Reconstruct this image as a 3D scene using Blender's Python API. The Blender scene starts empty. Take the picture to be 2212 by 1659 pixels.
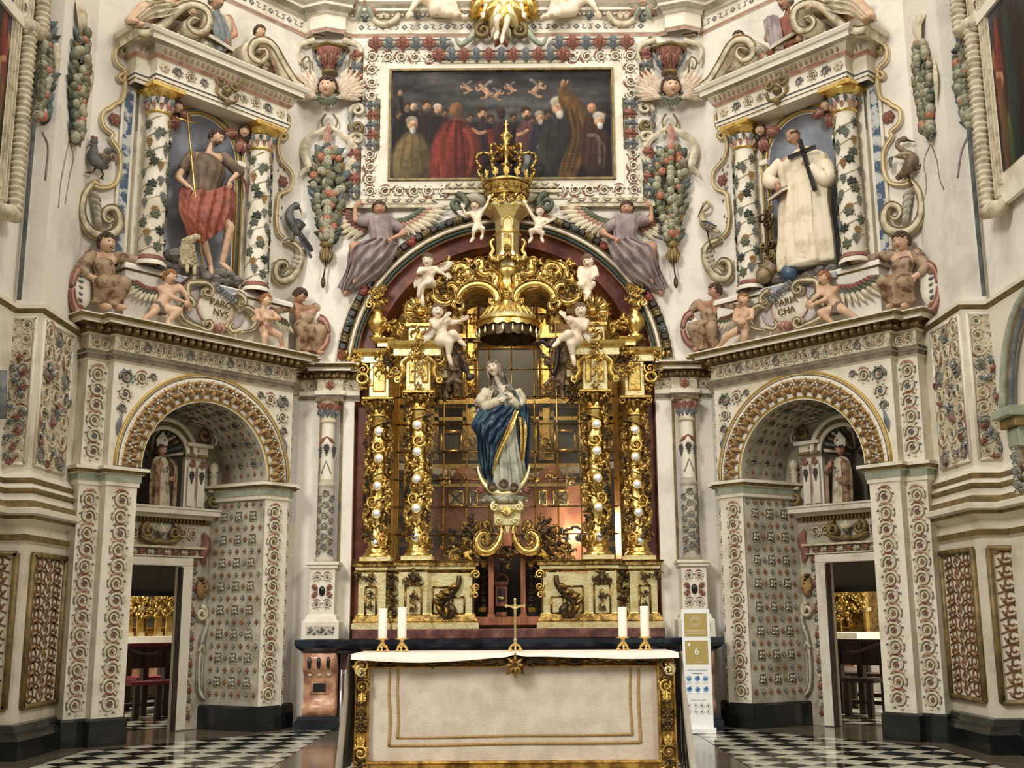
import bpy, math, random
import numpy as np
from mathutils import Matrix, Vector
PI=math.pi
# ---------------------------------------------------------------- camera, world, lights, exposure
sc=bpy.context.scene; COL=sc.collection
F_PX=2460.0; PITCH=math.atan(505.5/2460.0); ROLL=0.006; CAM=np.array([0,0,1.25])
cp,sp=math.cos(PITCH),math.sin(PITCH); cr,sr=math.cos(ROLL),math.sin(ROLL)
RX=np.array([1.0,0,0]); UP=np.array([0,-sp,cp]); FW=np.array([0,cp,sp])
CR=cr*RX-sr*UP; CU=sr*RX+cr*UP
def ray(px,py):
    return (px-1106)/F_PX*CR+(829.5-py)/F_PX*CU+FW
cam=bpy.data.cameras.new('camera'); cam.sensor_width=36; cam.lens=36*F_PX/2212; cam.clip_end=200
co=bpy.data.objects.new('camera',cam); COL.objects.link(co)
co.matrix_world=Matrix(((CR[0],CU[0],-FW[0],CAM[0]),(CR[1],CU[1],-FW[1],CAM[1]),(CR[2],CU[2],-FW[2],CAM[2]),(0,0,0,1)))
sc.camera=co
vs=sc.view_settings; vs.view_transform='Standard'; vs.look='None'; vs.gamma=1; vs.use_curve_mapping=False; vs.exposure=0.5
wd=bpy.data.worlds.new('world'); sc.world=wd; wd.use_nodes=True
nt=wd.node_tree; bg=nt.nodes['Background']; bg.inputs[1].default_value=0.47
tc=nt.nodes.new('ShaderNodeTexCoord'); ns=nt.nodes.new('ShaderNodeTexNoise'); ns.inputs['Scale'].default_value=2.2; ns.inputs['Detail'].default_value=3
rp=nt.nodes.new('ShaderNodeValToRGB'); rp.color_ramp.elements[0].color=(.34,.31,.26,1); rp.color_ramp.elements[0].position=.38
rp.color_ramp.elements[1].color=(1.0,.96,.88,1); rp.color_ramp.elements[1].position=.62
nt.links.new(tc.outputs['Generated'],ns.inputs['Vector']); nt.links.new(ns.outputs[0],rp.inputs[0]); nt.links.new(rp.outputs[0],bg.inputs[0])
def area(name,loc,tgt,sx_,sy_,power,col):
    l=bpy.data.lights.new(name,'AREA'); l.shape='RECTANGLE'; l.size=sx_; l.size_y=sy_; l.energy=power; l.color=col
    o=bpy.data.objects.new(name,l); COL.objects.link(o); o.location=loc
    o.rotation_euler=(Vector(tgt)-Vector(loc)).to_track_quat('-Z','Y').to_euler(); return o
area('nave_window_light',(-7.5,-1.5,11.5),(0.8,13.5,3.5),3.0,5.0,1400,(1,.97,.93))
area('nave_window_light',(8.0,0.5,12),(-1,13.5,3.5),2.5,4.0,700,(1,.95,.88))
area('overhead_light',(0,7.5,17),(0,12.5,4),4,4,480,(1,.97,.9))  # large soft area light overhead, its source unseen
# ---------------------------------------------------------------- materials
MATS={}
def lin(c): return tuple(((x/255)/12.92 if x/255<=.04045 else ((x/255+.055)/1.055)**2.4) for x in c)
def mat(name,c,rough=.6,metal=0.0,c2=None,ns=3.0,lo=.4,hi=.6,bump=0.0,bs=60.0,c3=None,det=5,spec=None,coat=0,alpha=None,coord='Object',emit=None,st=(1,1,1)):
    if name in MATS: return MATS[name]
    m=bpy.data.materials.new(name); m.use_nodes=True; t=m.node_tree; b=t.nodes['Principled BSDF']
    b.inputs['Roughness'].default_value=rough; b.inputs['Metallic'].default_value=metal
    b.inputs['Base Color'].default_value=(*lin(c),1)
    if spec is not None: b.inputs['Specular IOR Level'].default_value=spec
    if coat: b.inputs['Coat Weight'].default_value=coat
    if alpha is not None: b.inputs['Alpha'].default_value=alpha
    if emit: b.inputs['Emission Color'].default_value=(*lin(c),1); b.inputs['Emission Strength'].default_value=emit
    if c2 or bump:
        tc=t.nodes.new('ShaderNodeTexCoord'); mp=t.nodes.new('ShaderNodeMapping'); mp.inputs['Scale'].default_value=st
        t.links.new(tc.outputs[coord],mp.inputs[0])
    if c2:
        n=t.nodes.new('ShaderNodeTexNoise'); n.inputs['Scale'].default_value=ns; n.inputs['Detail'].default_value=det; n.inputs['Roughness'].default_value=.6
        r=t.nodes.new('ShaderNodeValToRGB'); e=r.color_ramp.elements
        e[0].position=lo; e[0].color=(*lin(c2),1); e[1].position=hi; e[1].color=(*lin(c),1)
        if c3:
            k=e.new(min(.99,hi+.12)); k.color=(*lin(c3),1)
        t.links.new(mp.outputs[0],n.inputs['Vector']); t.links.new(n.outputs[0],r.inputs[0]); t.links.new(r.outputs[0],b.inputs['Base Color'])
    if bump:
        n=t.nodes.new('ShaderNodeTexNoise'); n.inputs['Scale'].default_value=bs; n.inputs['Detail'].default_value=4
        bu=t.nodes.new('ShaderNodeBump'); bu.inputs['Strength'].default_value=bump; bu.inputs['Distance'].default_value=.02
        t.links.new(mp.outputs[0],n.inputs['Vector']); t.links.new(n.outputs[0],bu.inputs['Height']); t.links.new(bu.outputs[0],b.inputs['Normal'])
    MATS[name]=m; return m
PLASTER=mat('plaster',(226,219,205),.85,c2=(200,192,178),ns=1.6,lo=.3,hi=.5,bump=.2,bs=25)
CREAM=mat('cream_stucco',(222,213,194),.7,c2=(196,184,160),ns=2.5,lo=.32,hi=.5,bump=.2,bs=40)
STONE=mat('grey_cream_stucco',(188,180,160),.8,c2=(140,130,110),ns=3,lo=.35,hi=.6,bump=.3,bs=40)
GREYW=mat('grey_plaster',(188,182,176),.85,c2=(206,194,172),ns=.9,lo=.42,hi=.47,bump=.15,bs=25)
OLIVE=mat('olive_gold_line',(136,114,66),.5,metal=.25,c2=(100,84,50),ns=9)
DKGOLD=mat('dark_gold_moulding',(120,94,46),.5,metal=.3,c2=(70,54,30),ns=12)
GREY=mat('grey_blue_relief',(128,128,118),.7,c2=(84,84,80),ns=9,lo=.35,hi=.6)
LIGHT=mat('pale_relief',(206,194,166),.7,c2=(160,146,118),ns=9,lo=.35,hi=.55)
OUTL=mat('painted_outline',(92,82,68),.85,c2=(128,116,96),ns=8)
RED=mat('red_paint',(144,92,76),.65,c2=(112,68,56),ns=8)
ROSE=mat('rose_paint',(180,142,120),.7,c2=(148,104,86),ns=8)
BLUE=mat('slate_blue_paint',(118,122,120),.65,c2=(84,90,92),ns=8)
GREEN=mat('grey_green_paint',(100,104,82),.65,c2=(68,72,54),ns=10)
DKGREEN=mat('dark_green_paint',(52,60,46),.5,c2=(34,40,32),ns=8)
SAGE=mat('sage_band',(164,168,146),.7,c2=(136,142,122),ns=6)
BLACK=mat('black_marble',(22,23,22),.16,c2=(34,36,33),ns=2.2,spec=.5)
NAVY=mat('black_marble_blue_sheen',(18,23,30),.12,c2=(34,42,52),ns=1.6,lo=.45,hi=.5)  # black marble, the blue of its reflections put into the colour
PINKM=mat('pink_marble',(192,146,112),.3,c2=(148,102,80),ns=7,lo=.4,hi=.55,c3=(214,178,148))
REDM=mat('red_marble',(120,70,50),.25,c2=(88,42,34),ns=4,lo=.38,hi=.6,c3=(156,92,66))
PURM=mat('purple_marble',(110,72,64),.22,c2=(76,42,42),ns=6,lo=.38,hi=.58,c3=(150,104,92))
GOLD=mat('bright_gold',(236,204,122),.3,metal=1,c2=(196,156,80),ns=14,lo=.35,hi=.55,bump=.25,bs=50)
PGOLD=mat('pale_gold_panel',(246,234,180),.34,metal=.8,c2=(222,196,124),ns=10,lo=.3,hi=.55,bump=.2,bs=30)
AGOLD=mat('antique_gold',(184,150,86),.38,metal=1,c2=(100,78,42),ns=16,lo=.4,hi=.62,bump=.4,bs=60)
BRONZE=mat('bronze_brown',(96,76,48),.4,metal=.6,c2=(56,44,30),ns=9)
SKIN=mat('painted_skin',(206,170,138),.5,c2=(176,138,108),ns=6,lo=.3,hi=.55)
SKINR=mat('reddish_skin',(182,138,108),.5,c2=(150,108,84),ns=6,lo=.3,hi=.55)
PALE=mat('ivory_skin',(226,210,184),.5,c2=(190,162,130),ns=6,lo=.3,hi=.5)
DKSKIN=mat('dark_wood_skin',(112,88,62),.5,c2=(72,54,38),ns=6,lo=.3,hi=.55)
WHITE=mat('eye_white',(226,220,206),.3)
DARK=mat('dark_brown',(44,30,22),.45)
LIP=mat('lip_red',(148,80,66),.5)
HAIRB=mat('brown_hair',(84,58,38),.6,c2=(52,36,26),ns=14)
HAIRF=mat('fair_hair',(166,116,66),.6,c2=(118,78,44),ns=14)
HAIRG=mat('grey_hair',(136,124,106),.6,c2=(96,86,72),ns=14)
LAV=mat('lavender_cloth',(156,140,136),.7,c2=(120,104,102),ns=5)
WCLOTH=mat('white_habit',(228,214,186),.7,c2=(196,178,146),ns=5,lo=.3,hi=.5)
RCLOTH=mat('red_cloth',(148,78,56),.6,c2=(108,54,42),ns=5,lo=.35,hi=.55)
BRCLOTH=mat('brown_tunic',(122,100,78),.7,c2=(88,72,58),ns=6)
ESTOF=mat('worn_gilded_cloth',(158,134,104),.6,c2=(92,56,36),ns=9,lo=.38,hi=.52)
BLUEC=mat('blue_mantle',(30,50,72),.45,c2=(70,96,110),ns=4,lo=.34,hi=.56)
SILV=mat('silver_green_dress',(172,168,146),.45,metal=.2,c2=(116,118,104),ns=6,lo=.35,hi=.6)
GBG=mat('niche_grey_blue',(178,182,190),.85,c2=(146,150,158),ns=3)
LINEN=mat('linen_cloth',(232,224,208),.85,c2=(222,212,194),ns=14,bump=.25,bs=90)
FRONTAL=mat('frontal_cloth',(212,198,178),.9,c2=(196,180,158),ns=5,bump=.35,bs=110)
STRIPE=mat('gold_braid',(176,142,84),.6,c2=(150,116,62),ns=60)
WAX=mat('candle_wax',(240,234,216),.4,spec=.4)
BRASS=mat('polished_brass',(240,204,128),.2,metal=1)
CHROME=mat('chrome',(200,200,200),.12,metal=1)
GLASS=mat('mirror_glass',(236,238,238),.35,metal=.6)
WOOD=mat('pine_wood',(156,98,62),.5,c2=(124,72,46),ns=3,st=(8,8,1))
DWOOD=mat('dark_wood',(66,44,34),.45,c2=(44,30,24),ns=3,st=(6,6,1))
TWHITE=mat('white_floor_tile',(214,210,190),.12,c2=(188,184,164),ns=3)
TBLACK=mat('black_floor_tile',(22,22,20),.1,c2=(38,38,34),ns=3)
PATHM=mat('grey_floor_slab',(112,102,84),.12,c2=(90,82,68),ns=2.5)
BROWNR=mat('brown_scrollwork',(124,84,42),.6,c2=(92,60,30),ns=9)
OCHRE=mat('ochre_leaf',(168,134,84),.7,c2=(118,86,48),ns=9)
# ---------------------------------------------------------------- frames
class Fr:
    def __init__(s,o,a,sx=1):
        s.o=np.array(o,float); s.a=a; s.sx=sx
        s.U=np.array([math.cos(a),math.sin(a),0]); s.N=np.array([math.sin(a),-math.cos(a),0])
        s.M=Matrix.Translation(s.o)@Matrix.Rotation(a,4,'Z')
    def px(s,x,y,w=0.0):            # picture point -> (u,v) on the plane at w in front of this wall
        r=ray(x,y); p0=s.o+s.N*w; t=np.dot(p0-CAM,s.N)/np.dot(r,s.N); p=CAM+t*r-s.o
        return (float(np.dot(p,s.U))*s.sx, float(p[2]))
    def P(s,x,y,w=0.0):
        u,v=s.px(x,y,w); return (u,v,w)
    def world(s,u,w,v): return s.o+s.U*(u*s.sx)+s.N*w+np.array([0,0,v])
def at(px,py,Y):
    r=ray(px,py); t=Y/r[1]; return CAM+r*t
def floor(px,py):
    r=ray(px,py); return CAM+r*(-CAM[2]/r[2])
# ---------------------------------------------------------------- mesh builder in (u,v,w): right, up, out of the wall
def unit(a):
    a=np.asarray(a,float); return a/max(np.linalg.norm(a),1e-9)
class MB:
    def __init__(s): s.v=[]; s.f=[]; s.m=[]; s.n=0; s.s=[]
    def add(s,vs,fs,m=0,sm=True):
        vs=np.asarray(vs,float).reshape(-1,3); s.v.append(vs); n=s.n
        for f in fs: s.f.append([i+n for i in f])
        s.m+= [m]*len(fs); s.s+=[sm]*len(fs); s.n+=len(vs); return s
    def merge(s,o,R=None,t=(0,0,0),k=1.0):
        v=np.concatenate(o.v)*k
        if R is not None: v=v@np.asarray(R).T
        v=v+np.asarray(t); n=s.n; s.v.append(v); s.f+=[[i+n for i in f] for f in o.f]; s.m+=o.m; s.s+=o.s; s.n+=len(v); return s
    def box(s,u0,u1,v0,v1,w0,w1,m=0,b=0.0):
        if b<=0:
            p=[(u,v,w) for w in (w0,w1) for v in (v0,v1) for u in (u0,u1)]
            return s.add(p,[(0,2,3,1),(4,5,7,6),(0,1,5,4),(2,6,7,3),(0,4,6,2),(1,3,7,5)],m,False)
        p=[(u0,v0,w0),(u1,v0,w0),(u1,v1,w0),(u0,v1,w0),(u0,v0,w1-b),(u1,v0,w1-b),(u1,v1,w1-b),(u0,v1,w1-b),(u0+b,v0+b,w1),(u1-b,v0+b,w1),(u1-b,v1-b,w1),(u0+b,v1-b,w1)]
        f=[(8,9,10,11)]
        for i in range(4):
            j=(i+1)%4; f+=[(i,j,4+j,4+i),(4+i,4+j,8+j,8+i)]
        return s.add(p,f,m,False)
    def poly(s,pts,w0,w1,m=0,b=0.0):
        n=len(pts); c=np.mean(np.array(pts,float),0); P=[(p[0],p[1],w0) for p in pts]+[(p[0],p[1],w1-b) for p in pts]
        f=[]
        if b>0:
            for p in pts:
                d=np.array(p)-c; L=np.linalg.norm(d); q=c+d*max(0,(1-b/max(L,1e-6))); P.append((q[0],q[1],w1))
            top=[2*n+i for i in range(n)]
            for i in range(n): j=(i+1)%n; f.append((n+i,n+j,2*n+j,2*n+i))
        else: top=[n+i for i in range(n)]
        for i in range(n): j=(i+1)%n; f.append((i,j,n+j,n+i))
        return s.add(P,[top]+f,m,False)
    def tube(s,path,r,k=6,m=0,fw=1.0,closed=False,caps=True,ref=(0,0,1)):
        p=np.asarray(path,float); n=len(p)
        if p.shape[1]==2: p=np.c_[p,np.zeros(n)]
        r=np.broadcast_to(np.asarray(r,float),(n,)) if np.ndim(r)<=1 else r
        d=np.gradient(p,axis=0) if not closed else np.roll(p,-1,0)-np.roll(p,1,0)
        d/=np.maximum(np.linalg.norm(d,axis=1,keepdims=True),1e-9)
        ref=np.array(ref,float); sd=np.cross(d,ref); L=np.linalg.norm(sd,axis=1,keepdims=True)
        alt=np.cross(d,np.array([.31,.2,.93])); bad=(L[:,0]<.12); sd[bad]=alt[bad]; sd/=np.maximum(np.linalg.norm(sd,axis=1,keepdims=True),1e-9)
        up=np.cross(sd,d); a=np.arange(k)*2*PI/k+PI/k
        V=p[:,None]+r[:,None,None]*(np.cos(a)[None,:,None]*sd[:,None]+np.sin(a)[None,:,None]*up[:,None]*fw)
        f=[]
        for i in range(n if closed else n-1):
            i2=(i+1)%n
            for j in range(k):
                j2=(j+1)%k; f.append((i*k+j,i2*k+j,i2*k+j2,i*k+j2))
        if caps and not closed: f+=[tuple(range(k)),tuple((n-1)*k+j for j in reversed(range(k)))]
        return s.add(V.reshape(-1,3),f,m)
    def lathe(s,cu,cw,prof,k=16,m=0,a0=0,a1=2*PI,mi=None,mod=None):
        full=abs(a1-a0-2*PI)<1e-6; kk=k if full else k+1; V=[]
        for q in range(kk):
            a=a0+(a1-a0)*q/k
            for (r,v) in prof:
                if mod: r=r*mod(a,v)
                V.append((cu+r*math.cos(a),v,cw+r*math.sin(a)))
        n=len(prof); f=[];ms=[]
        for q in range(k):
            q2=(q+1)%kk if full else q+1
            for i in range(n-1): f.append((q*n+i,q*n+i+1,q2*n+i+1,q2*n+i)); ms.append(mi[i] if mi else m)
        s.add(V,f,m); s.m[-len(f):]=ms; return s
    def ball(s,c,r,k=8,l=6,m=0,R=None):
        r=(r,r,r) if np.ndim(r)==0 else r; V=[]
        for i in range(l+1):
            t=PI*i/l
            for j in range(k): a=2*PI*j/k; V.append((math.sin(t)*math.cos(a)*r[0],math.cos(t)*r[1],math.sin(t)*math.sin(a)*r[2]))
        V=np.array(V)
        if R is not None: V=V@np.asarray(R).T
        f=[(i*k+j,i*k+(j+1)%k,(i+1)*k+(j+1)%k,(i+1)*k+j) for i in range(l) for j in range(k)]
        return s.add(V+np.asarray(c,float),f,m)
    def loft(s,rings,m=0,closed=True,caps=False):
        k=len(rings[0]); V=np.concatenate([np.asarray(r,float) for r in rings]); f=[]
        for i in range(len(rings)-1):
            for j in range(k if closed else k-1): j2=(j+1)%k; f.append((i*k+j,i*k+j2,(i+1)*k+j2,(i+1)*k+j))
        if caps: f+=[tuple(range(k)),tuple((len(rings)-1)*k+j for j in range(k))]
        return s.add(V,f,m)
    def leaf(s,path,W,m=0,lobes=0,depth=.35,th=.0,ref=(0,0,1),sh=1.0,edge=None):
        p=np.asarray(path,float); n=len(p)
        if p.shape[1]==2: p=np.c_[p,np.zeros(n)]
        d=np.gradient(p,axis=0); d/=np.maximum(np.linalg.norm(d,axis=1,keepdims=True),1e-9)
        sd=np.cross(d,np.array(ref,float)); sd/=np.maximum(np.linalg.norm(sd,axis=1,keepdims=True),1e-9); up=np.cross(sd,d)
        t=np.linspace(0,1,n); w=W*np.sin(PI*np.clip(t**sh*.94+.05,0,1))**.7
        if lobes: w=w*(1-.38*np.abs(np.sin(PI*t*lobes)))
        cs=[(-1,-depth*.6),(-.5,.1*depth),(0,depth*.9),(.5,.1*depth),(1,-depth*.6)]
        V=np.stack([p+sd*(a*w)[:,None]+up*(b*w)[:,None] for a,b in cs],1)
        f=[(i*5+j,i*5+j+1,(i+1)*5+j+1,(i+1)*5+j) for i in range(n-1) for j in range(4)]
        return s.add(V.reshape(-1,3),f,m)
    def sweep(s,path,prof,closed=False,m=None):   # path [(u,w)], prof [(out,v)] with m list per band
        P=np.array(path,float); n=len(P); offs=[]
        for i in range(n):
            a=P[i]-P[i-1] if (i>0 or closed) else P[1]-P[0]; b=P[(i+1)%n]-P[i] if (i<n-1 or closed) else P[-1]-P[-2]
            a=a/np.linalg.norm(a); b=b/np.linalg.norm(b); na=np.array([-a[1],a[0]]); nb=np.array([-b[1],b[0]])
            q=na+nb; q=q/max(1e-6,np.dot(q,q))*2 if np.dot(q,q)>.15 else nb; offs.append(q)
        V=[]
        for i in range(n):
            for (o,v) in prof: q=P[i]+offs[i]*o; V.append((q[0],v,q[1]))
        k=len(prof)
        for i in range(n if closed else n-1):
            i2=(i+1)%n
            fs=[(i*k+j,i2*k+j,i2*k+j+1,i*k+j+1) for j in range(k-1)]
            nn=s.n
            for j,ff in enumerate(fs): s.f.append([x+nn for x in ff]); s.m.append(m[j] if m else 0); s.s.append(False)
        s.v.append(np.array(V)); s.n+=len(V); return s
    def mesh(s,name,mats,sx=1):
        me=bpy.data.meshes.new(name); V=np.concatenate(s.v); X=np.stack([V[:,0]*sx,-V[:,2],V[:,1]],1)
        F=s.f if sx>0 else [f[::-1] for f in s.f]
        me.from_pydata(X.tolist(),[],F)
        mats=mats if isinstance(mats,(list,tuple)) else [mats]
        for q in mats: me.materials.append(q)
        if len(mats)>1: me.polygons.foreach_set('material_index',np.array(s.m,dtype=np.int32))
        me.polygons.foreach_set('use_smooth',np.array(s.s,dtype=bool)); me.update(); return me
def tag(o,label=None,cat=None,group=None,kind=None):
    if label: o['label']=label
    if cat: o['category']=cat
    if group: o['group']=group
    if kind: o['kind']=kind
    return o
ROOTB={}
def root(fr,name,label,cat,base=(0,0,0),group=None,kind=None):
    o=bpy.data.objects.new(name,None); COL.objects.link(o); o.empty_display_size=.1
    b=(base[0]*fr.sx,-base[2],base[1]); o.matrix_world=fr.M@Matrix.Translation(b); ROOTB[o]=(b,fr); tag(o,label,cat,group,kind); return o
def link(fr,me,name,par=None,top=None):
    o=bpy.data.objects.new(name,me); COL.objects.link(o)
    if par is None: o.matrix_world=fr.M
    else:
        o.parent=par
        if par in ROOTB: b=ROOTB[par][0]; o.location=(-b[0],-b[1],-b[2])
    return o
def part(fr,mb,name,mats,par=None):
    return link(fr,mb.mesh(name,mats,fr.sx),name,par)
def single(fr,mb,name,mats,label,cat,group=None):
    return tag(part(fr,mb,name,mats),label,cat,group)
def struct(fr,mb,name,mats): return tag(part(fr,mb,name,mats),kind='structure')
RY=lambda a:Matrix.Rotation(-a,4,'Y')
def inst(fr,me,name,par,pos,ang=0.0,s=1.0,yaw=0.0,tilt=0.0,mir=False):
    """a copy sharing mesh data, at (u,v,w) of the frame, turned by ang in the wall plane"""
    o=bpy.data.objects.new(name,me); COL.objects.link(o)
    S=(s,s,s) if np.ndim(s)==0 else s
    T=Matrix.Translation((pos[0],-pos[2],pos[1]))@Matrix.Rotation(yaw,4,'Z')@RY(ang)@Matrix.Rotation(tilt,4,'X')@Matrix.Diagonal((S[0]*(-1 if mir else 1),S[2],S[1],1))
    if fr.sx<0: T=Matrix.Diagonal((-1,1,1,1))@T
    if par is None: o.matrix_world=fr.M@T
    else:
        o.parent=par
        if par in ROOTB: b=ROOTB[par][0]; T=Matrix.Translation((-b[0],-b[1],-b[2]))@T
        o.matrix_basis=T
    return o
def arc(c,r,a0,a1,n,w=0.0,ry=None):
    ry=ry or r; t=np.radians(np.linspace(a0,a1,n)); return np.stack([c[0]+r*np.cos(t),c[1]+ry*np.sin(t),np.full(n,w)],1)
def spiral(c,r0,r1,a0,turns,n,w=0.0,lift=0.0):
    t=np.linspace(0,1,n); a=math.radians(a0)+t*turns*2*PI; r=r0+(r1-r0)*t**.85
    return np.stack([c[0]+r*np.cos(a),c[1]+r*np.sin(a),w+lift*t],1)
def crv(pts,n=24,closed=False):   # catmull-rom through points
    p=np.asarray(pts,float)
    if closed: q=np.vstack([p[-1],p,p[0],p[1]]); segs=len(p)
    else: q=np.vstack([2*p[0]-p[1],p,2*p[-1]-p[-2]]); segs=len(p)-1
    out=[]
    for i in range(n):
        t=i/(n if closed else n-1)*segs; k=min(int(t),segs-1); x=t-k; a,b,c,d=q[k],q[k+1],q[k+2],q[k+3]
        out.append(.5*((2*b)+(-a+c)*x+(2*a-5*b+4*c-d)*x*x+(-a+3*b-3*c+d)*x**3))
    return np.array(out)
# ---------------------------------------------------------------- shared ornament meshes (radius about 1)
RNG=random.Random(7)
def drop(mb,x,y,ang,L,W,m,h=.16,w0=.04):
    a=math.radians(ang); p=[(x+math.cos(a)*L*t,y+math.sin(a)*L*t,w0+h*L*math.sin(PI*min(1,t*1.1+.1))) for t in (0,.33,.66,1)]
    mb.leaf(p,W,m,0,.8)
def scroll_mesh(name,dirn=1,centre=2,red=True,mats=None):
    """vine scroll: spiral stem, leaf lobes outside, flower in the centre. slots: 0 relief 1 outline 2.. colours"""
    b=MB(); a0=200 if dirn>0 else -20
    sp_=spiral((0,0),.86,.34,a0,-1.35*dirn,26,.12,.06)
    so=sp_.copy(); so[:,2]=.012; b.tube(so,np.linspace(.23,.17,26),4,1,fw=.12)
    b.tube(sp_,np.linspace(.14,.085,26),6,0,fw=1.4)
    for i in range(7):
        t=a0-dirn*(30+i*48); r=.98; drop(b,r*.86*math.cos(math.radians(t)),r*.86*math.sin(math.radians(t)),t-dirn*55,.34,.13,0 if i%3 else 4,.26,.08)
    for i in range(5):
        t=i*72+20; drop(b,.05*math.cos(math.radians(t)),.05*math.sin(math.radians(t)),t,.26,.12,centre,.3,.12)
    b.ball((0,0,.2),(.09,.09,.1),6,4,4)
    if red:
        p=crv([(-.75*dirn,.78,.1),(-.2*dirn,1.0,.2),(.35*dirn,1.02,.2),(.8*dirn,.72,.1)],8); b.leaf(p,.2,3,3,.8)
    return b.mesh(name,mats or [LIGHT,OUTL,OCHRE,ROSE,GREY])
SCA=scroll_mesh('scroll',1,2,True,[LIGHT,OUTL,OCHRE,ROSE,GREY]); SCB=scroll_mesh('scroll',-1,3,True,[LIGHT,OUTL,OCHRE,RED,GREY])
SCC=scroll_mesh('scroll',1,3,False,[GREY,OUTL,OCHRE,ROSE,LIGHT]); SCD=scroll_mesh('scroll',-1,4,False,[LIGHT,OUTL,OCHRE,RED,BLUE])
SCW=scroll_mesh('scroll',1,3,True,[CREAM,OUTL,RED,RED,BLUE]); SCW2=scroll_mesh('scroll',-1,2,True,[CREAM,OUTL,OCHRE,RED,BLUE])
def acanthus(name,mats,L=1.0,W=.5):
    b=MB()
    b.leaf([(0,-.5*L,.05),(0,-.2*L,.2),(0,.15*L,.28),(0,.38*L,.36),(0,.5*L,.28)],W*.42,0,2,.7)
    for s in (-1,1):
        for q,(y,a,l) in enumerate(((-.32,40,.42),(-.08,48,.42),(.16,58,.32))):
            aa=math.radians(90-s*a); b.leaf([(s*.06,y*L,.08),(s*.06+math.cos(aa)*l*.5,y*L+math.sin(aa)*l*.5,.22),(s*.06+math.cos(aa)*l,y*L+math.sin(aa)*l,.12)],.13*W/.5,0 if q!=1 else (1 if len(mats)>1 else 0),0,.8)
    return b.mesh(name,mats)
AC_RED=acanthus('acanthus_leaf',[RED,ROSE]); AC_BLUE=acanthus('acanthus_leaf',[BLUE,LIGHT]); AC_GOLD=acanthus('acanthus_leaf',[GOLD]); AC_LT=acanthus('acanthus_leaf',[LIGHT,GREY]); AC_GREY=acanthus('acanthus_leaf',[GREY,LIGHT])
def rosette(name,mats,n=6):
    b=MB()
    for i in range(n):
        t=2*PI*i/n; b.ball((.58*math.cos(t),.58*math.sin(t),.14),(.36,.36,.2),6,4,0)
    for i in range(n):
        t=2*PI*(i+.5)/n; b.ball((.34*math.cos(t),.34*math.sin(t),.26),(.22,.22,.14),6,4,0)
    b.ball((0,0,.3),(.22,.22,.2),6,4,1); return b.mesh(name,mats)
ROS_RED=rosette('rosette',[RED,OCHRE]); ROS_LT=rosette('rosette',[LIGHT,OCHRE]); ROS_GOLD=rosette('rosette',[AGOLD,GOLD])
def small_flower(name,mats):   # four lobed diamond
    b=MB(); b.poly([(0,-.95),(.8,0),(0,.95),(-.8,0)],-.02,.05,1,.03)
    for i in range(4): t=PI/2*i; b.ball((.4*math.cos(t),.45*math.sin(t),.12),(.34,.34,.2),5,4,0)
    b.ball((0,0,.24),(.18,.18,.16),5,4,2); return b.mesh(name,mats)
SF_RED=small_flower('diamond_flower',[RED,OUTL,OCHRE]); SF_GREY=small_flower('diamond_flower',[GREY,OUTL,LIGHT]); SF_OCH=small_flower('diamond_flower',[OCHRE,OUTL,RED])
def coffer(name,mats):
    b=MB()
    for (a,c) in (((-1,-1),(1,-1)),((1,-1),(1,1)),((1,1),(-1,1)),((-1,1),(-1,-1))): b.tube([(*a,.08),(*c,.08)],.1,4,0)
    b.box(-1,1,-1,1,-.02,.03,1)
    for i in range(8):
        t=math.radians(45*i); L=.85 if i%2==0 else 1.05
        drop(b,.1*math.cos(t),.1*math.sin(t),45*i+8,L*.8,.22,2 if i%2 else 3,.45,.06)
    b.ball((0,0,.28),(.25,.25,.2),6,4,3); return b.mesh(name,mats)
COF=coffer('square_coffer',[OCHRE,OUTL,GREY,DKGREEN]); COF2=coffer('square_coffer',[STONE,OUTL,LIGHT,GREY])
def leafbunch(name,mats):
    b=MB()
    for (x,y,a,L,W) in ((0,0,-90,.95,.28),(-.2,.1,-130,.8,.26),(.2,.1,-50,.8,.26),(-.2,.3,150,.55,.24),(.2,.3,30,.55,.24),(0,.35,90,.4,.2)): drop(b,x,y,a,L,W,0,.4,.06)
    for (x,y) in ((-.2,.2),(.2,.2),(0,-.1),(0,.4),(-.12,-.35),(.12,-.35)): b.ball((x,y,.26),.13,5,4,1)
    return b.mesh(name,mats)
LB=leafbunch('leaf_cluster',[OCHRE,LIGHT]); LB_G=leafbunch('leaf_cluster',[AGOLD,GOLD]); LB_D=leafbunch('leaf_cluster',[GREY,LIGHT]); LB_B=leafbunch('leaf_cluster',[BRONZE,AGOLD])
def vineleaf(name,mats):
    b=MB()
    for a,L in ((90,.6),(20,.75),(160,.75),(-35,.75),(215,.75),(-90,.85)): drop(b,0,0,a,L,.27,0,.3,.06)
    b.tube([(0,0,.2),(.25,.5,.1),(.3,.9,.02)],.05,4,1); return b.mesh(name,mats)
VL=vineleaf('vine_leaf',[GREEN,DKGREEN]); VLD=vineleaf('vine_leaf',[DKGREEN,GREEN])
def grapes(name,mats,n=4):
    b=MB(); k=0
    for r,row in enumerate((3,4,3,2,1)):
        for i in range(row): b.ball(((i-(row-1)/2)*.36,.55-r*.33,.2+.06*((i+r)%2)),.2,6,4,0)
    b.tube([(0,.6,.1),(.1,.95,.05)],.06,4,1); return b.mesh(name,mats)
GR=grapes('grape_bunch',[GREY,OCHRE]); GRO=grapes('grape_bunch',[OCHRE,OCHRE]); GRD=grapes('grape_bunch',[mat('dark_grape',(70,68,62),.5),OCHRE])
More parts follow.
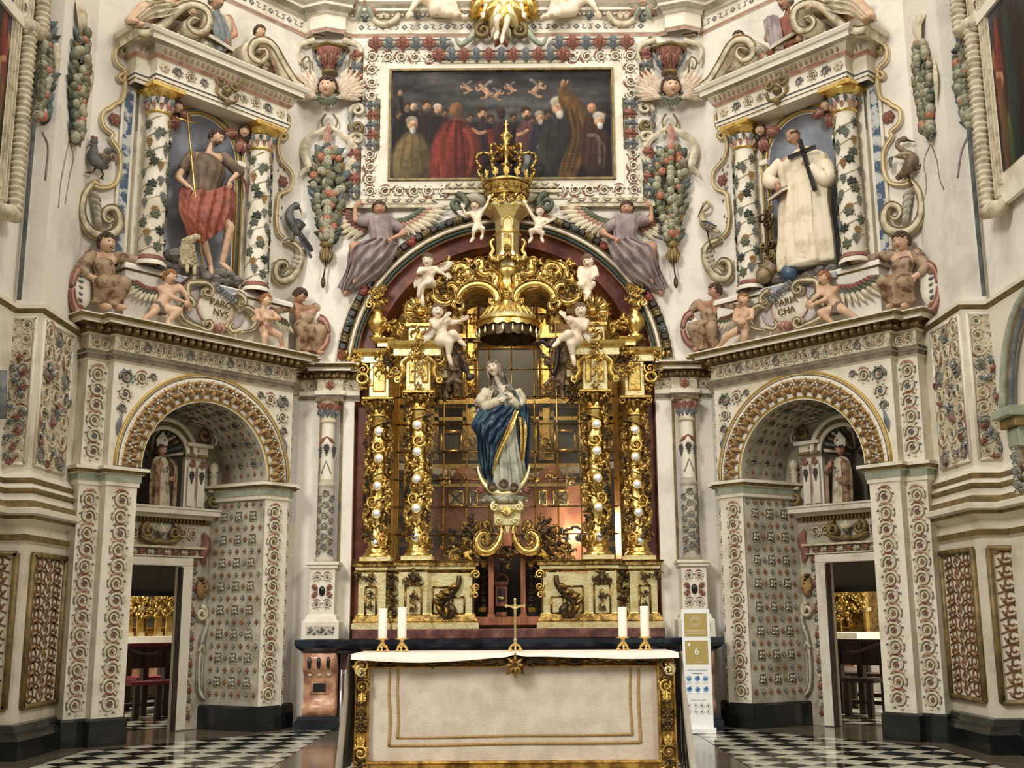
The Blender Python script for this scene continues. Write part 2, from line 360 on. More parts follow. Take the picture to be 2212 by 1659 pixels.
def fruit(name,mats,sq=1.0):
    b=MB(); b.ball((0,0,.3),(.9,.9*sq,.8),10,7,0); b.ball((.1,.05,1.0),(.16,.16,.12),5,3,1); return b.mesh(name,mats)
FRUITC=mat('fruit_cream',(172,164,138),.5,c2=(132,130,106),ns=5); FRUITG=mat('fruit_green',(120,118,90),.5,c2=(86,86,62),ns=5); FRUITR=mat('fruit_red',(150,86,66),.5,c2=(176,120,88),ns=3)
FRS=[fruit('fruit',[FRUITC,DARK]),fruit('fruit',[FRUITG,DARK],1.15),fruit('fruit',[FRUITR,DARK]),fruit('fruit',[FRUITC,DARK],1.25),fruit('fruit',[FRUITG,DARK],.9)]
def gleaf(name,mats):
    b=MB(); b.leaf([(0,-.8,0),(.05,-.3,.25),(0,.3,.25),(-.05,.9,.05)],.5,0,0,.5); return b.mesh(name,mats)
GL=[gleaf('garland_leaf',[GREEN]),gleaf('garland_leaf',[DKGREEN]),gleaf('garland_leaf',[mat('blue_green_paint',(98,110,108),.6,c2=(70,82,80),ns=7)])]
def goldcurl(name,mats,d=1):
    b=MB(); s=spiral((0,0),.9,.12,210 if d>0 else -30,-1.6*d,28,.1,.35)
    b.tube(s,np.linspace(.2,.09,28),6,0,fw=1.2)
    for i in range(5):
        t=(210 if d>0 else -30)-d*(20+i*42); rr=.9-.05*i; drop(b,rr*math.cos(math.radians(t)),rr*math.sin(math.radians(t)),t-d*40,.42,.15,1 if i%2 else 0,.5,.1)
    b.ball((0,0,.5),.18,6,4,1); return b.mesh(name,mats)
GC=goldcurl('gilded_curl',[GOLD,AGOLD],1); GC2=goldcurl('gilded_curl',[AGOLD,GOLD],-1); GCB=goldcurl('gilded_curl',[BRONZE,AGOLD],1)
def goldleaf(name,mats,seed=1):
    b=MB(); r=random.Random(seed)
    for i in range(7):
        a=r.uniform(0,360); l=r.uniform(.55,1.0); aa=math.radians(a); bb=aa+r.uniform(.4,1.1)*r.choice((-1,1))
        p=crv([(0,0,.1),(.45*l*math.cos(aa),.45*l*math.sin(aa),.45),(l*math.cos(bb),l*math.sin(bb),.5),(l*1.1*math.cos(bb+.5),l*1.1*math.sin(bb+.5),.2)],7)
        b.leaf(p,.2,i%2,2,.8)
    for i in range(3): b.ball((r.uniform(-.4,.4),r.uniform(-.4,.4),.45),.16,6,4,0)
    return b.mesh(name,mats)
GF=[goldleaf('gilded_foliage',[GOLD,AGOLD],k) for k in range(3)]; BF=[goldleaf('bronze_foliage',[BRONZE,AGOLD],k+5) for k in range(2)]
def egg(name,mats):
    b=MB(); b.ball((0,0,.1),(.5,.8,.5),6,5,0); b.tube(arc((0,0),.85,200,340,8,.05,1.0),.12,4,1); return b.mesh(name,mats)
EGG=egg('egg_moulding',[OCHRE,DKGOLD]); 
def bx(name,mats,b=.1):
    q=MB(); q.box(-.5,.5,-.5,.5,0,1,0,b); return q.mesh(name,mats)
BLK=bx('dentil',[DKGOLD]); BLKW=bx('modillion',[CREAM])
pb=MB(); pb.ball((0,0,.3),.9,6,4,0); PEARL=pb.mesh('pearl',[CREAM]); pb=MB(); pb.ball((0,0,.3),.9,6,4,0); PEARLG=pb.mesh('pearl',[GOLD])
def modil(name,mats):
    b=MB(); b.box(-.5,.5,-.6,.6,0,.55,0,.1); b.ball((0,-.25,.6),(.4,.45,.35),6,4,1); b.ball((0,.4,.6),(.45,.25,.3),6,4,0); return b.mesh(name,mats)
MODD=modil('cornice_bracket',[DKGOLD,OLIVE])
PM=[SCA,SCB]
def strip(fr,par,p0,p1,n,r,meshes,w=0.0,name='scroll'):
    """scrolls stacked from p0 to p1 (u,v)"""
    p0=np.array(p0);p1=np.array(p1); ang=math.atan2(*(p1-p0)[::-1])-PI/2
    for i in range(n):
        q=p0+(p1-p0)*((i+.5)/n); inst(fr,meshes[i%len(meshes)],name,par,(q[0],q[1],w),ang,(r,r,r*.8))
# ---------------------------------------------------------------- figures
def rot3(yaw=0,pitch=0,roll=0):    # head: yaw to viewer's right +, pitch down +, roll ccw +
    y,p,r=[math.radians(a) for a in (yaw,pitch,roll)]
    Ry=np.array([[math.cos(y),0,math.sin(y)],[0,1,0],[-math.sin(y),0,math.cos(y)]])
    Rx=np.array([[1,0,0],[0,math.cos(p),-math.sin(p)],[0,math.sin(p),math.cos(p)]])
    Rz=np.array([[math.cos(r),-math.sin(r),0],[math.sin(r),math.cos(r),0],[0,0,1]])
    return Rz@Ry@Rx
def head_mb(kind='child',hair='curl',beard=False,seed=1):
    """head about 2 units tall centred at 0, facing +w. slots 0 skin 1 hair 2 eye white 3 dark 4 lip"""
    b=MB(); K,Lr=30,24; V=[]
    for i in range(Lr+1):
        t=PI*i/Lr
        for j in range(K):
            a=2*PI*j/K; x,y,z=math.sin(t)*math.cos(a),math.cos(t),math.sin(t)*math.sin(a)
            jaw=max(0,-y); X=x*.76*(1-.30*jaw**1.5); Y=y*1.0; Z=z*.88*(1-.12*jaw if z>0 else 1-.38*jaw)
            if kind=='child': X*=1.08+.10*math.exp(-((y+.35)/.3)**2)
            if z>0:
                g=lambda cx,cy,sx_,sy_:math.exp(-((x-cx)/sx_)**2-((y-cy)/sy_)**2)
                Z=min(Z,.80+.05*z)
                Z+=.32*g(0,-.20,.12,.15)+.18*g(0,.0,.09,.2)+.05*g(.10,-.24,.07,.06)+.05*g(-.10,-.24,.07,.06)
                Z-=.13*(g(.33,.06,.17,.11)+g(-.33,.06,.17,.11))
                Z+=.06*(g(.33,.25,.25,.09)+g(-.33,.25,.25,.09))+.07*(g(.42,-.28,.2,.2)+g(-.42,-.28,.2,.2))
                Z+=.10*g(0,-.50,.2,.07)-.05*g(0,-.40,.06,.05)-.06*g(0,-.66,.25,.06)+.10*g(0,-.84,.2,.12)
            V.append((X,Y,Z))
    f=[(i*K+j,i*K+(j+1)%K,(i+1)*K+(j+1)%K,(i+1)*K+j) for i in range(Lr) for j in range(K)]; b.add(V,f,0)
    for s in (-1,1):
        b.ball((s*.28,.055,.70),(.145,.088,.08),8,6,2); b.ball((s*.28,.05,.765),(.062,.070,.03),6,4,3)
        b.tube(crv([(s*.13,.19,.80),(s*.28,.26,.79),(s*.45,.20,.66)],6),[.022,.04,.04,.04,.03,.014],4,1 if hair!='white' else 3)
        b.tube(crv([(s*.15,.09,.775),(s*.27,.14,.79),(s*.41,.08,.70)],5),.016,4,3)
        b.ball((s*.76,-.02,-.02),(.07,.2,.13),6,5,0)
    b.ball((0,-.455,.80),(.17,.04,.05),8,4,4); b.ball((0,-.53,.79),(.14,.045,.05),8,4,4); b.tube([(-.17,-.49,.80),(0,-.497,.855),(.17,-.49,.80)],.013,4,3)
    r=random.Random(seed)
    if hair in('curl','long','short'):
        n=110 if hair!='short' else 90
        for i in range(n):
            t=math.acos(1-2*(i+.5)/n*.82); a=i*2.39996
            x,y,z=math.sin(t)*math.cos(a),math.cos(t),math.sin(t)*math.sin(a)
            if z>.15 and y<.44+.1*math.sin(5*a): continue
            if y<-.45: continue
            q=r.uniform(.17,.25); b.ball((x*.82,y*1.0+.02,z*.86),(q*1.05,q*.9,q*1.05),6,4,1)
    if hair=='long':
        for i in range(16):
            a=PI+ (i-7.5)/7.5*PI*.62 -PI/2 ; a=-PI/2+(i-7.5)/7.5*PI*.68
            x,z=.8*math.cos(a),.8*math.sin(a); y0=.2
            p=[(x*.95,y0+.3,z*.9),(x*1.08,y0-.3,z),(x*1.05+.05*math.sin(i*3),-.85,z*.9),(x*1.1+.1*math.sin(i*2),-1.35-.3*r.random(),z*.8)]
            b.tube(crv(p,8),[.15,.17,.17,.16,.15,.14,.12,.06],5,1)
    if hair=='tonsure':
        for i in range(26):
            a=2*PI*i/26
            if math.sin(a)>.75: continue
            for y in (.28,.42,.1): 
                if math.sin(a)>.2 and y<.25: continue
                b.ball((.76*math.cos(a)*(1-.25*(y-.1)),y,.82*math.sin(a)*(1-.2*(y-.1))),.12,5,4,1)
    if beard:
        for i in range(46):
            a=r.uniform(-1,1); t=r.random(); x=a*.52*(1-.5*t); y=-.42-.75*t+.25*abs(a); 
            if abs(x)<.2 and y>-.62: continue
            b.ball((x,y,.62-.25*abs(a)+.08*r.random()-.1*t),(.10,.16,.10),5,4,1)
        for s in (-1,1): b.tube(crv([(0,-.40,.86),(s*.14,-.42,.82),(s*.26,-.52,.74)],5),[.03,.045,.045,.035,.02],4,1)
    return b
HEADS={}
def head(kind,hair,beard=False,seed=1):
    k=(kind,hair,beard,seed%3)
    if k not in HEADS: HEADS[k]=head_mb(kind,hair,beard,seed%3)
    return HEADS[k]
def remesh(mb,vox,it=3):
    me=mb.mesh('tmp',[SKIN]); o=bpy.data.objects.new('tmp',me); COL.objects.link(o)
    m=o.modifiers.new('r','REMESH'); m.mode='VOXEL'; m.voxel_size=vox
    s=o.modifiers.new('s','SMOOTH'); s.factor=.6; s.iterations=it
    dg=bpy.context.evaluated_depsgraph_get(); e=o.evaluated_get(dg); q=e.to_mesh()
    v=np.empty(len(q.vertices)*3); q.vertices.foreach_get('co',v); v=v.reshape(-1,3)
    li=np.empty(len(q.loops),dtype=np.int32); q.loops.foreach_get('vertex_index',li); ls=np.empty(len(q.polygons),dtype=np.int32); q.polygons.foreach_get('loop_start',ls)
    f=[a.tolist() for a in np.split(li,ls[1:])] if len(ls) else []
    e.to_mesh_clear(); bpy.data.objects.remove(o); bpy.data.meshes.remove(me)
    return np.stack([v[:,0],v[:,2],-v[:,1]],1),f
def capsule(b,p,q,rp,rq,k=9):
    p=np.array(p,float);q=np.array(q,float); L=np.linalg.norm(q-p); d=(q-p)/max(L,1e-6); P=[];R=[]
    for t in (-.95,-.6,0): P.append(p+d*rp*t); R.append(rp*math.sqrt(1-t*t))
    for t in (0,.6,.95): P.append(q+d*rq*t); R.append(rq*math.sqrt(1-t*t))
    b.tube(P,R,k,0,ref=(.13,.21,.97))
def hand(b,wr,d,s,m=0,side=1,curl=.5,pn=(0,0,1)):
    """palm and five bent fingers; d direction of the fingers, s hand length"""
    d=unit(d); n=unit(np.array(pn)-np.dot(pn,d)*d); x=np.cross(d,n)*side; R=np.stack([x,d,n],1)
    wr=np.array(wr,float); c=wr+d*s*.25
    b.ball(c,(s*.2,s*.27,s*.10),8,6,m,R)
    for i,(o,L) in enumerate(((-.15,.40),(-.05,.47),(.05,.44),(.145,.34))):
        p=wr+d*s*.42+x*s*o; q=p+d*s*L*.45-n*s*L*.15*curl*2; e=q+unit(d*(1-curl)-n*curl*1.3)*s*L*.35; g=e+unit(d*(1-1.6*curl)-n*curl*1.3)*s*L*.22
        b.tube([wr+d*s*.3+x*s*o*.8,p,q,e,g],[s*.05,s*.058,s*.052,s*.046,s*.03],6,m,ref=tuple(x+.01))
    p=wr+d*s*.1-x*s*.12; b.tube([p,p-x*s*.12+d*s*.12,p-x*s*.17+d*s*.28-n*s*.06,p-x*s*.15+d*s*.4-n*s*.1],[s*.055,s*.062,s*.052,s*.032],6,m,ref=tuple(n+.01))
def foot(b,an,d,s,m=0):
    an=np.array(an,float); d=unit(d); b.tube([an+np.array([0,-.02*s,0])-d*s*.15,an-np.array([0,s*.12,0])+d*s*.1,an-np.array([0,s*.2,0])+d*s*.45,an-np.array([0,s*.24,0])+d*s*.72],[s*.15,s*.19,s*.17,s*.09],8,m,ref=(.1,.9,.3))
class Fig:
    """joints given as picture points with a depth; all lengths follow the head size"""
    def __init__(s,fr,w0,hd,hs,name,label,cat,group=None,base=None,skin=SKIN,hairm=HAIRB,**k):
        s.fr=fr;s.w0=w0;s.hs=hs; s.skin=skin; s.hairm=hairm
        u,v=fr.px(hd[0],hd[1],w0); s.hc=np.array([u,v,w0+(hd[2] if len(hd)>2 else 0)])
        b=base if base is not None else (u,v-hs*3,w0); s.adult=hs>.17; s.root=root(fr,name,label,cat,b,group); s.caps=MB(); s.ex=MB(); s.j={}
        s.R=np.eye(3)
    def p(s,x,y,dw=0.0):
        u,v=s.fr.px(x,y,s.w0); return np.array([u,v,s.w0+dw])
    def head(s,kind,hair,beard=False,yaw=0,pitch=0,roll=0,seed=1,squash=1.0):
        s.R=rot3(yaw,pitch,roll); s.ex.merge(head(kind,hair,beard,seed),s.R,s.hc,s.hs/2)
    def limb(s,pts,rad):
        for i in range(len(pts)-1): capsule(s.caps,pts[i],pts[i+1],rad[i],rad[i+1])
    def body(s,pel,chest,sh_l,sh_r,plump=1.0):
        h=s.hs; neck=s.hc+s.R@np.array([0,-.42*h,-.1*h])
        s.limb([neck,(np.array(sh_l)+np.array(sh_r))/2+np.array([0,.05*h,0])],[.17*h,.2*h])
        s.limb([chest,pel],[.42*h*plump,.40*h*plump]); mid=(np.array(chest)+np.array(pel))/2
        s.limb([sh_l,sh_r],[.22*h,.22*h]); s.limb([np.array(sh_l)*.7+chest*.3,mid],[.28*h*plump,.3*h*plump]); s.limb([np.array(sh_r)*.7+chest*.3,mid],[.28*h*plump,.3*h*plump])
    def arm(s,sh,el,wr,hd=None,side=1,curl=.5,k=1.0,pn=(0,0,1),nohand=False,m=0):
        h=s.hs*k; z=1.3 if s.adult else 1.05; s.limb([sh,el,wr],[.21*h*z,.16*h*z,.11*h*z])
        if not nohand: hand(s.ex,wr,(np.array(hd)-np.array(wr)) if hd is not None else (np.array(wr)-np.array(el)),.72*h,m,side,curl,pn)
    def leg(s,hip,kn,an,toe=None,k=1.0,nofoot=False):
        h=s.hs*k; z=1.4 if s.adult else 1.05; s.limb([hip,kn,an],[.33*h*z,.23*h*z,.14*h*z])
        if not nofoot: foot(s.ex,an,np.array(toe)-np.array(an) if toe is not None else (.2,0,1),.9*h)
    def done(s,vox=.085,name='body',it=3):
        b=MB(); v,f=remesh(s.caps,s.hs*vox,it); b.add(v,f,0)
        if s.ex.v: b.merge(s.ex)
        part(s.fr,b,name,[s.skin,s.hairm,WHITE,DARK,LIP],s.root); return s.root
def robe_rows(rows,folds=9,amp=.12,N=56,seed=0,m=0,b=None,dep=.62,sharp=1.5):
    """rows (v,uL,uR,w): draped cloth rings from top to bottom with vertical folds"""
    b=b or MB(); r=random.Random(seed); ph=[r.uniform(0,6.28) for _ in range(4)]; rings=[]
    P=np.array(rows,float); n=len(P); T=np.linspace(0,1,max(18,n*5)); Q=crv(P[:,:4],len(T))
    for i,t in enumerate(T):
        v,l,rr,w=Q[i][:4]; c=(l+rr)/2; R=(rr-l)/2; ring=[]
        for j in range(N):
            a=2*PI*j/N; g=math.sin(a*folds+ph[0]+1.3*math.sin(t*3+ph[1]))+.5*math.sin(a*folds*1.7+ph[2]+t*4)
            g=math.copysign(abs(g)**sharp,g); k=1+amp*(.25+.75*t)*g*.8
            ring.append((c+R*k*math.cos(a),v,w+R*dep*k*math.sin(a)))
        rings.append(ring)
    b.loft(rings,m,True,True); return b
def sheet(guides,nu=40,nv=26,amp=.02,freq=5,seed=0,m=0,b=None,skew=1.0,sharp=1.0):
    b=b or MB(); G=[crv(g,nv) for g in guides]; r=random.Random(seed); ph=r.uniform(0,6); V=[]
    cols=[crv([g[i] for g in G],nu) for i in range(nv)]
    for i,c in enumerate(cols):
        tv=i/(nv-1); t=np.linspace(0,1,nu); fo=np.sin(2*PI*freq*t+ph+skew*2*tv)+.45*np.sin(2*PI*freq*1.9*t+ph*2-skew*tv*3); fo=np.sign(fo)*np.abs(fo)**sharp
        c=c.copy(); c[:,2]+=amp*fo*np.sin(PI*np.clip(t*.96+.02,0,1))**.3; V.append(c)
    b.loft(V,m,False); return b
def wing(b,root_,tip,n=9,W=.05,L=.5,m=(0,1,2),side=1,w=0.0):
    """overlapping feathers fanned along the wing arm from root to tip"""
    r=np.array(root_,float);t=np.array(tip,float); d=t-r; Ls=np.linalg.norm(d); x=d/Ls; y=np.array([-x[1],x[0],0])*side
    b.tube(crv([r,r+d*.5-y*Ls*.1,t],8),np.linspace(W*.9,W*.4,8),6,m[0])
    for row,(k,wd,mm) in enumerate(((1.0,1.0,m[2]),(.62,.9,m[1]),(.34,.8,m[0]))):
        for i in range(n):
            q=i/(n-1); p=r+d*(.08+.9*q)-y*Ls*.08*math.sin(PI*q); ang=-(.25+1.15*(1-q))*side; c,s_=math.cos(ang),math.sin(ang)
            dd=np.array([x[0]*c-x[1]*s_,x[0]*s_+x[1]*c,0]); l=L*k*(.65+.35*q)
            pp=[p+np.array([0,0,.01*row*2]),p+dd*l*.5+np.array([0,0,W*.35+.008*row]),p+dd*l+np.array([0,0,W*.1])]
            b.leaf(crv(pp,6),W*wd,mm,0,.5)
    return b
# ---------------------------------------------------------------- the walls: two oblique walls, the end wall, two piers
OL=floor(196,1614); OR=floor(1982,1602)
FL=Fr(OL,math.radians(48.2)); FR=Fr(OR,math.radians(-47.6),-1); FB=Fr((-.03,14.12,0),0)
SIDES=[(FL,'left',1),(FR,'right',-1)]
def tol(x,y):   # world xy -> (u,w) of the left wall
    d=np.array([x,y,0])-FL.o; return (float(np.dot(d,FL.U)),float(np.dot(d,FL.N)))
XP,XN,YP=-4.66,-4.93,10.95
PIER=[tol(XN,8.2),tol(XN,YP),tol(XP,YP),tol(XP,12.12)]
LP1=[(-.26,-.6),(-.26,-.12),(-.02,-.12),(-.02,0)]
AC=1.19; AV=2.87; AR=.82; ARR=.80; RD=.85
ENT=[(-.26,-.6),(-.26,-.12),(-.02,-.12),(-.02,0),(2.34,0),(2.34,-.10),(2.46,-.10),(2.46,-.25),(3.1,-.25)]
EPR=[(0,3.98),(.03,4.0),(.03,4.055),(.05,4.06),(.05,4.10),(.012,4.11),(.012,4.265),(.05,4.275),(.06,4.29),(.09,4.30),(.09,4.35),(.17,4.362),(.17,4.395),(.2,4.40),(.23,4.435),(.23,4.45),(-.6,4.45)]
EM=[0,1,0,1,0,2,0,3,3,3,3,4,0,5,0,0]
def face(mb,u0,u1,v0,v1,w,m=0,dep=.3): mb.box(u0,u1,v0,v1,w-dep,w,m)
for fr,sd,S in SIDES:
    lo=MB()                                    # lower oblique wall around its archway
    lo.box(-.9,-.26,0,4.4,-1.3,-.35); lo.box(-.26,-.02,0,4.1,-1.2,-.12); lo.box(-.02,.34,0,AV,-.3,0)
    lo.box(-.02,.25,0,AV,-1.2,-.3)
    lo.box(2.32,2.44,0,4.1,-.6,-.10); lo.box(2.4,3.3,0,4.4,-.6,-.25,2)
    # spandrel plate with round opening
    n=28; o=[];i_=[]
    for k in range(n+1):
        a=PI-PI*k/n; i_.append((AC+AR*math.cos(a),AV+AR*math.sin(a)))
        c,s_=math.cos(a),math.sin(a); t=min((1.21 if c<0 else 1.15)/max(abs(c),1e-6),1.2/max(s_,1e-6)); o.append((AC+t*c,AV+t*s_))
    V=[(x,y,0) for x,y in o]+[(x,y,0) for x,y in i_]; lo.add(V,[(k,n+1+k,n+2+k,k+1) for k in range(n)],0,False)
    lo.box(2.34,2.36,AV,4.1,-.5,0)
    # vault and splayed reveal
    V=[];
    for k in range(n+1):
        a=PI-PI*k/n; V+= [(AC+AR*math.cos(a),AV+AR*math.sin(a),0),(AC-.02+ARR*math.cos(a),AV+ARR*math.sin(a),-RD-.02)]
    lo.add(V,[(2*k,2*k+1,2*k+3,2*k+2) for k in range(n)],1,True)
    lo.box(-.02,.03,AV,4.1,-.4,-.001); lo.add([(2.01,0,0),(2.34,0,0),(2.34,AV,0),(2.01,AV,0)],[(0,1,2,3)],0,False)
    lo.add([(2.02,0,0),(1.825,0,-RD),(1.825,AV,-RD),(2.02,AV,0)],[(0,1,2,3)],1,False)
    W=struct(fr,lo,'wall_lower_'+sd,[CREAM,STONE,GREYW])
    up=MB(); up.box(-.62,.62,4.40,12.5,-.5,-.30); up.box(1.52,3.0,4.40,12.5,-.5,-.30); up.box(.62,1.52,7.3,12.5,-.5,-.3); up.box(.62,1.52,4.4,5.1,-.5,-.3); struct(fr,up,'wall_upper_'+sd,[PLASTER])
    # painted marbling strip by the pier, black base, impost, entablature
    b=MB(); b.box(-.36,-.28,.28,2.6,-.36,-.33); b.box(-.36,-.28,2.9,3.95,-.36,-.33)
    for u in (-.375,-.265): b.box(u-.008,u+.008,.28,3.97,-.36,-.315,1)
    struct(fr,b,'trim_1',[mat('red_marbling',(150,92,74),.5,c2=(206,190,164),ns=6,lo=.42,hi=.55,c3=(118,54,44)),OLIVE])
    b=MB(); bp=[(.03,-.02),(.03,.25),(.012,.275),(-.3,.275)]
    b.sweep([(-.26,-.6),(-.26,-.12),(-.02,-.12),(-.02,0),(.34,0),(.34,-.4)],bp); b.sweep([(1.8,-RD-.03),(2.0,0),(2.30,0),(2.30,-.1),(2.44,-.1),(2.44,-.25),(3.1,-.25)],bp)
    b.box(0,.3,0,.25,-.3,-.02); b.box(2.05,2.28,0,.25,-.3,-.02); struct(fr,b,'baseboard_'+sd,[BLACK])
    b=MB(); ip=[(0,2.64),(.018,2.65),(.018,2.69),(.03,2.695),(.03,2.765),(.055,2.775),(.06,2.79),(.09,2.81),(.09,2.845),(-.2,2.85)]; im=[0,0,0,1,0,2,2,0,0]
    b.sweep([(-.26,-.6),(-.26,-.12),(-.02,-.12),(-.02,0),(.34,0),(.34,-.6)],ip,m=im); b.sweep([(1.8,-RD-.03),(2.0,0),(2.32,0),(2.32,-.1),(2.44,-.1),(2.44,-.25)],ip,m=im)
    struct(fr,b,'trim_2',[CREAM,SAGE,OLIVE])
    b=MB(); b.sweep(ENT,EPR,m=EM); ent=struct(fr,b,'trim_3',[CREAM,OUTL,LIGHT,DKGOLD,CREAM,OLIVE])
    for k in range(24):
        u=.04+k*2.26/23; inst(fr,MODD,'cornice_bracket',ent,(u,4.325,.085),0,(.06,.062,.12))
    for k in range(3): inst(fr,MODD,'cornice_bracket',ent,(-.22+k*.09,4.325,-.035),0,(.06,.062,.12))
    for k in range(4): inst(fr,MODD,'cornice_bracket',ent,(2.52+k*.11,4.325,-.165),0,(.06,.062,.12))
    strip(fr,ent,(.02,4.188),(2.30,4.188),17,.066,[SCA,SCD,SCC,SCB],.012); strip(fr,ent,(-.24,4.188),(-.03,4.188),2,.06,[SCA,SCB],-.105)
    strip(fr,ent,(2.5,4.188),(2.86,4.188),3,.062,[SCA,SCB],-.24)
    # pilaster scrollwork (each scroll its own piece)
    b=MB(); 
    for (u0,u1,v0,v1,w) in ((-.215,-.055,.31,2.6,-.12),(.05,.27,.31,2.6,0),(2.05,2.24,.31,2.6,0),(2.335,2.425,.31,2.6,-.1),(-.215,-.055,2.9,3.95,-.12),(2.37,2.44,2.9,3.95,-.1)): b.box(u0,u1,v0,v1,w-.01,w+.004)
    fld=struct(fr,b,'trim_4',[CREAM])
    strip(fr,fld,(-.14,.32),(-.14,2.58),13,.1,PM,-.115); strip(fr,fld,(.16,.32),(.16,2.58),13,.106,[SCB,SCA],.005)
    strip(fr,fld,(2.145,.32),(2.145,2.58),13,.1,PM,.005); strip(fr,fld,(2.38,.32),(2.38,2.58),13,.06,[SCB,SCA],-.095)
    strip(fr,fld,(-.14,2.92),(-.14,3.92),6,.1,[SCB,SCD,SCA],-.115); strip(fr,fld,(2.4,2.92),(2.4,3.92),7,.05,[SCA,SCB],-.095)
    # arch ring: mouldings, pearls, leaf clusters
    b=MB()
    for (r,t,m) in ((1.135,.018,1),(1.105,.012,0),(1.045,.016,1),(.845,.018,1)): b.tube(arc((AC,AV),r,0,180,40,.012),t,5,m)
    q=arc((AC,AV),1.13,0,180,40,0.0); i2=arc((AC,AV),AR,0,180,40,0.0); q2=q.copy();q2[:,2]=.018;i2[:,2]=.018
    b.loft([i2,q2],2,False); struct(fr,b,'trim_5',[OLIVE,mat('pale_gold_line',(184,152,76),.45,metal=.5),PLASTER]); tr=bpy.data.objects[-1] if 0 else None
    ring=root(fr,'arch_leaf_ring','ring of ochre leaf clusters and pearls around the %s archway'%sd,'ornament',(AC,AV,0),'leaf rings of the two lower archways')
    for k in range(21):
        a=math.radians(4+172*k/20); inst(fr,LB,'leaf_cluster',ring,(AC+.97*math.cos(a),AV+.97*math.sin(a),.02),a-PI/2,(.125,.135,.16))
    for k in range(60):
        a=PI*(k+.5)/60; inst(fr,PEARL,'pearl',ring,(AC+1.075*math.cos(a),AV+1.075*math.sin(a),.012),0,.012)
    # spandrel scrolls
    for (c,lab) in ((.0,'outer'),(2.33,'inner')):
        d=1 if c==0 else -1; sp_=root(fr,'spandrel_scrollwork','painted stucco scrollwork in the %s spandrel of the %s lower archway'%(lab,sd),'ornament',(c+d*.15,3.8,0))
        for (x,y,r,mm) in ((.13,3.83,.095,SCC),(.31,3.84,.085,SCA),(.12,3.64,.085,SCD),(.10,3.48,.06,SCC),(.45,3.88,.05,SCC)):
            inst(fr,mm,'scroll',sp_,(c+d*x,y,.004),0,r,mir=d<0)
        t=MB(); t.leaf([(c+d*.10,3.42,.01),(c+d*.07,3.3,.03),(c+d*.06,3.18,.01)],.035,0,2); part(fr,t,'leaf',[BLUE],sp_)
    # reveal and vault relief: coffers and diamond flowers
    dx,dw=1.825-2.02,-RD; Lr=math.hypot(dx,dw); yaw=math.atan2(dw,dx)  # direction front->back in (u,w)
    rv=root(fr,'reveal_relief','grid of coffers and flowers on the reveal and vault of the %s archway'%sd,'relief',(1.9,.3,-.4),'reliefs lining the lower archways')
    yw=math.atan2(-dw,dx)   # for yaw about z in xyz (u,-w)
    ya=yw-PI
    for r in range(17):
        v=.40+r*.137
        for k in range(7):
            t=.08+k*.13; big=(r%2==1); u=2.02+dx*t; w=dw*t
            if big and k%2==1: inst(fr,COF2,'square_coffer',rv,(u,v,w+.0),0,(.056,.060,.05),yaw=ya)
            else:
                if big and k in(0,): continue
                inst(fr,[SF_RED,SF_GREY,SF_OCH][(k+r)%3],'diamond_flower',rv,(u,v,w),0,(.036,.042,.07),yaw=ya)
    for r in range(15):
        a=math.radians(6+r*9.2)
        for k in range(6):
            t=.09+k*.15; rr=AR+(ARR-AR)*t; u=AC+rr*math.cos(a); v=AV+rr*math.sin(a); w=-RD*t
            me=COF if (r%2==1 and k%2==1) else (SF_RED if (k+r//2)%2 else SF_GREY)
            if r%2==1 and k%2==0: me=SF_GREY
            o=inst(fr,me,'diamond_flower' if me is not COF else 'square_coffer',rv,(0,0,0))
            s=(.062,.058,.06) if me is COF else (.038,.044,.07)
            # local axes: along depth = -w, along arc, normal = to the centre
            X=Vector((0,1,0)); T=Vector((-math.sin(a),0,math.cos(a))); Nn=Vector((-math.cos(a),0,-math.sin(a)))
            # mesh xyz: x right, z up, -y out
            M=Matrix(((X[0]*s[0],-Nn[0]*s[2],T[0]*s[1],u),(X[1]*s[0],-Nn[1]*s[2],T[1]*s[1],-w),(X[2]*s[0],-Nn[2]*s[2],T[2]*s[1],v),(0,0,0,1)))
            if fr.sx<0: M=Matrix.Diagonal((-1,1,1,1))@M
            bb=ROOTB[rv][0]; o.matrix_basis=Matrix.Translation((-bb[0],-bb[1],-bb[2]))@M
    # pier with pedestal and strip panels
    pp=[(.14,-.02),(.14,.17),(.12,.2),(.07,.24),(.05,.30),(0,.31),(-.5,.31)]
    b=MB(); b.sweep(PIER,pp); struct(fr,b,'baseboard_pier_'+sd,[BLACK])
    b=MB(); b.sweep(PIER,[(0,.28),(0,2.05)]); 
    b.sweep(PIER,[(0,1.98),(.035,2.0),(.035,2.06),(0,2.07),(.0,2.16),(.10,2.2),(.10,2.235),(.16,2.25),(.16,2.30),(.14,2.31),(.08,2.38),(.05,2.45),(.08,2.47),(.08,2.50),(.05,2.53),(.03,2.55),(.05,2.57),(.05,2.60),(.0,2.66),(-.01,2.68)],m=[0,1,0,0,0,1,0,0,0,1,0,1,1,0,0,1,1,0,0])
    b.sweep(PIER,[(-.01,2.66),(-.01,4.25)]); b.sweep(PIER,[(-.02,4.25),(.0,4.26),(.03,4.29),(.03,4.33),(-.05,4.35)],m=[1,1,0,0]); b.sweep(PIER,[(-.05,4.3),(-.05,12.5)],m=[2])
    pw=struct(fr,b,'wall_pier_'+sd,[CREAM,OLIVE,PLASTER])
    b=MB(); q=np.array(PIER[1])+0; b.tube([(q[0]-.0,4.4,q[1]+.035),(q[0],12,q[1]+.035)],.022,6,0); 
    b2=b; struct(fr,MB().tube([(q[0],4.38,q[1]+.04),(q[0],12.4,q[1]+.04)],.022,6,0,ref=(0,0,1)),'trim_6',[BLUE])
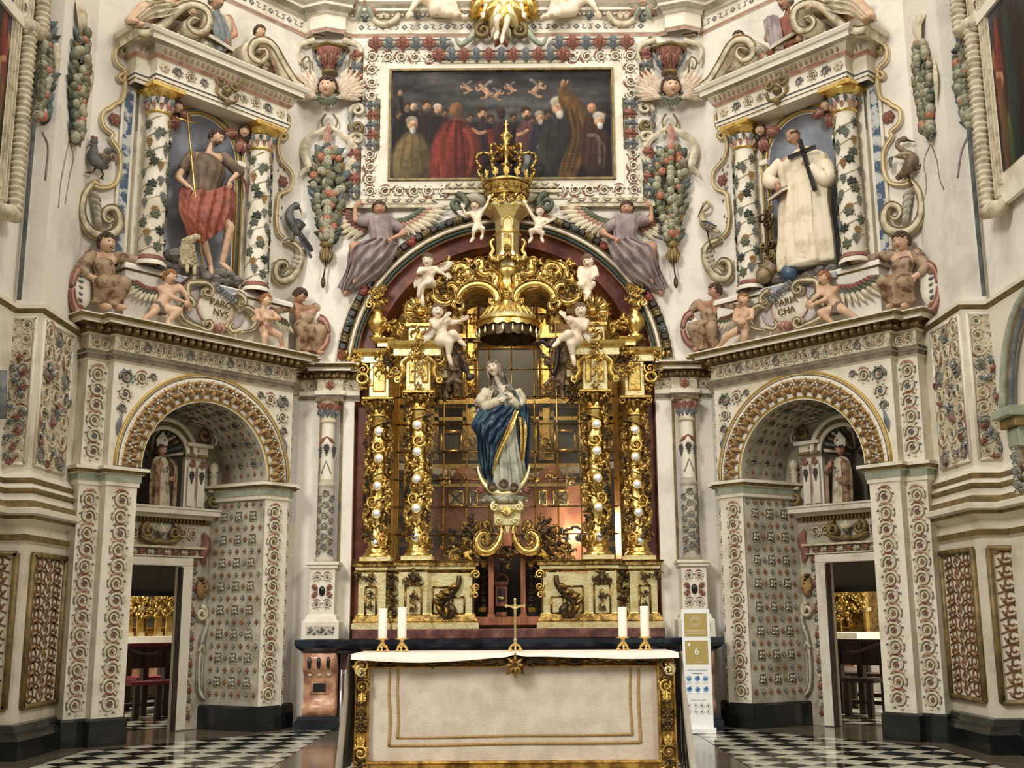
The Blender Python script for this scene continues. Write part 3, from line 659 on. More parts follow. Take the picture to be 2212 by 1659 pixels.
    # frames on the pier faces
    if S>0: PF=Fr((XP,YP,0),0,1); PS=Fr((XP,YP,0),PI/2,1); NS=Fr((XN,YP,0),PI/2,1)
    else:
        wp=lambda x,y:fr.o+fr.U*(-tol(x,y)[0])+fr.N*tol(x,y)[1]
        A=wp(XP,YP);Bp=wp(XP,YP+1);Cn=wp(XN,YP); aa=math.atan2(Bp[1]-A[1],Bp[0]-A[0])
        PS=Fr(A,aa-PI,-1); PF=Fr(A,aa-PI/2,-1); NS=Fr(Cn,aa-PI,-1)
    # arabesque panels with gilt frames
    for (f2,u0,u1,lab) in ((PS,.17,.98,'side'),(PF,-.80,-.06,'front')):
        ap=root(f2,'arabesque_panel','tall gilt-framed brown arabesque panel on the %s face of the %s pier pedestal'%(lab,sd),'panel',((u0+u1)/2,.4,.02))
        v0,v1=.45,1.88; uc=(u0+u1)/2; hw=(u1-u0)/2
        q=MB()
        for (a,c) in (((u0,v0),(u1,v0)),((u1,v0),(u1,v1)),((u1,v1),(u0,v1)),((u0,v1),(u0,v0))): q.tube([(*a,.02),(*c,.02)],.035,4,0)
        part(f2,q,'frame',[OLIVE],ap); part(f2,MB().box(u0,u1,v0,v1,-.01,.008),'panel_field',[CREAM],ap)
        q=MB()
        for k in range(11):
            vc=v0+.09+k*.124
            for s in (-1,1):
                q.tube(spiral((uc+s*hw*.55,vc+.02),hw*.24,hw*.05,90-s*100,-s*1.4,16,.014,0),.012,4,0,fw=.6)
                q.tube(crv([(uc+s*.02,vc-.06,.014),(uc+s*hw*.22,vc,.014),(uc+s*hw*.1,vc+.05,.014),(uc+s*hw*.5,vc+.085,.014),(uc+s*hw*.85,vc+.04,.014)],12),.011,4,0,fw=.6)
                drop(q,uc+s*hw*.3,vc-.03,90-s*60,.07,.016,0,.3,.01); drop(q,uc+s*hw*.75,vc-.04,90+s*40,.06,.014,0,.3,.01)
            drop(q,uc,vc-.02,90,.08,.018,0,.3,.01)
        part(f2,q,'arabesque',[BROWNR],ap)
    # upper strip panels full of scrolls
    for (f2,u0,u1,lab,nc) in ((PS,.06,.80,'side',3),(PF,-.40,-.06,'front',2)):
        ap=root(f2,'scroll_panel','tall panel of dense red and grey scrollwork on the %s face of the %s pier'%(lab,sd),'panel',((u0+u1)/2,2.7,0))
        v0,v1=2.74,4.2; part(f2,MB().box(u0,u1,v0,v1,-.02,.004),'panel_field',[LIGHT],ap)
        q=MB()
        for (a,c) in (((u0,v0),(u1,v0)),((u1,v0),(u1,v1)),((u1,v1),(u0,v1)),((u0,v1),(u0,v0))): q.tube([(*a,.0),(*c,.0)],.02,4,0)
        part(f2,q,'frame',[CREAM],ap)
        r=(u1-u0)/nc/2*.9; nr=int((v1-v0)/(r*1.8))
        for i in range(nr):
            for j in range(nc): inst(f2,[SCC,SCB,SCA,SCD][(i+2*j)%4],'scroll',ap,(u0+(j+.5)*(u1-u0)/nc,v0+(i+.5)*(v1-v0)/nr,.0),(0 if j==0 else PI)+i,(r,min(r,(v1-v0)/nr/1.9),r*.7))
        for i in range(int(nr*2.2)):
            u=RNG.uniform(u0+.03,u1-.03); v=v0+(i+.5)*(v1-v0)/nr/3; inst(f2,[AC_RED,AC_GREY,AC_BLUE][i%3],'acanthus_leaf',ap,(u,v,.01),RNG.uniform(0,6),(.09,.11,.12))
    if S>0: NSL,PFL,PSL=NS,PF,PS
    else: NSR,PFR,PSR=NS,PF,PS
# ---------------------------------------------------------------- end wall with the great arch
BC=-.06; BV=4.33; BR=1.90
b=MB(); n=48
b.box(-3.2,BC-BR-.0,0,BV,-.5,0); b.box(BC+BR,3.2,0,BV,-.5,0); b.box(-3.4,3.4,7.6,12.6,-.5,-.0)
V=[]
for k in range(n+1):
    a=PI-PI*k/n; c,s_=math.cos(a),math.sin(a); t=min(3.2/max(abs(c),1e-6),(7.6-BV)/max(s_,1e-6))
    V+=[(BC+t*c,BV+t*s_,0),(BC+BR*c,BV+BR*s_,0),(BC+BR*c,BV+BR*s_,-.12)]
b.add(V,[(3*k,3*k+1,3*k+4,3*k+3) for k in range(n)]+[(3*k+1,3*k+2,3*k+5,3*k+4) for k in range(n)],0,False)
struct(FB,b,'wall_back',[PLASTER])
def archband(b,r0,r1,w0,w1,m,v0=BV,n=48,legs=None,vb=1.1):
    """band between two concentric arches; w0 at r0, w1 at r1, with straight legs down to vb"""
    A=[(BC-r0,vb,w0)]+[tuple(p) for p in arc((BC,BV),r0,180,0,n,w0)]+[(BC+r0,vb,w0)]
    Bq=[(BC-r1,vb,w1)]+[tuple(p) for p in arc((BC,BV),r1,180,0,n,w1)]+[(BC+r1,vb,w1)]
    b.loft([A,Bq],m,False)
b=MB(); archband(b,1.90,1.87,-.08,-.12,0); archband(b,1.87,1.70,-.12,-.12,0); archband(b,1.70,1.66,-.12,-.42,0)
struct(FB,b,'trim_7',[REDM])
b=MB(); archband(b,1.66,1.60,-.40,-.36,0); archband(b,1.60,1.46,-.36,-.40,1); archband(b,1.46,1.42,-.40,-.75,0); struct(FB,b,'trim_8',[GOLD,AGOLD])
gb=root(FB,'gilded_arch_band','gilt leaf band lining the great arch behind the golden retable','ornament',(BC,BV,-.38))
for k in range(34):
    a=math.radians(4+172*k/33); inst(FB,LB_G,'leaf_cluster',gb,(BC+1.53*math.cos(a),BV+1.53*math.sin(a),-.38),a-PI/2,(.055,.06,.05))
b=MB(); vb0=4.47
def ringtube(b,r,t,m,w): b.tube(arc((BC,BV),r,3,177,60,w),t,6,m)
ringtube(b,1.925,.03,2,.0); ringtube(b,1.955,.012,1,.03); ringtube(b,1.985,.028,0,.01); ringtube(b,2.015,.01,1,.03); ringtube(b,2.15,.014,0,.01)
struct(FB,b,'trim_9',[CREAM,OLIVE,mat('bottle_green',(40,54,44),.5)])
br=root(FB,'bead_ring','ring of dark, gold and red carved beads around the great arch','ornament',(BC,BV+2.07,.03))
def barrel(name,mats,sh):
    q=MB()
    if sh==0: q.box(-.5,.5,-.38,.38,0,.7,0,.12)
    elif sh==1:
        q.tube([(-.5,0,.25),(-.42,0,.25),(-.3,0,.25),(.3,0,.25),(.42,0,.25),(.5,0,.25)],[.4,.62,.45,.45,.62,.4],10,0); q.ball((0,0,.62),(.2,.3,.15),6,4,1)
    else:
        q.ball((0,0,.25),(.6,.5,.5),8,6,0)
        for i in range(5): drop(q,-.45+.22*i,-.2+.1*(i%2),80,.6,.14,1 if i%2 else 0,.4,.5)
    return q.mesh(name,mats)
B0=barrel('black_bead',[DARK],0); B1=barrel('gold_bead',[mat('olive_gilt_bead',(120,104,66),.4,metal=.3,c2=(60,52,34),ns=4),OLIVE],1); B2=barrel('red_bead',[mat('deep_red',(122,44,40),.5,c2=(150,84,66),ns=4),RED],2); B3=barrel('green_bead',[mat('dark_slate',(50,58,58),.5,c2=(84,92,86),ns=4),GREY],2)
NBD=56; seq=[B0,B1,B0,B3,B0,B1,B0,B2]
for k in range(NBD):
    a=math.radians(4+172*(k+.5)/NBD); me=seq[k%8]; inst(FB,me,me.name.split('.')[0],br,(BC+2.08*math.cos(a),BV+2.08*math.sin(a),.0),a-PI/2,(.12 if k%2 else .085,.115,.12))
# end-wall entablature stubs, side columns, pedestals
for S,sd in ((1,'left'),(-1,'right')):
    f=Fr((-.03-.03,14.12,0),0,S)
    P_=[(-3.0,.0),(-2.40,.0),(-2.40,.10),(-2.06,.10),(-2.06,.0),(-1.86,.0)]
    P2=[(-3.0,.0),(-2.38,.0),(-2.38,.06),(-2.08,.06),(-2.08,.0),(-1.86,0)]
    b=MB(); b.sweep(P2,[(0,3.93),(.02,3.95),(.02,4.0),(.04,4.01),(.04,4.06),(.012,4.07),(.012,4.20),(.03,4.21),(.05,4.23),(.05,4.28),(.12,4.30),(.12,4.335),(.15,4.34),(.18,4.38),(.18,4.40),(-.1,4.40)],m=[0,1,0,0,0,2,0,3,3,3,0,0,3,0,0])
    e=struct(f,b,'trim_10',[CREAM,OUTL,LIGHT,DKGOLD])
    for u in (-2.55,-2.47,-2.33,-2.23,-2.13,-2.0,-1.92): inst(f,MODD,'cornice_bracket',e,(u,4.255,.10 if -2.38<u<-2.08 else .04),0,(.05,.05,.09))
    inst(f,AC_RED,'acanthus_leaf',e,(-2.23,4.13,.075),0,(.16,.12,.1))
    for u in (-2.48,-1.98): inst(f,SCD,'scroll',e,(u,4.135,.01),0,.06)
    b=MB(); b.box(-2.36,-2.10,1.28,3.95,-.05,.012); 
    for u in (-2.345,-2.08): b.box(u-.012,u+.012,1.9,3.93,0,.025,1)
    struct(f,b,'trim_11',[GREYW,OLIVE])
    c=root(f,'slender_column','slender white column with carved lower shaft and painted capital, %s of the golden retable'%sd,'column',(-2.23,1.95,.13))
    r=.085; cu,cw=-2.23,.13
    b=MB(); b.lathe(cu,cw,[(r*1.0,2.92),(r*.98,3.2),(r*.95,3.58),(r*.95,3.66)],20,0); part(f,b,'shaft',[CREAM],c)
    b=MB(); b.lathe(cu,cw,[(r*1.05,1.97),(r*1.12,2.3),(r*1.15,2.6),(r*1.1,2.84)],20,0,mod=lambda a,v:1+.05*math.sin(a*9+v*40)*math.sin(v*30)); part(f,b,'carved_shaft',[STONE],c)
    for i in range(6):
        for a in (-.9,0,.9): inst(f,SCC,'scroll',c,(cu+math.sin(a)*r*1.08,2.04+i*.13+.06*(a==0),cw+math.cos(a)*r*1.08),i,(.05,.055,.05),yaw=a)
    b=MB(); b.lathe(cu,cw,[(r*1.45,1.93),(r*1.5,1.95),(r*1.45,1.975),(r*1.15,1.99),(r*1.2,2.01),(r*1.05,2.03)],20,0); b.lathe(cu,cw,[(r*1.1,2.83),(r*1.25,2.85),(r*1.25,2.88),(r*1.05,2.90),(r*1.02,2.93)],20,0); part(f,b,'base',[STONE],c)
    b=MB(); b.lathe(cu,cw,[(r*1.0,3.63),(r*1.2,3.645),(r*1.2,3.665),(r*1.0,3.68),(r*1.0,3.72),(r*1.25,3.86),(r*1.55,3.9)],16,0); b.box(cu-.15,cu+.15,3.895,3.93,cw-.13,cw+.12,1)
    for i in range(5):
        a=-1.2+i*.6; b.leaf([(cu+math.sin(a)*r*1.0,3.7,cw+math.cos(a)*r*1.0),(cu+math.sin(a)*r*1.35,3.77,cw+math.cos(a)*r*1.35),(cu+math.sin(a)*r*1.6,3.80,cw+math.cos(a)*r*1.6)],.04,2,0,.5)
        b.leaf([(cu+math.sin(a+.3)*r*1.1,3.76,cw+math.cos(a+.3)*r*1.1),(cu+math.sin(a+.3)*r*1.5,3.85,cw+math.cos(a+.3)*r*1.5),(cu+math.sin(a+.3)*r*1.8,3.87,cw+math.cos(a+.3)*r*1.8)],.045,3,0,.5)
    part(f,b,'capital',[LIGHT,DKGOLD,BLUE,RED],c)
    for (a,v) in ((-1.1,3.28),(0,3.3),(1.1,3.28)): inst(f,GRD,'grape_bunch',c,(cu+math.sin(a)*r*1.0,v,cw+math.cos(a)*r*1.0),0,(.055,.085,.06),yaw=a)
    b=MB()
    for s in (-1,1): b.leaf([(cu,3.46,cw+r),(cu+s*.06,3.41,cw+r*.9),(cu+s*.10,3.37,cw+r*.4)],.025,0,0); b.tube(crv([(cu,3.16,cw+r),(cu+s*.03,3.08,cw+r),(cu+s*.06,3.0,cw+r*.8)],6),.007,4,1)
    part(f,b,'ribbon',[RED,GREY],c)
    pd=root(f,'column_pedestal','tall white pedestal with black oval boss and red scrolls, %s of the retable'%sd,'pedestal',(cu,1.02,.15))
    b=MB(); b.box(cu-.15,cu+.15,1.3,1.86,-.02,.26); b.sweep([(cu-.15,-.02),(cu-.15,.26),(cu+.15,.26),(cu+.15,-.02)],[(0,1.84),(.03,1.85),(.03,1.88),(.05,1.89),(.05,1.925),(-.1,1.93)]); b.sweep([(cu-.15,-.02),(cu-.15,.26),(cu+.15,.26),(cu+.15,-.02)],[(.07,1.02),(.07,1.22),(.04,1.24),(.03,1.28),(0,1.31)]); part(f,b,'body',[CREAM],pd)
    b=MB(); b.box(cu-.17,cu+.17,1.06,1.18,.3,.335,0,.01)
    for i in range(14): drop(b,cu-.15+i*.023,1.10+.03*(i%2),60*i,.04,.015,1,.5,.335)
    part(f,b,'carved_plinth_panel',[STONE,GREY],pd)
    part(f,MB().ball((cu,1.58,.265),(.038,.06,.03),12,8,0),'oval_boss',[BLACK],pd)
    for (x,y,mi) in ((-.06,1.74,0),(.06,1.74,1),(-.06,1.42,0),(.06,1.42,1)): inst(f,SCW,'scroll',pd,(cu+x,y,.26),0,.058,mir=bool(mi))
    for (x,y,a) in ((-.085,1.62,.6),(.085,1.62,-.6),(-.085,1.54,2.4),(.085,1.54,-2.4)): inst(f,AC_RED,'acanthus_leaf',pd,(cu+x,y,.26),a,(.09,.1,.1))
    # counter console in pink marble
    cs=root(f,'marble_console','pink marble scrolled console with black inlays under the %s end of the counter'%sd,'console',(-2.2,.16,.42))
    prof=[(.52,.86),(.54,.80),(.54,.72),(.51,.66),(.46,.62),(.44,.55),(.44,.34),(.46,.30),(.50,.27),(.50,.20),(.46,.17),(.46,.15)]
    b=MB(); rings=[]
    for u in (-2.39,-2.37,-2.03,-2.01):
        k=0 if -2.38<u<-2.02 else .015; rings.append([(u,v,w-k) for (w,v) in prof]+[(u,.15,-.1),(u,.86,-.1)])
    b.loft(rings,0,True,True); part(f,b,'console_body',[PINKM],cs)
    b=MB()
    for i in range(3): b.tube([(-2.31+i*.11,.69,.525),(-2.31+i*.11,.72,.535),(-2.31+i*.11,.79,.535),(-2.31+i*.11,.82,.52)],[.012,.024,.024,.012],8,0)
    part(f,b,'black_inlay',[BLACK],cs)
    b=MB(); [b.ball((-2.31+i*.11,.615,.465),(.022,.017,.015),8,5,0) for i in range(3)]; part(f,b,'white_stud',[CREAM],cs)
    b=MB(); b.box(-2.31,-2.09,.39,.56,.43,.455,1,.012); b.box(-2.275,-2.125,.42,.52,.44,.462,0,.006); part(f,b,'inlaid_panel',[BLACK,PINKM],cs)
    b=MB(); b.sweep([(-2.42,-.1),(-2.42,.48),(-1.98,.48),(-1.98,-.1)],[(.05,0),(.05,.09),(.03,.11),(.02,.15),(-.2,.15)]); part(f,b,'plinth',[NAVY],cs)
# counter slab, front wall, steps
b=MB(); b.sweep([(-2.42,-.1),(-2.42,.44),(2.38,.44),(2.38,-.1)],[(.02,.86),(.03,.885),(.08,.92),(.10,.96),(.10,1.01),(.09,1.015),(-.6,1.015)],m=None); b.box(-2.4,2.36,.86,.95,-.3,.40)
ct=single(FB,b,'counter_slab',[NAVY],'long polished black marble slab, blue reflections in its colour, under the golden retable','counter')
b=MB(); b.box(-2.02,1.98,0,.9,-.3,.32); b.box(-2.0,1.96,0,.13,.2,.5,1); 
for s in (-1,1): b.tube([(-.02+s*1.70,.05,.40),(-.02+s*1.70,.78,.40)],.07,10,2)
struct(FB,b,'wall_counter_front',[PURM,NAVY,PINKM])
b=MB(); b.box(-1.86,1.80,1.012,1.13,-.5,.50,0,.012); single(FB,b,'marble_step',[PURM],'purple-red marble step carrying the golden retable','step')
# ---------------------------------------------------------------- floor
b=MB(); b.box(-8,8,-.2,-.004,-1,12); fl=struct(Fr((0,18,0),0),MB().box(-9,9,-.2,-.004,-3,17),'floor',[PATHM])
TS=.28
def clip(poly,a,bq,c):
    out=[]
    for i in range(len(poly)):
        p,q=poly[i],poly[(i+1)%len(poly)]; dp=a*p[0]+bq*p[1]-c; dq=a*q[0]+bq*q[1]-c
        if dp>=0: out.append(p)
        if dp*dq<0: t=dp/(dp-dq); out.append((p[0]+(q[0]-p[0])*t,p[1]+(q[1]-p[1])*t))
    return out
def tileobj(name,poly,m):
    c=np.mean(np.array(poly),0); me=bpy.data.meshes.new(name); n=len(poly); g=.0025
    P=[]
    for p in poly:
        d=np.array(p)-c; L=np.linalg.norm(d); q=c+d*(1-g/max(L,.01)); P.append((q[0]-c[0],q[1]-c[1],.0))
    P2=[(x,y,-.012) for x,y,z in P]; me.from_pydata(P+P2,[],[tuple(range(n))]+[(i,n+i,n+(i+1)%n,(i+1)%n) for i in range(n)]); me.materials.append(m)
    o=bpy.data.objects.new(name,me); COL.objects.link(o); o.parent=fl; o.matrix_basis=fl.matrix_world.inverted()@Matrix.Translation((c[0],c[1],.0)); return o
eL=(floor(698,1587)[0]+floor(595,1654)[0])/2; eR=(floor(1485,1578)[0]+floor(1630,1657)[0])/2
nL=FL.N[:2]; nR=FR.N[:2]; cL=np.dot(nL,(FL.o+FL.N*.26)[:2]); cRt=np.dot(nR,(FR.o+FR.N*.26)[:2])
regs=[[(-1,0,-eL),(nL[0],nL[1],cL),(1,0,XP+.45)],[(1,0,eR),(nR[0],nR[1],cRt),(-1,0,-(4.55-.45))],[(1,0,eL+.55),(-1,0,-(eR-.55)),(0,-1,-13.2)]]
cnt=0; stuff=MB(); stuffB=MB(); seen=[]
for ri,rg in enumerate(regs):
    for i in range(-60,61):
        for j in range(-60,61):
            h=TS/math.sqrt(2); cx,cy=-2.2+(i-j)*h,12.0+(i+j)*h
            if not(-6<cx<6 and 6.0<cy<15): continue
            P=[(cx-h,cy),(cx,cy-h),(cx+h,cy),(cx,cy+h)]
            for (a,bq,c) in rg:
                P=clip(P,a,bq,c)
                if len(P)<3: break
            if len(P)<3: continue
            A=abs(sum(P[k][0]*P[(k+1)%len(P)][1]-P[(k+1)%len(P)][0]*P[k][1] for k in range(len(P))))/2
            if A<.0008: continue
            m=TBLACK if (i%2==0) ^ (j%2==0) else TWHITE
            d=np.array([cx,cy,0])-CAM; dep=d@FW; px=1106+F_PX*(d@CR)/dep; py=829.5-F_PX*(d@CU)/dep
            vis=(0<px<2212 and py<1668) and not (770<px<1440)
            seen.append((0 if vis else 1,-py,P,m))
seen.sort(key=lambda t:(t[0],t[1]))
for k,(v_,y_,P,m) in enumerate(seen):
    if k<295 and v_==0: tileobj('floor_tile',P,m)
    else:
        (stuff if m is TWHITE else stuffB).add([(p[0],.0,18-p[1]) for p in P],[tuple(range(len(P)))],0,False)
F0=Fr((0,18,0),0)
for s_,m in ((stuff,TWHITE),(stuffB,TBLACK)):
    if s_.n: tag(part(F0,s_,'floor_tiles_distant',[m],fl),kind='stuff').matrix_basis=Matrix.Identity(4)
# ---------------------------------------------------------------- upper aedicules on the oblique walls
def band(b,path,t,w0,w1,m=0,rim=None,rt=.012):
    """curved band of thickness t in the wall plane, from w0 out to w1, with rolled rims"""
    p=np.asarray(path,float)[:,:2]; d=np.gradient(p,axis=0); d/=np.maximum(np.linalg.norm(d,axis=1,keepdims=True),1e-9); nn=np.stack([-d[:,1],d[:,0]],1)
    t=np.broadcast_to(np.asarray(t,float),(len(p),))[:,None]; A=p+nn*t/2; B_=p-nn*t/2; z=lambda q,w:np.c_[q,np.linspace(w,w+.006,len(q))]
    R=[[a,b_,c,d_] for a,b_,c,d_ in zip(z(A,w0),z(A,w1),z(B_,w1),z(B_,w0))]
    b.loft(R,m,True,True)
    if rim is not None: b.tube(z(A,w1),rt,5,rim); b.tube(z(B_,w1),rt,5,rim)
    return b
def pxs(fr,pts,w=0.0): return [fr.P(x,y,w) for x,y in pts]
NC,NV,NR=1.07,6.78,.46; CART=[]
def vine_column(fr,name,label,cu,cw,v0,v1,r,mir):
    c=root(fr,name,label,'column',(cu,v0,cw)); H=v1-v0
    b=MB(); b.lathe(cu,cw,[(r*1.35,v0),(r*1.38,v0+.03),(r*1.2,v0+.06)],20,0); b.lathe(cu,cw,[(r*1.25,v0+.06),(r*1.28,v0+.075),(r*1.15,v0+.09),(r*1.03,v0+.12)],20,1); part(fr,b,'base',[CREAM,RED],c)
    b=MB(); b.lathe(cu,cw,[(r*1.03,v0+.1),(r*1.05,v0+H*.35),(r*.98,v0+H*.7),(r*.92,v1-.33)],24,0); part(fr,b,'shaft',[CREAM],c)
    b=MB(); turns=4.2; s=1 if mir else -1; n=90
    for ph in (0,PI):
        P=[]
        for i in range(n):
            t=i/(n-1); a=ph+s*turns*2*PI*t; rr=r*(1.05-.1*t)+.006; P.append((cu+rr*math.cos(a),v0+.14+(H-.5)*t,cw+rr*math.sin(a)))
        b.tube(P,.009,5,0,ref=(0,1,0.01))
    part(fr,b,'vine_stem',[LIGHT],c)
    k=0
    for i in range(34):
        t=(i+.5)/34; a=PI/2+ (i*2.4); 
        u_=math.sin(a-PI/2)
        if math.sin(a)<-.15: a=-a
        rr=r*(1.04-.1*t)+.004; v=v0+.2+(H-.6)*t; yaw=math.atan2(math.cos(a),math.sin(a))
        me=[VL,GR,VL,GRO,VLD,GR][i%6]; sc_=.085 if me in(VL,VLD) else .062
        inst(fr,me,me.name.split('.')[0],c,(cu+rr*math.cos(a),v,cw+rr*math.sin(a)),i*1.1 if me in(VL,VLD) else 0,(sc_,sc_*1.15,sc_*.7),yaw=yaw)
    b=MB(); vc=v1-.33; b.lathe(cu,cw,[(r*.95,vc),(r*1.1,vc+.012),(r*1.1,vc+.03),(r*.95,vc+.04)],20,1); b.lathe(cu,cw,[(r*.92,vc+.04),(r*.95,vc+.12),(r*1.15,vc+.19)],20,0)
    for q,(va,m,k) in enumerate(((vc+.045,2,1.0),(vc+.11,3,1.1))):
        for i in range(10):
            a=2*PI*(i+.5*q)/10; e=lambda rr,v:(cu+r*rr*math.cos(a),v,cw+r*rr*math.sin(a)); b.leaf([e(.95*k,va),e(1.12*k,va+.05),e(1.25*k,va+.075),e(1.32*k,va+.06)],.035,m,0,.5)
    b.lathe(cu,cw,[(r*1.05,vc+.19),(r*1.5,vc+.25),(r*1.55,vc+.28)],20,1,mod=lambda a,v:1+.04*math.cos(a*14)); b.box(cu-r*1.6,cu+r*1.6,vc+.28,v1,cw-r*1.5,cw+r*1.55,1)
    part(fr,b,'capital',[CREAM,GOLD,ROSE,BLUE],c)
    return c
for fr,sd,S in SIDES:
    a=root(fr,'aedicule','pedimented stucco aedicule with a round-headed grey niche on the %s oblique wall'%sd,'aedicule',(1.2,4.46,-.1))
    b=MB(); b.box(.10,2.34,4.45,5.10,-.5,-.10); b.sweep([(.10,-.5),(.10,-.10),(2.34,-.10),(2.34,-.5)],[(0,5.06),(.03,5.08),(.03,5.12),(.01,5.15),(-.4,5.15)],m=[1,0,0,0]); part(fr,b,'pedestal',[PLASTER,OLIVE],a)
    # body with niche opening
    b=MB(); n=24; L_,R_,T_=.20,2.06,7.32; V=[]
    for k in range(n+1):
        t=PI-PI*k/n; c,s_=math.cos(t),math.sin(t); q=min(((NC-L_) if c<0 else (R_-NC))/max(abs(c),1e-6),(T_-NV)/max(s_,1e-6)); V+=[(NC+q*c,NV+q*s_,-.22),(NC+NR*c,NV+NR*s_,-.22)]
    b.add(V,[(2*k,2*k+1,2*k+3,2*k+2) for k in range(n)],0,False); b.box(L_,NC-NR,5.1,NV,-.4,-.22); b.box(NC+NR,R_,5.1,NV,-.4,-.22); part(fr,b,'back_plate',[CREAM],a)
    b=MB(); rings=[]
    for (vv,kk) in [(5.12,1),(NV,1)]+[(NV+NR*math.sin(x),math.cos(x)) for x in np.radians([15,30,45,60,75,88])]:
        rings.append([(NC+NR*kk*math.cos(t),vv,-.22-.30*kk*math.sin(t)) for t in np.linspace(0,PI,20)])
    b.loft(rings,0,False); b.box(NC-NR,NC+NR,5.05,5.12,-.5,-.05); part(fr,b,'niche_shell',[GBG],a)
    b=MB(); path=[(NC-NR-.03,5.15,-.2)]+[tuple(p) for p in arc((NC,NV),NR+.03,180,0,30,-.2)]+[(NC+NR+.03,5.15,-.2)]
    b.tube(path,.018,6,0); p2=[(NC-NR-.10,5.15,-.2)]+[tuple(p) for p in arc((NC,NV),NR+.10,180,0,30,-.2)]+[(NC+NR+.10,5.15,-.2)]; b.tube(p2,.014,6,0)
    mid=[(NC-NR-.065,5.15,-.205)]+[tuple(p) for p in arc((NC,NV),NR+.065,180,0,30,-.205)]+[(NC+NR+.065,5.15,-.205)]; b.tube(mid,.026,4,1,fw=.4)
    for s in(-1,1): b.box(NC+s*(NR+.06)-.06,NC+s*(NR+.06)+.06,NV-.04,NV+.03,-.22,-.15,2,.01)
    part(fr,b,'niche_frame',[mat('pale_gold_line',(184,152,76)),BLUE,CREAM],a)
    # marbled strips
    b=MB(); 
    for (u0,u1) in ((.04,.14),(2.06,2.12)):
        b=MB(); b.box(u0-.035,u1+.035,5.15,7.3,-.3,-.26,0); b.box(u0,u1,5.15,7.3,-.3,-.25,1)
        part(fr,b,'marbled_strip',[CREAM,mat('blue_marbling',(186,186,178),.5,c2=(64,82,104),ns=9,lo=.46,hi=.54)],a)
    # spandrel cherub heads
    for k,(uu,vv) in enumerate(((.62,7.18),(1.56,7.18))):
        h=root(fr,'winged_cherub_head','small cherub head with red wings in the %s corner above the %s niche'%(('outer','inner')[k],sd),'sculpture',(uu,vv,-.15))
        q=MB(); d=1 if k==0 else -1; q.merge(head('child','curl',False,k),rot3(25*d,10,0),(uu,vv,-.10),.072)
        part(fr,q,'head',[SKIN,HAIRB,WHITE,DARK,LIP],h); q=MB()
        for (x,y,t) in ((.12,.02,-20),(.03,-.14,-85),(-.03,-.17,-100)):
            for i in range(3): drop(q,uu+d*x*.5,vv+y*.5-.03*i,t if d>0 else 180-t,.2-.03*i,.05,i%2,.3,-.18+.01*i)
        part(fr,q,'wing',[RED,ROSE],h)
    # entablature
    EP=[(.06,-.3),(.06,-.10),(.24,-.10),(.24,.06),(2.08,.06),(2.08,-.3)]
    pr=[(0,7.30),(0,7.345),(.015,7.35),(.015,7.385),(.03,7.40),(.03,7.42),(0,7.43),(0,7.60),(.02,7.61),(.04,7.635),(.05,7.65),(.09,7.74),(.15,7.76),(.15,7.82),(.18,7.83),(.20,7.87),(.20,7.885),(-.45,7.89)]
    b=MB(); b.sweep(EP,pr,m=[0,3,0,2,0,0,0,0,1,1,4,4,0,0,0,0,0]); b.box(.26,2.06,7.3,7.31,-.3,.05); part(fr,b,'entablature',[CREAM,ROSE,BLUE,OLIVE,STONE],a)
    for k in range(26): inst(fr,EGG,'egg_moulding',a,(.29+k*1.76/25,7.70,.125),PI,(.038,.05,.04))
    for k in range(3): inst(fr,EGG,'egg_moulding',a,(.08+k*.06,7.70,-.035),PI,(.03,.05,.04))
    for k,(x,mm,r) in enumerate(((.33,ROS_LT,.07),(.50,SCC,.07),(.68,SCA,.07),(.86,SCC,.06),(1.42,SCD,.06),(1.6,SCA,.07),(1.78,SCC,.07),(1.97,ROS_LT,.07))): inst(fr,mm,'rosette' if mm is ROS_LT else 'scroll',a,(x,7.515,.062),0,r)
    # central mask cartouche on the frieze
    q=MB(); 
    for s in (-1,1): q.tube(spiral((1.16+s*.09,7.60),.075,.015,90,-s*1.3,18,.09,.03),np.linspace(.022,.012,18),6,0); q.tube(crv([(1.16+s*.02,7.38,.1),(1.16+s*.12,7.42,.1),(1.16+s*.15,7.52,.1)],7),.02,6,0)
    q.merge(head('child','curl',False,1),None,(1.16,7.5,.10),.06); drop(q,1.16,7.4,-90,.1,.05,0,.5,.1)
    part(fr,q,'frieze_mask',[OLIVE,DKGOLD,WHITE,DARK,OLIVE],a)
    # broken volute pediment
    for k,pts in enumerate(([(290,72),(315,74),(345,58),(380,24),(412,14),(440,26),(446,52),(432,72),(410,70),(400,55),(410,42),(424,46)],[(648,192),(630,178),(606,140),(588,108),(570,92),(548,92),(535,108),(538,128),(556,136),(570,124),(566,110),(554,110)])):
        q=MB(); P=crv([(*FL.px(x,y,.10),0) for x,y in pts],46); band(q,P,np.r_[np.linspace(.10,.085,30),np.linspace(.08,.03,16)],-.25,.17,0,1,.010); part(fr,q,'volute',[LIGHT,OLIVE],a)
        # carved block below the curl
        u,v=FL.px(*((405,90),(590,150))[k],0); 
        for i in range(3): inst(fr,AC_RED if i%2 else AC_LT,'acanthus_leaf',a,(u-.12+i*.12,v-.0,-.02),.3,(.14,.16,.12))
        q=MB(); u,v=FL.px(*((420,50),(556,114))[k],.16); 
        for i in range(9): q.tube([(u-.07+.0,v-.08-.0,.16-.04*i),(u+.07,v-.08,.16-.04*i)],.02,5,0)
        part(fr,q,'ribbed_roll',[STONE],a)
    # columns
    vine_column(fr,'vine_column','white column wrapped in carved vines, outer one of the %s aedicule'%sd,.38,-.09,5.15,7.30,.132,S<0)
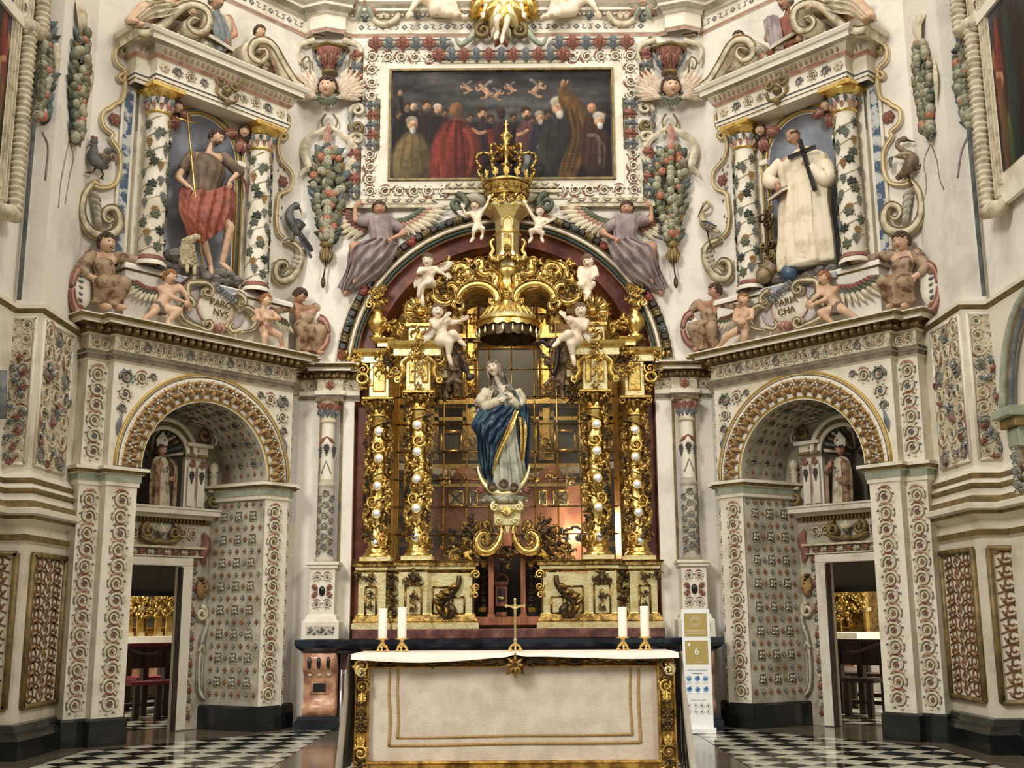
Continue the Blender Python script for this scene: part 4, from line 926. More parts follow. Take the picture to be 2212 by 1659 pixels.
    vine_column(fr,'vine_column','white column wrapped in carved vines, inner one of the %s aedicule'%sd,1.81,-.09,5.15,7.30,.132,S<0)
    # side scroll outlines
    for k,(pts,ros,lab) in enumerate((([(262,118),(270,110),(278,116),(272,128),(256,122),(248,104),(254,96),(268,96),(280,108)],None,''),)):
        pass
    o=[(274,112),(266,118),(262,108),(272,98),(258,99),(249,112),(252,135),(268,150),(270,166),(262,174),(256,165),(268,160),(270,190),(264,215),(246,226),(240,232),(225,240),(220,256),(226,275),(243,290),(240,300),(256,325),(260,350),(255,385),(240,402),(215,405),(200,398),(205,392),(212,398)]
    i_=[(604,262),(612,258),(612,248),(602,246),(622,252),(622,275),(610,284),(606,298),(614,302),(620,294),(608,288),(603,300),(600,320),(606,345),(614,355),(628,372),(632,392),(624,410),(606,418),(600,428),(598,450),(596,470),(600,500),(612,515)]
    for k,(pts,ros,shell,lab) in enumerate(((o,(248,258),[(200,395),(182,420),(176,455),(184,485),(205,505),(232,508),(254,495),(258,470),(246,450),(228,452),(222,468),(232,480),(243,474)],'outer'),(i_,(612,392),[(618,520),(640,530),(650,548),(645,575),(628,600),(605,606),(594,590),(598,570),(612,566),(620,576),(612,586)],'inner'))):
        s=root(fr,'side_scroll','gold-edged side scroll with red rosette, %s flank of %s aedicule'%(lab,sd),'ornament',(*FL.px(*pts[-1],-.25),-.25))
        q=MB(); P=crv([(*FL.px(x,y,-.25),0) for x,y in pts],90); band(q,P,.035,-.31,-.24,0,1,.008); part(fr,q,'scroll_band',[CREAM,mat('pale_gold_line',(184,152,76))],s)
        inst(fr,ROS_RED,'rosette',s,(*FL.px(*ros,-.27),-.28),0,.085)
        q=MB(); P=crv([(*FL.px(x,y,-.22),0) for x,y in shell],50); band(q,P,np.r_[np.linspace(.05,.10,20),np.linspace(.10,.03,30)],-.31,-.20,0,1,.009)
        cx,cy=(215,440) if k==0 else (628,556)
        for i in range(5):
            u0,v0=FL.px(cx-22+i*3,cy-26+i*13,-.25) if k==0 else FL.px(cx+14-i*3,cy-24+i*9,-.25); drop(q,u0,v0,-25-8*i,.17,.05,2,.4,-.27)
        part(fr,q,'leaf_shell',[LIGHT,OLIVE,STONE],s)
        q=MB(); u,v=FL.px(ros[0]+(18 if k==0 else -6),ros[1],-.29)
        for i in range(26): drop(q,u+RNG.uniform(-.05,.05),v+RNG.uniform(-.6,.3),RNG.uniform(60,120),.05,.012,i%2,.3,-.295)
        tag(part(fr,q,'painted_mottling',[LAV,GREY],s),kind='stuff')
    # cartouche between the cherubs (left picture points, mirrored for the right)
    ca=root(fr,'cartouche','scrolled oval cartouche lettered %s on the %s pedestal'%('PARO NVS' if S>0 else 'PARIA CHA',sd),'cartouche',(*FL.px(470,700,-.1),-.05))
    w=-.06; q=MB()
    cu_,cv_=FL.px(466,668,w); q.ball((cu_,cv_,w-.03),(.44,.26,.03),20,6,0)
    q.ball((cu_,cv_,w-.01),(.255,.205,.05),22,8,1); q.tube([(cu_+.255*math.cos(t),cv_+.205*math.sin(t),w) for t in np.linspace(0,2*PI,30)[:-1]],.012,5,2,closed=True)
    part(fr,q,'oval_field',[mat('pale_lilac',(202,192,192),.8,c2=(180,170,174),ns=5),CREAM,ROSE],ca)
    q=MB()
    for pts in ([(404,640),(404,615),(420,610),(445,612),(458,625),(452,638),(440,636),(440,626),(448,626)],[(404,640),(416,652),(414,662),(402,656)],[(394,660),(388,675),(396,690),(412,700),(428,706),(445,714),(455,706),(452,695),(442,696),(444,704)],
        [(510,632),(522,640),(528,652),(520,662),(512,658),(516,650)],[(518,668),(528,664),(540,668),(548,678),(556,692),(552,705),(540,715),(520,718)],[(516,712),(500,716),(492,706),(498,698)]):
        P=crv([(*FL.px(x,y,0),0) for x,y in pts],26); band(q,P,np.linspace(.055,.03,26),-.09,.03,0,1,.008)
    part(fr,q,'scroll_frame',[LIGHT,OLIVE],ca)
    q=MB(); 
    for i in range(8):
        x,y=FL.px(462+i*6,616+i*5.0,0); q.leaf([(x-.02,y-.05,.0),(x,y,.07),(x+.03,y+.045,.02)],.03,i%2,0,.5)
    part(fr,q,'leaf_crest',[BLUE,GREY],ca)
    q=MB()
    for i in range(5): x,y=FL.px(466+i*6,712,0); drop(q,x,y-.04,70+i*10,.14,.035,i%2,.5,-.06)
    part(fr,q,'red_palmette',[RED,ROSE],ca)
    CART.append(((ca,fr,cu_+.02,cv_,.005),S,('PARO','NVS') if S>0 else ('PARIA','CHA')))
# ---------------------------------------------------------------- figures
def figure(fr,w0,name,label,hd,hs,kind,hair,look,J,skin=SKIN,hairm=HAIRB,group=None,beard=False,seed=1,k=1.15,plump=1.0,cat='sculpture',curl=.45,base=None,vox=.1,hook=None):
    F=Fig(fr,w0,hd,hs,name,label,cat,group,base,skin,hairm); F.head(kind,hair,beard,*look,seed=seed)
    g=lambda n:F.p(*J[n]) if n in J else None
    sl,sr,ch,pe=g('sl'),g('sr'),g('ch'),g('pe'); F.body(pe,ch,sl,sr,plump)
    for s,side in (('l',-1),('r',1)):
        if 'e'+s in J: F.arm(g('s'+s),g('e'+s),g('w'+s),g('h'+s),side,curl,k)
        if 'k'+s in J:
            hp=pe+np.array([side*.2*hs,-.12*hs,0])
            F.leg(hp,g('k'+s),g('a'+s),g('t'+s),k)
    F.J={n:g(n) for n in J}
    if hook: hook(F)
    F.done(vox); return F
def loincloth(F,m=(ROSE,),a=None,b_=None,drop_=.5):
    h=F.hs; p=F.J['pe']; q=MB(); rows=[(p[1]+.28*h,p[0]-.42*h,p[0]+.42*h,p[2]),(p[1]+.05*h,p[0]-.52*h,p[0]+.52*h,p[2]),(p[1]-drop_*h,p[0]-.58*h,p[0]+.5*h,p[2]+.05*h)]
    robe_rows(rows,7,.10,36,3,0,q,.8); part(F.fr,q,'loincloth',list(m),F.root)
def fwing(F,px0,px1,side=1,dw=-.02,n=8,k=1.0,mats=None,L=None):
    r=F.p(*px0,dw); t=F.p(*px1,dw); h=F.hs; side=1 if t[0]>r[0] else -1; Ls=np.linalg.norm(t-r); b=MB(); wing(b,r,t,n,h*.16*k,L or max(Ls*.9,.8*h),(0,1,2),side); part(F.fr,b,'wing',mats or [RED,GREEN,LIGHT],F.root)
FLn=FL; FRn=Fr(OR,FR.a,1)
# --- cherubs with the cartouches
F=figure(FL,.04,'cherub','curly cherub with green and red wings bending to the cartouche at its left','' or (365,600,.02),.165,'child','curl',(30,5,-10),dict(sl=(346,622,-.02),sr=(384,620,.02),ch=(364,634,0),pe=(345,662,-.02),el=(366,645,.07),wl=(388,655,.09),er=(396,636,.05),wr=(400,656,.07),kl=(326,676,.07),al=(304,694,.02),tl=(298,700,.08),kr=(376,674,.10),ar=(358,696,.05),tr=(356,706,.1)),hairm=HAIRF,group='cherubs flanking the cartouches',hook=lambda F:(loincloth(F,(BRCLOTH,)),fwing(F,(352,622),(300,606),1,-.05,9),fwing(F,(386,612),(408,600),-1,-.05,5,.7)))
F=figure(FL,.04,'cherub','curly cherub turning to the cartouche from its right, on the left pedestal',(572,650,.02),.16,'child','curl',(25,5,-12),dict(sl=(554,672,0),sr=(586,674,0),ch=(572,686,.0),pe=(574,708,0),el=(552,690,.06),wl=(544,692,.10),er=(598,690,.05),wr=(562,692,.12),kl=(566,728,.06),al=(568,748,.02),tl=(562,754,.08),kr=(598,726,.06),ar=(610,748,.0),tr=(612,756,.06)),hairm=HAIRF,group='cherubs flanking the cartouches',hook=lambda F:(loincloth(F,(ROSE,)),fwing(F,(590,662),(620,690),1,-.05,8)))
F=figure(FRn,.04,'cherub','curly cherub with spread green wings leaning on the right cartouche from the outside',(1783,602,.02),.165,'child','curl',(-30,8,8),dict(sl=(1772,622,.02),sr=(1804,624,-.02),ch=(1790,636,0),pe=(1806,662,-.02),el=(1774,640,.06),wl=(1764,652,.09),er=(1790,650,.08),wr=(1770,660,.10),kl=(1782,678,.09),al=(1802,698,.03),tl=(1806,704,.1),kr=(1832,674,.06),ar=(1856,690,.0),tr=(1866,694,.05)),hairm=HAIRF,group='cherubs flanking the cartouches',hook=lambda F:(loincloth(F,(BRCLOTH,)),fwing(F,(1802,616),(1872,596),-1,-.05,9)))
F=figure(FRn,.04,'cherub','cherub with loose brown drape standing at the inner end of the right pedestal',(1608,648,.02),.16,'child','curl',(10,8,4),dict(sl=(1592,670,0),sr=(1624,670,0),ch=(1608,684,.0),pe=(1606,706,0),el=(1590,692,.04),wl=(1612,700,.1),er=(1630,688,.05),wr=(1624,694,.12),kl=(1580,726,.06),al=(1556,748,.02),tl=(1548,754,.06),kr=(1616,726,.07),ar=(1604,750,.0),tr=(1600,758,.06)),hairm=HAIRF,group='cherubs flanking the cartouches',hook=lambda F:(loincloth(F,(BRCLOTH,)),fwing(F,(1594,664),(1556,684),1,-.05,8)))
# --- seated figures beside the pedestals
def seated(fr,w0,label,hd,look,px,shield,mir,seed=1,hs=.215,er=None,dark=False,sf=None):
    """px: x centre, top shoulder y, waist y, hem y"""
    x,ys,yw,yh=px; d=-1 if mir else 1; X=lambda q:x+d*q
    J=dict(ch=(X(-3),ys+24,0),pe=(x,yw,0)); a,b_=(('l','r') if not mir else ('r','l'))
    J['s'+a]=(X(-28),ys,0); J['s'+b_]=(X(26),ys+2,0); J['e'+a]=(X(-54),ys+32,.03); J['w'+a]=(X(-34),ys+52,.10)
    J['e'+b_]=(X(54),ys+8,.0); J['w'+b_]=(X(86),ys+14,.06)
    J['k'+a]=(X(-18),yw+14,.2); J['a'+a]=(X(-16),yh-8,.1); J['k'+b_]=(X(22),yw+14,.2); J['a'+b_]=(X(16),yh-6,.1)
    def hk(F):
        h=F.hs; q=MB(); p=F.J; c=p['ch']; robe_rows([(c[1]+.36*h,c[0]-.5*h,c[0]+.5*h,c[2]),(c[1],c[0]-.62*h,c[0]+.6*h,c[2]+.02),(p['pe'][1]+.15*h,p['pe'][0]-.5*h,p['pe'][0]+.5*h,p['pe'][2]+.02),(p['pe'][1]-.1*h,p['pe'][0]-.62*h,p['pe'][0]+.62*h,p['pe'][2]+.03)],10,.08,44,seed,0,q,.8)
        for s in (a,b_):
            capsule(q,p['s'+s],p['s'+s]*.1+p['e'+s]*.9,.33*h,.30*h,10); capsule(q,p['s'+s]*.1+p['e'+s]*.9,p['e'+s]*.55+p['w'+s]*.45,.30*h,.25*h,10)
        part(F.fr,q,'tunic',[ESTOF],F.root)
        q=MB(); pe=p['pe']; yb=F.p(x,yh,.05)[1]+.02; kz=.22
        robe_rows([(pe[1]+.12*h,pe[0]-.6*h,pe[0]+.6*h,pe[2]+.03),(pe[1]-.25*h,pe[0]-.85*h,pe[0]+.85*h,pe[2]+.12),(pe[1]-.8*h,pe[0]-.8*h,pe[0]+.8*h,pe[2]+.13),(yb+.3*h,pe[0]-.72*h,pe[0]+.72*h,pe[2]+.10),(yb,pe[0]-.8*h,pe[0]+.8*h,pe[2]+.10)],7,.13,50,seed+1,0,q,.55,1.2)
        for s,d_ in (('l',-1),('r',1)): k_=p['k'+s]; a_=p['a'+s]; capsule(q,pe+np.array([d_*.2*h,-.1*h,0]),k_,.50*h,.42*h,12); capsule(q,k_,a_+np.array([0,.15*h,0]),.42*h,.36*h,12)
        v_,f_=remesh(q,.016,2); q=MB(); q.add(v_,f_,0); part(F.fr,q,'skirt',[ESTOF],F.root)
    F=figure(fr,w0,'seated_figure',label,(hd[0],hd[1],.04),hs,'child','curl',look,J,skin=SKINR if dark else SKIN,hairm=HAIRB,group='seated figures holding shields',seed=seed,hook=hk)
    if shield:
        if sf: fr,w0=sf
        sx_,sy_,sw,sh_=shield; t=root(fr,'shield','red and white shield by the %s'%('youth '+label.split(' clothes, ')[-1] if ' clothes, ' in label else 'dark-robed youth at the '+label.split('beside the ')[-1]),'shield',(*fr.px(sx_,sy_+sh_*.5,w0),w0))
        c=np.array(fr.px(sx_,sy_,w0)); ru=abs(fr.px(sx_+sw/2,sy_,w0)[0]-c[0]); rv=sh_/2/215.0
        q=MB(); q.ball((*c,w0+.02),(ru*.85,rv*.85,.05),18,6,0); part(fr,q,'shield_face',[CREAM],t)
        q=MB(); s=-d
        for i in range(5): drop(q,c[0]+s*ru*.1,c[1]-rv*.6+i*rv*.3,90-s*(40+10*i)+0,rv*.28,.022,1,.4,w0+.05)
        for (a0,tn,k) in ((90,.45*-s,1.0),(-90,.45*s,1.0)):
            P=[(c[0]+s*ru*k*math.sin(t_)*1.0,c[1]+rv*1.05*math.cos(t_)*(1 if a0>0 else -1),w0+.04) for t_ in np.linspace(0.1,1.5,12)]; band(q,P,np.linspace(.07,.04,12),w0-.02,w0+.07,0,2,.01)
            e=P[0]; q.tube(spiral((e[0]+s*.02,e[1]-.04*(1 if a0>0 else -1)),.05,.012,90 if a0>0 else -90,(1 if a0>0 else -1)*s*1.3,14,w0+.05),.016,5,2)
        part(fr,q,'shield_scrolls',[ROSE,GREY,RED],t)
    return F
seated(FL,-.14,'seated youth with short hair and worn gilded clothes, outer left, arm over the pedestal',(226,527),(8,5,3),(224,552,606,668),(176,628,52,104),False,1)
seated(FRn,-.14,'seated youth with short hair and worn gilded clothes, outer right, arm over the pedestal',(1951,524),(-5,8,-3),(1953,549,604,668),(2010,622,50,104),True,2)
F=seated(FL,-.14,'seated dark-robed youth looking down beside the left pedestal near the great arch',(643,640),(40,35,0),(655,664,705,768),(688,722,46,84),True,3,.19,dark=True,sf=(FB,.06))
F=seated(FRn,-.14,'seated dark-robed youth looking aside beside the right pedestal near the great arch',(1549,630),(-40,5,0),(1536,656,700,762),(1496,712,46,84),False,1,.19,dark=True,sf=(FB,.06))
# --- John-like hermit saint, left niche
def rocks(fr,par,pts,w,m,name='rock'):
    for i,(x,y,r) in enumerate(pts):
        q=MB(); u,v=fr.px(x,y,w); rr=random.Random(i); q.ball((u,v,w-.02*(i%3)),(r*1.25,r*.8,r),8,5,0); q.v[-1]+=np.array([[rr.uniform(-.2,.2)*r for _ in range(3)] for _ in range(len(q.v[-1]))]); q.s[-40:]=[False]*40; part(fr,q,name,[m],par)
def hk(F):
    h=F.hs; P=F.p; q=MB()
    row=lambda y,a,c:(P((a+c)/2,y)[1],P(a,y)[0],P(c,y)[0],0)
    robe_rows([row(332,438,462),row(342,416,478),row(362,410,484),row(392,404,476),row(420,398,474)],13,.10,60,4,0,q,.42)
    for r in q.v: r[:,2]+=F.w0
    capsule(q,F.J['sl'],F.J['sl']*.4+F.J['el']*.6,.06,.07,10); capsule(q,F.J['sr'],F.J['er'],.07,.07,10); part(F.fr,q,'fur_tunic',[BRCLOTH],F.root)
    q=MB(); g=[[(*F.fr.px(x,y,F.w0),F.w0+d) for x,y,d in row] for row in (
        [(386,405,.02),(380,440,.05),(388,480,.06),(404,520,.04)],[(400,412,.12),(402,445,.15),(408,485,.17),(424,528,.12)],[(436,418,.16),(438,450,.19),(440,480,.21),(446,516,.15)],[(470,408,.14),(474,435,.17),(478,462,.18),(478,492,.12)],[(496,392,.05),(500,420,.05),(502,445,.03),(498,474,-.03)])]
    sheet(g,60,36,.022,6,2,0,q,5.0,.8); part(F.fr,q,'red_wrap',[RCLOTH],F.root)
    q=MB(); g=[[(*F.fr.px(x,y,F.w0),F.w0+d) for x,y,d in row] for row in ([(490,345,.02),(500,380,.08),(520,400,.08),(530,425,.02)],[(500,350,-.02),(515,375,.02),(528,392,.02),(533,410,-.02)])]; sheet(g,16,14,.012,2,1,0,q); 
    g=[[(*F.fr.px(x,y,F.w0),F.w0+d) for x,y,d in row] for row in ([(478,398,.06),(486,440,.05),(492,470,.0)],[(500,400,.04),(508,440,.02),(508,480,-.02)])]; sheet(g,14,14,.012,2,1,0,q); part(F.fr,q,'arm_drape',[RCLOTH],F.root)
John=figure(FL,-.16,'saint_statue','bearded saint in brown tunic and red wrap standing in the left niche',(462,300,.06),.205,'adult','curl',(28,18,-14),dict(sl=(414,334,.0),sr=(480,340,.02),ch=(445,352,0),pe=(432,430,0),el=(380,385,.04),wl=(406,418,.12),hl=(416,438,.12),er=(508,376,.08),wr=(482,398,.14),hr=(478,420,.14),kl=(428,505,.06),al=(452,574,.02),tl=(446,590,.12),kr=(484,496,.12),ar=(478,568,.02),tr=(494,584,.10)),hairm=HAIRB,beard=True,k=1.0,vox=.11,hook=hk,base=(*FL.px(460,595,-.16),-.16))
q=MB(); [q.tube([(*FL.px(a[0],a[1],-.02),-.02),(*FL.px(c[0],c[1],-.02),-.02)],.011,6,0) for a,c in (((404,244),(438,582)),((380,254),(428,268)))]
single(FL,q,'cross_staff',[GOLD],'thin gilt cross staff leaning in the hand of the left niche saint','staff')
ro=root(FL,'rock_mound','mound of grey rocks under the saint in the left niche','rocks',(*FL.px(450,600,-.15),-.15))
rocks(FL,ro,[(372,552,.10),(385,580,.09),(410,592,.10),(440,600,.09),(465,602,.10),(490,606,.09),(510,606,.08),(400,570,.09),(455,592,.09),(495,594,.08),(365,575,.08),(430,586,.09),(475,592,.08)],-.12,mat('rock_grey',(128,122,112),.9,c2=(90,84,78),ns=6))
lm=root(FL,'lamb','small curly-fleeced lamb sitting at the feet of the left niche saint','sculpture',(*FL.px(405,585,-.05),-.05))
q=MB(); u,v=FL.px(402,545,-.04); r=random.Random(3)
q.tube([(u+.05,v-.17,-.04),(u+.02,v-.07,-.04),(u,v+.05,-.03),(u+.02,v+.14,-.02),(u+.08,v+.19,0)],[.11,.11,.085,.06,.045],10,0)
for i in range(120):
    a=r.uniform(0,PI); t=r.random(); rr=.112-.04*t; q.ball((u+.04-.04*t+rr*math.cos(a),v-.17+.3*t,-.04+rr*math.sin(a)),.018,5,4,0)
q.tube([(u-.02,v-.16,.03),(u-.03,v-.24,.05),(u-.03,v-.27,.06)],[.03,.022,.022],6,0); q.tube([(u+.06,v-.16,.05),(u+.06,v-.25,.06),(u+.06,v-.28,.07)],[.03,.022,.022],6,0); part(FL,q,'fleece_body',[mat('fleece',(190,176,146),.9,c2=(150,134,104),ns=8)],lm)
q=MB(); q.tube([(u+.05,v+.17,.0),(u+.09,v+.195,.02),(u+.13,v+.19,.04)],[.045,.04,.024],8,0); q.leaf([(u+.05,v+.2,.02),(u+.02,v+.17,.04),(u+.0,v+.13,.04)],.02,0); q.ball((u+.09,v+.205,.055),.006,5,4,1); part(FL,q,'lamb_head',[LIGHT,DARK],lm)
# --- monk, right niche
def hk(F):
    P=F.p; w=F.w0; q=MB(); row=lambda y,a,c,d=0:(P((a+c)/2,y)[1],P(a,y)[0],P(c,y)[0],w+d)
    robe_rows([row(322,1716,1752,0),row(335,1700,1768,.0),row(352,1684,1788,.0),row(400,1690,1792,.0),row(450,1684,1790,0),row(500,1684,1796,.0),(row(545,1680,1800)),row(578,1682,1802,.0)],8,.10,64,6,0,q,.5,1.3); part(F.fr,q,'habit',[WCLOTH],F.root)
    q=MB(); q.lathe(*[P(1735,322)[0],w],[(.075,P(0,330)[1]),(.10,P(0,322)[1]),(.10,P(0,314)[1]),(.085,P(0,312)[1])],16,0); part(F.fr,q,'hood_collar',[WCLOTH],F.root)
    q=MB()
    for pts,rad in (([(1690,350,.0),(1668,380,.04),(1672,398,.08),(1690,402,.13)],[.09,.10,.10,.085]),([(1782,352,.0),(1798,385,.04),(1785,388,.08),(1764,368,.14)],[.09,.11,.11,.085])):
        PP=crv([P(*a) for a in pts],12); q=MB(); q.tube(PP,np.interp(np.linspace(0,1,12),np.linspace(0,1,4),rad)*.85*(1+.08*np.sin(np.arange(12)*2.2)),12,0); part(F.fr,q,'wide_sleeve',[WCLOTH],F.root)
    q=MB(); g=[[(*F.fr.px(x,y,w),w+d) for x,y,d in rw] for rw in ([(1722,345,.12),(1716,430,.16),(1712,520,.18),(1710,560,.17)],[(1744,345,.14),(1745,430,.18),(1748,520,.19),(1750,562,.18)],[(1764,360,.13),(1768,430,.15),(1775,520,.17),(1780,560,.15)])]; sheet(g,20,20,.008,2,1,0,q); part(F.fr,q,'scapular',[WCLOTH],F.root)
Monk=figure(FRn,-.16,'saint_statue','tonsured monk in white habit holding a black cross, in the right niche',(1722,300,.08),.205,'adult','tonsure',(-28,18,8),dict(sl=(1700,345,.0),sr=(1772,345,.0),ch=(1738,360,0),pe=(1742,440,0),el=(1668,384,.05),wl=(1694,404,.15),hl=(1700,420,.16),er=(1798,384,.06),wr=(1762,362,.16),hr=(1742,356,.17)),skin=SKINR,hairm=HAIRB,k=1.0,vox=.11,curl=.35,hook=hk,base=(*FRn.px(1742,578,-.16),-.16))
q=MB(); w=.04
for a,c in (((1727,302),(1761,412)),((1703,341),(1761,317))):
    p0=np.array(FRn.px(*a,w));p1=np.array(FRn.px(*c,w)); d=unit(p1-p0); nn=np.array([-d[1],d[0]])*.022; q.poly([tuple(p0-nn),tuple(p1-nn),tuple(p1+nn),tuple(p0+nn)],w-.02,w+.02,0,.004)
single(FRn,q,'black_cross',[BLACK],'plain black wooden cross held by the white monk','cross')
q=MB(); q.box(-.15,.15,-.02,.02,-.10,.10,0); q.box(-.155,.155,-.03,-.02,-.105,.105,1); q.box(-.155,.155,.02,.03,-.105,.105,1); bk=root(FRn,'book','closed book with red edge under the hand of the white monk','book',(*FRn.px(1682,420,.0),.0))
t=MB(); t.merge(q,rot3(-10,25,12),(*FRn.px(1682,418,.0),.0),.85); part(FRn,t,'pages_and_covers',[CREAM,RED],bk)
gm=[(1706,585,.085,mat('globe_blue',(44,66,88),.35,c2=(70,90,108),ns=4),'blue_globe','small blue globe at the feet of the white monk')]
q=MB(); u,v=FRn.px(1705,590,-.05); q.ball((u,v,-.05),(.11,.11,.10),14,10,0); q.lathe(u,-.05,[(.03,v+.10),(.045,v+.115),(.02,v+.13),(.0,v+.15)],10,1); single(FRn,q,'globe',[gm[0][3],BRONZE],'blue globe with a brown knob at the feet of the white monk','globe')
q=MB(); u,v=FRn.px(1655,590,-.05); t=MB(); t.lathe(0,0,[(0,-.14),(.05,-.14),(.10,-.08),(.12,.02),(.10,.09),(.13,.12),(.11,.12),(.08,.06)],16,0,mod=lambda a,v_:1+.05*math.cos(a*8)); t.tube([(.13*math.cos(x),.02,.13*math.sin(x)) for x in np.linspace(0,2*PI,17)[:-1]],.012,5,1,closed=True,ref=(0,1,0)); q.merge(t,rot3(0,-25,-35),(u,v,-.05),.95); single(FRn,q,'bell_vase',[mat('vase_brown',(150,130,96),.5,c2=(98,78,56),ns=7),OLIVE],'tipped brown fluted vase left of the blue globe','vase')
q=MB(); u,v=FRn.px(1662,510,-.08); 
for i in range(14): q.tube(spiral((u+RNG.uniform(-.08,.08),v+RNG.uniform(-.3,.35)),.06,.015,RNG.uniform(0,360),1.2,12,-.1+RNG.uniform(0,.08),.03),.018,5,i%2)
q.tube([(u-.03,v-.4,-.06),(u-.01,v-.1,-.04),(u,v+.1,-.04)],.018,6,0); single(FRn,q,'crozier',[BRONZE,OLIVE],'dark gilt curling crozier beside the white monk','crozier')
ro=root(FRn,'rock_mound','mound of grey rocks under the monk in the right niche','rocks',(*FRn.px(1742,585,-.15),-.15)); rocks(FRn,ro,[(1680,602,.08),(1720,604,.08),(1745,594,.08),(1772,588,.08),(1795,582,.08),(1640,612,.07),(1760,596,.07)],-.12,MATS['rock_grey'])
# --- pediment figures
def bust(fr,label,hd,look,hairm,cloth,torso,seed,hair='curl',w0=.0):
    def hk(F):
        P=F.p; q=MB(); x0,x1,y0,y1=torso; r=lambda y,a,c:(P((a+c)/2,y)[1],P(a,y)[0],P(c,y)[0],w0)
        robe_rows([r(y0,x0+12,x1-12),r(y0+8,x0,x1),r((y0+y1)/2,x0+2,x1-2),r(y1,x0-4,x1+4)],8,.10,44,seed,0,q,.6); part(F.fr,q,'robe',[cloth],F.root)
        q=MB(); g=[[P(x0-2,y0+10,.13),P(x0+8,(y0+y1)/2,.18),P(x0+20,y1,.18)],[P(x0+14,y0,.15),P(x0+24,(y0+y1)/2,.2),P(x0+34,y1,.2)],[P(x0+30,y0-2,.12),P(x0+44,(y0+y1)/2,.18),P(x0+48,y1,.18)]]; sheet(g,20,14,.014,3,1,0,q); part(F.fr,q,'mantle',[BLUE if seed==1 else LAV],F.root)
    x0,x1,y0,y1=torso
    return figure(fr,w0,'bearded_bust',label,(hd[0],hd[1],.06),.21,'adult',hair,look,dict(sl=(x0+6,y0+8,0),sr=(x1-6,y0+8,0),ch=((x0+x1)/2,y0+26,0),pe=((x0+x1)/2,y1-6,0),el=(x0-2,y0+45,.06),wl=(x0+26,y0+60,.16),er=(x1+2,y0+45,.06),wr=(x1-22,y0+62,.16)),skin=SKINR,hairm=hairm,beard=True,seed=seed,k=1.0,hook=hk,base=(*fr.px((x0+x1)/2,y1,w0),w0))
bust(FL,'grey-bearded man in a tan robe at the centre of the left pediment',(462,6),(20,12,0),HAIRG,LIGHT,(432,500,32,120),1)
bust(FRn,'long-bearded man in red at the centre of the right pediment',(1702,8),(-18,12,0),HAIRG,RCLOTH,(1664,1732,42,118),2)
for fr,x,y,lab in ((FL,476,92,'left'),(FRn,1690,88,'right')):
    q=MB(); t=MB(); t.box(-.16,.16,-.02,.02,-.08,.08,0); t.box(-.165,.165,-.03,-.018,-.085,.085,1); q.merge(t,rot3(0,30,(-10 if lab=='left' else 10)),(*fr.px(x,y,.16),.16)); single(fr,q,'open_book',[CREAM,DKGOLD],'book held by the bearded man of the %s pediment'%lab,'book')
    s=root(fr,'fruit_swag','short swag of fruit hanging under the bust of the %s pediment'%lab,'garland',(*fr.px(x,y+25,.15),.15))
    for i in range(11):
        t=i/10; px=x-32+t*56 if lab=='left' else x-52+t*56; py=(y+6+ (26 if lab=='left' else 30)*math.sin(PI*t)+(t*14 if lab=='left' else (1-t)*14)); inst(fr,FRS[i%5],'fruit',s,(*fr.px(px,py,.14),.14),i,.05)
def childangel(fr,label,hd,look,sh,wingpx,side):
    x,y=sh
    def hk(F):
        q=MB(); P=F.p; r=lambda yy,a,c:(P((a+c)/2,yy)[1],P(a,yy)[0],P(c,yy)[0],F.w0); robe_rows([r(y-2,x-12,x+12),r(y+8,x-20,x+20),r(y+30,x-18,x+18),r(y+46,x-26,x+26)],8,.12,40,3,0,q,.7); part(F.fr,q,'tunic',[LIGHT],F.root); fwing(F,*wingpx,side,-.08,8,1.1,[BLUE,GREY,RED])
    return figure(fr,-.05,'child_angel',label,hd,.165,'child','curl',look,dict(sl=(x-14,y+4,0),sr=(x+14,y+4,0),ch=(x,y+16,0),pe=(x,y+36,0),el=(x-26,y+22,.05),wl=(x-24,y+40,.14),er=(x+26,y+20,.05),wr=(x+22,y+40,.12)),hairm=HAIRB,hook=hk)
childangel(FL,'curly child angel leaning over the inner volute of the left pediment',(556,72,.05),(15,10,0),(556,92),((578,92),(608,116)),1)
childangel(FRn,'curly child angel leaning over the inner volute of the right pediment',(1601,84,.05),(-10,10,0),(1602,104),((1588,104),(1556,128)),-1)
def reclining(fr,label,x,y,d):
    def hk(F):
        P=F.p; q=MB(); g=[[P(x-d*70,y+30,0.0),P(x-d*40,y-14,.06),P(x,y-22,.06),P(x+d*30,y-14,.02)],[P(x-d*74,y+38,.12),P(x-d*36,y+4,.2),P(x,y-4,.2),P(x+d*34,y-2,.12)],[P(x-d*60,y+44,.14),P(x-d*30,y+30,.2),P(x,y+26,.2),P(x+d*44,y+10,.12)]]; sheet(g,40,30,.03,5,2,0,q,2); part(F.fr,q,'robe',[LIGHT],F.root); fwing(F,(x+d*30,y-30),(x+d*60,y-60),1,-.1,7,1,[RED,ROSE,LIGHT])
    return figure(fr,.0,'reclining_angel',label,(x+d*20,y-48,.05),.2,'child','curl',(0,10,0),dict(sl=(x,y-28,0),sr=(x+36,y-26,0),ch=(x+14,y-14,0),pe=(x-d*6,y+6,0),el=(x+d*30,y-6,.08),wl=(x+d*50,y+4,.14),kl=(x-d*40,y+0,.12),al=(x-d*70,y+26,.1),kr=(x-d*30,y+14,.14),ar=(x-d*58,y+34,.12)),hairm=HAIRB,skin=SKIN,hook=hk)
reclining(FL,'robed angel reclining on the outer volute of the left pediment',338,24,1)
reclining(FRn,'robed angel reclining on the outer volute of the right pediment',1826,16,-1)
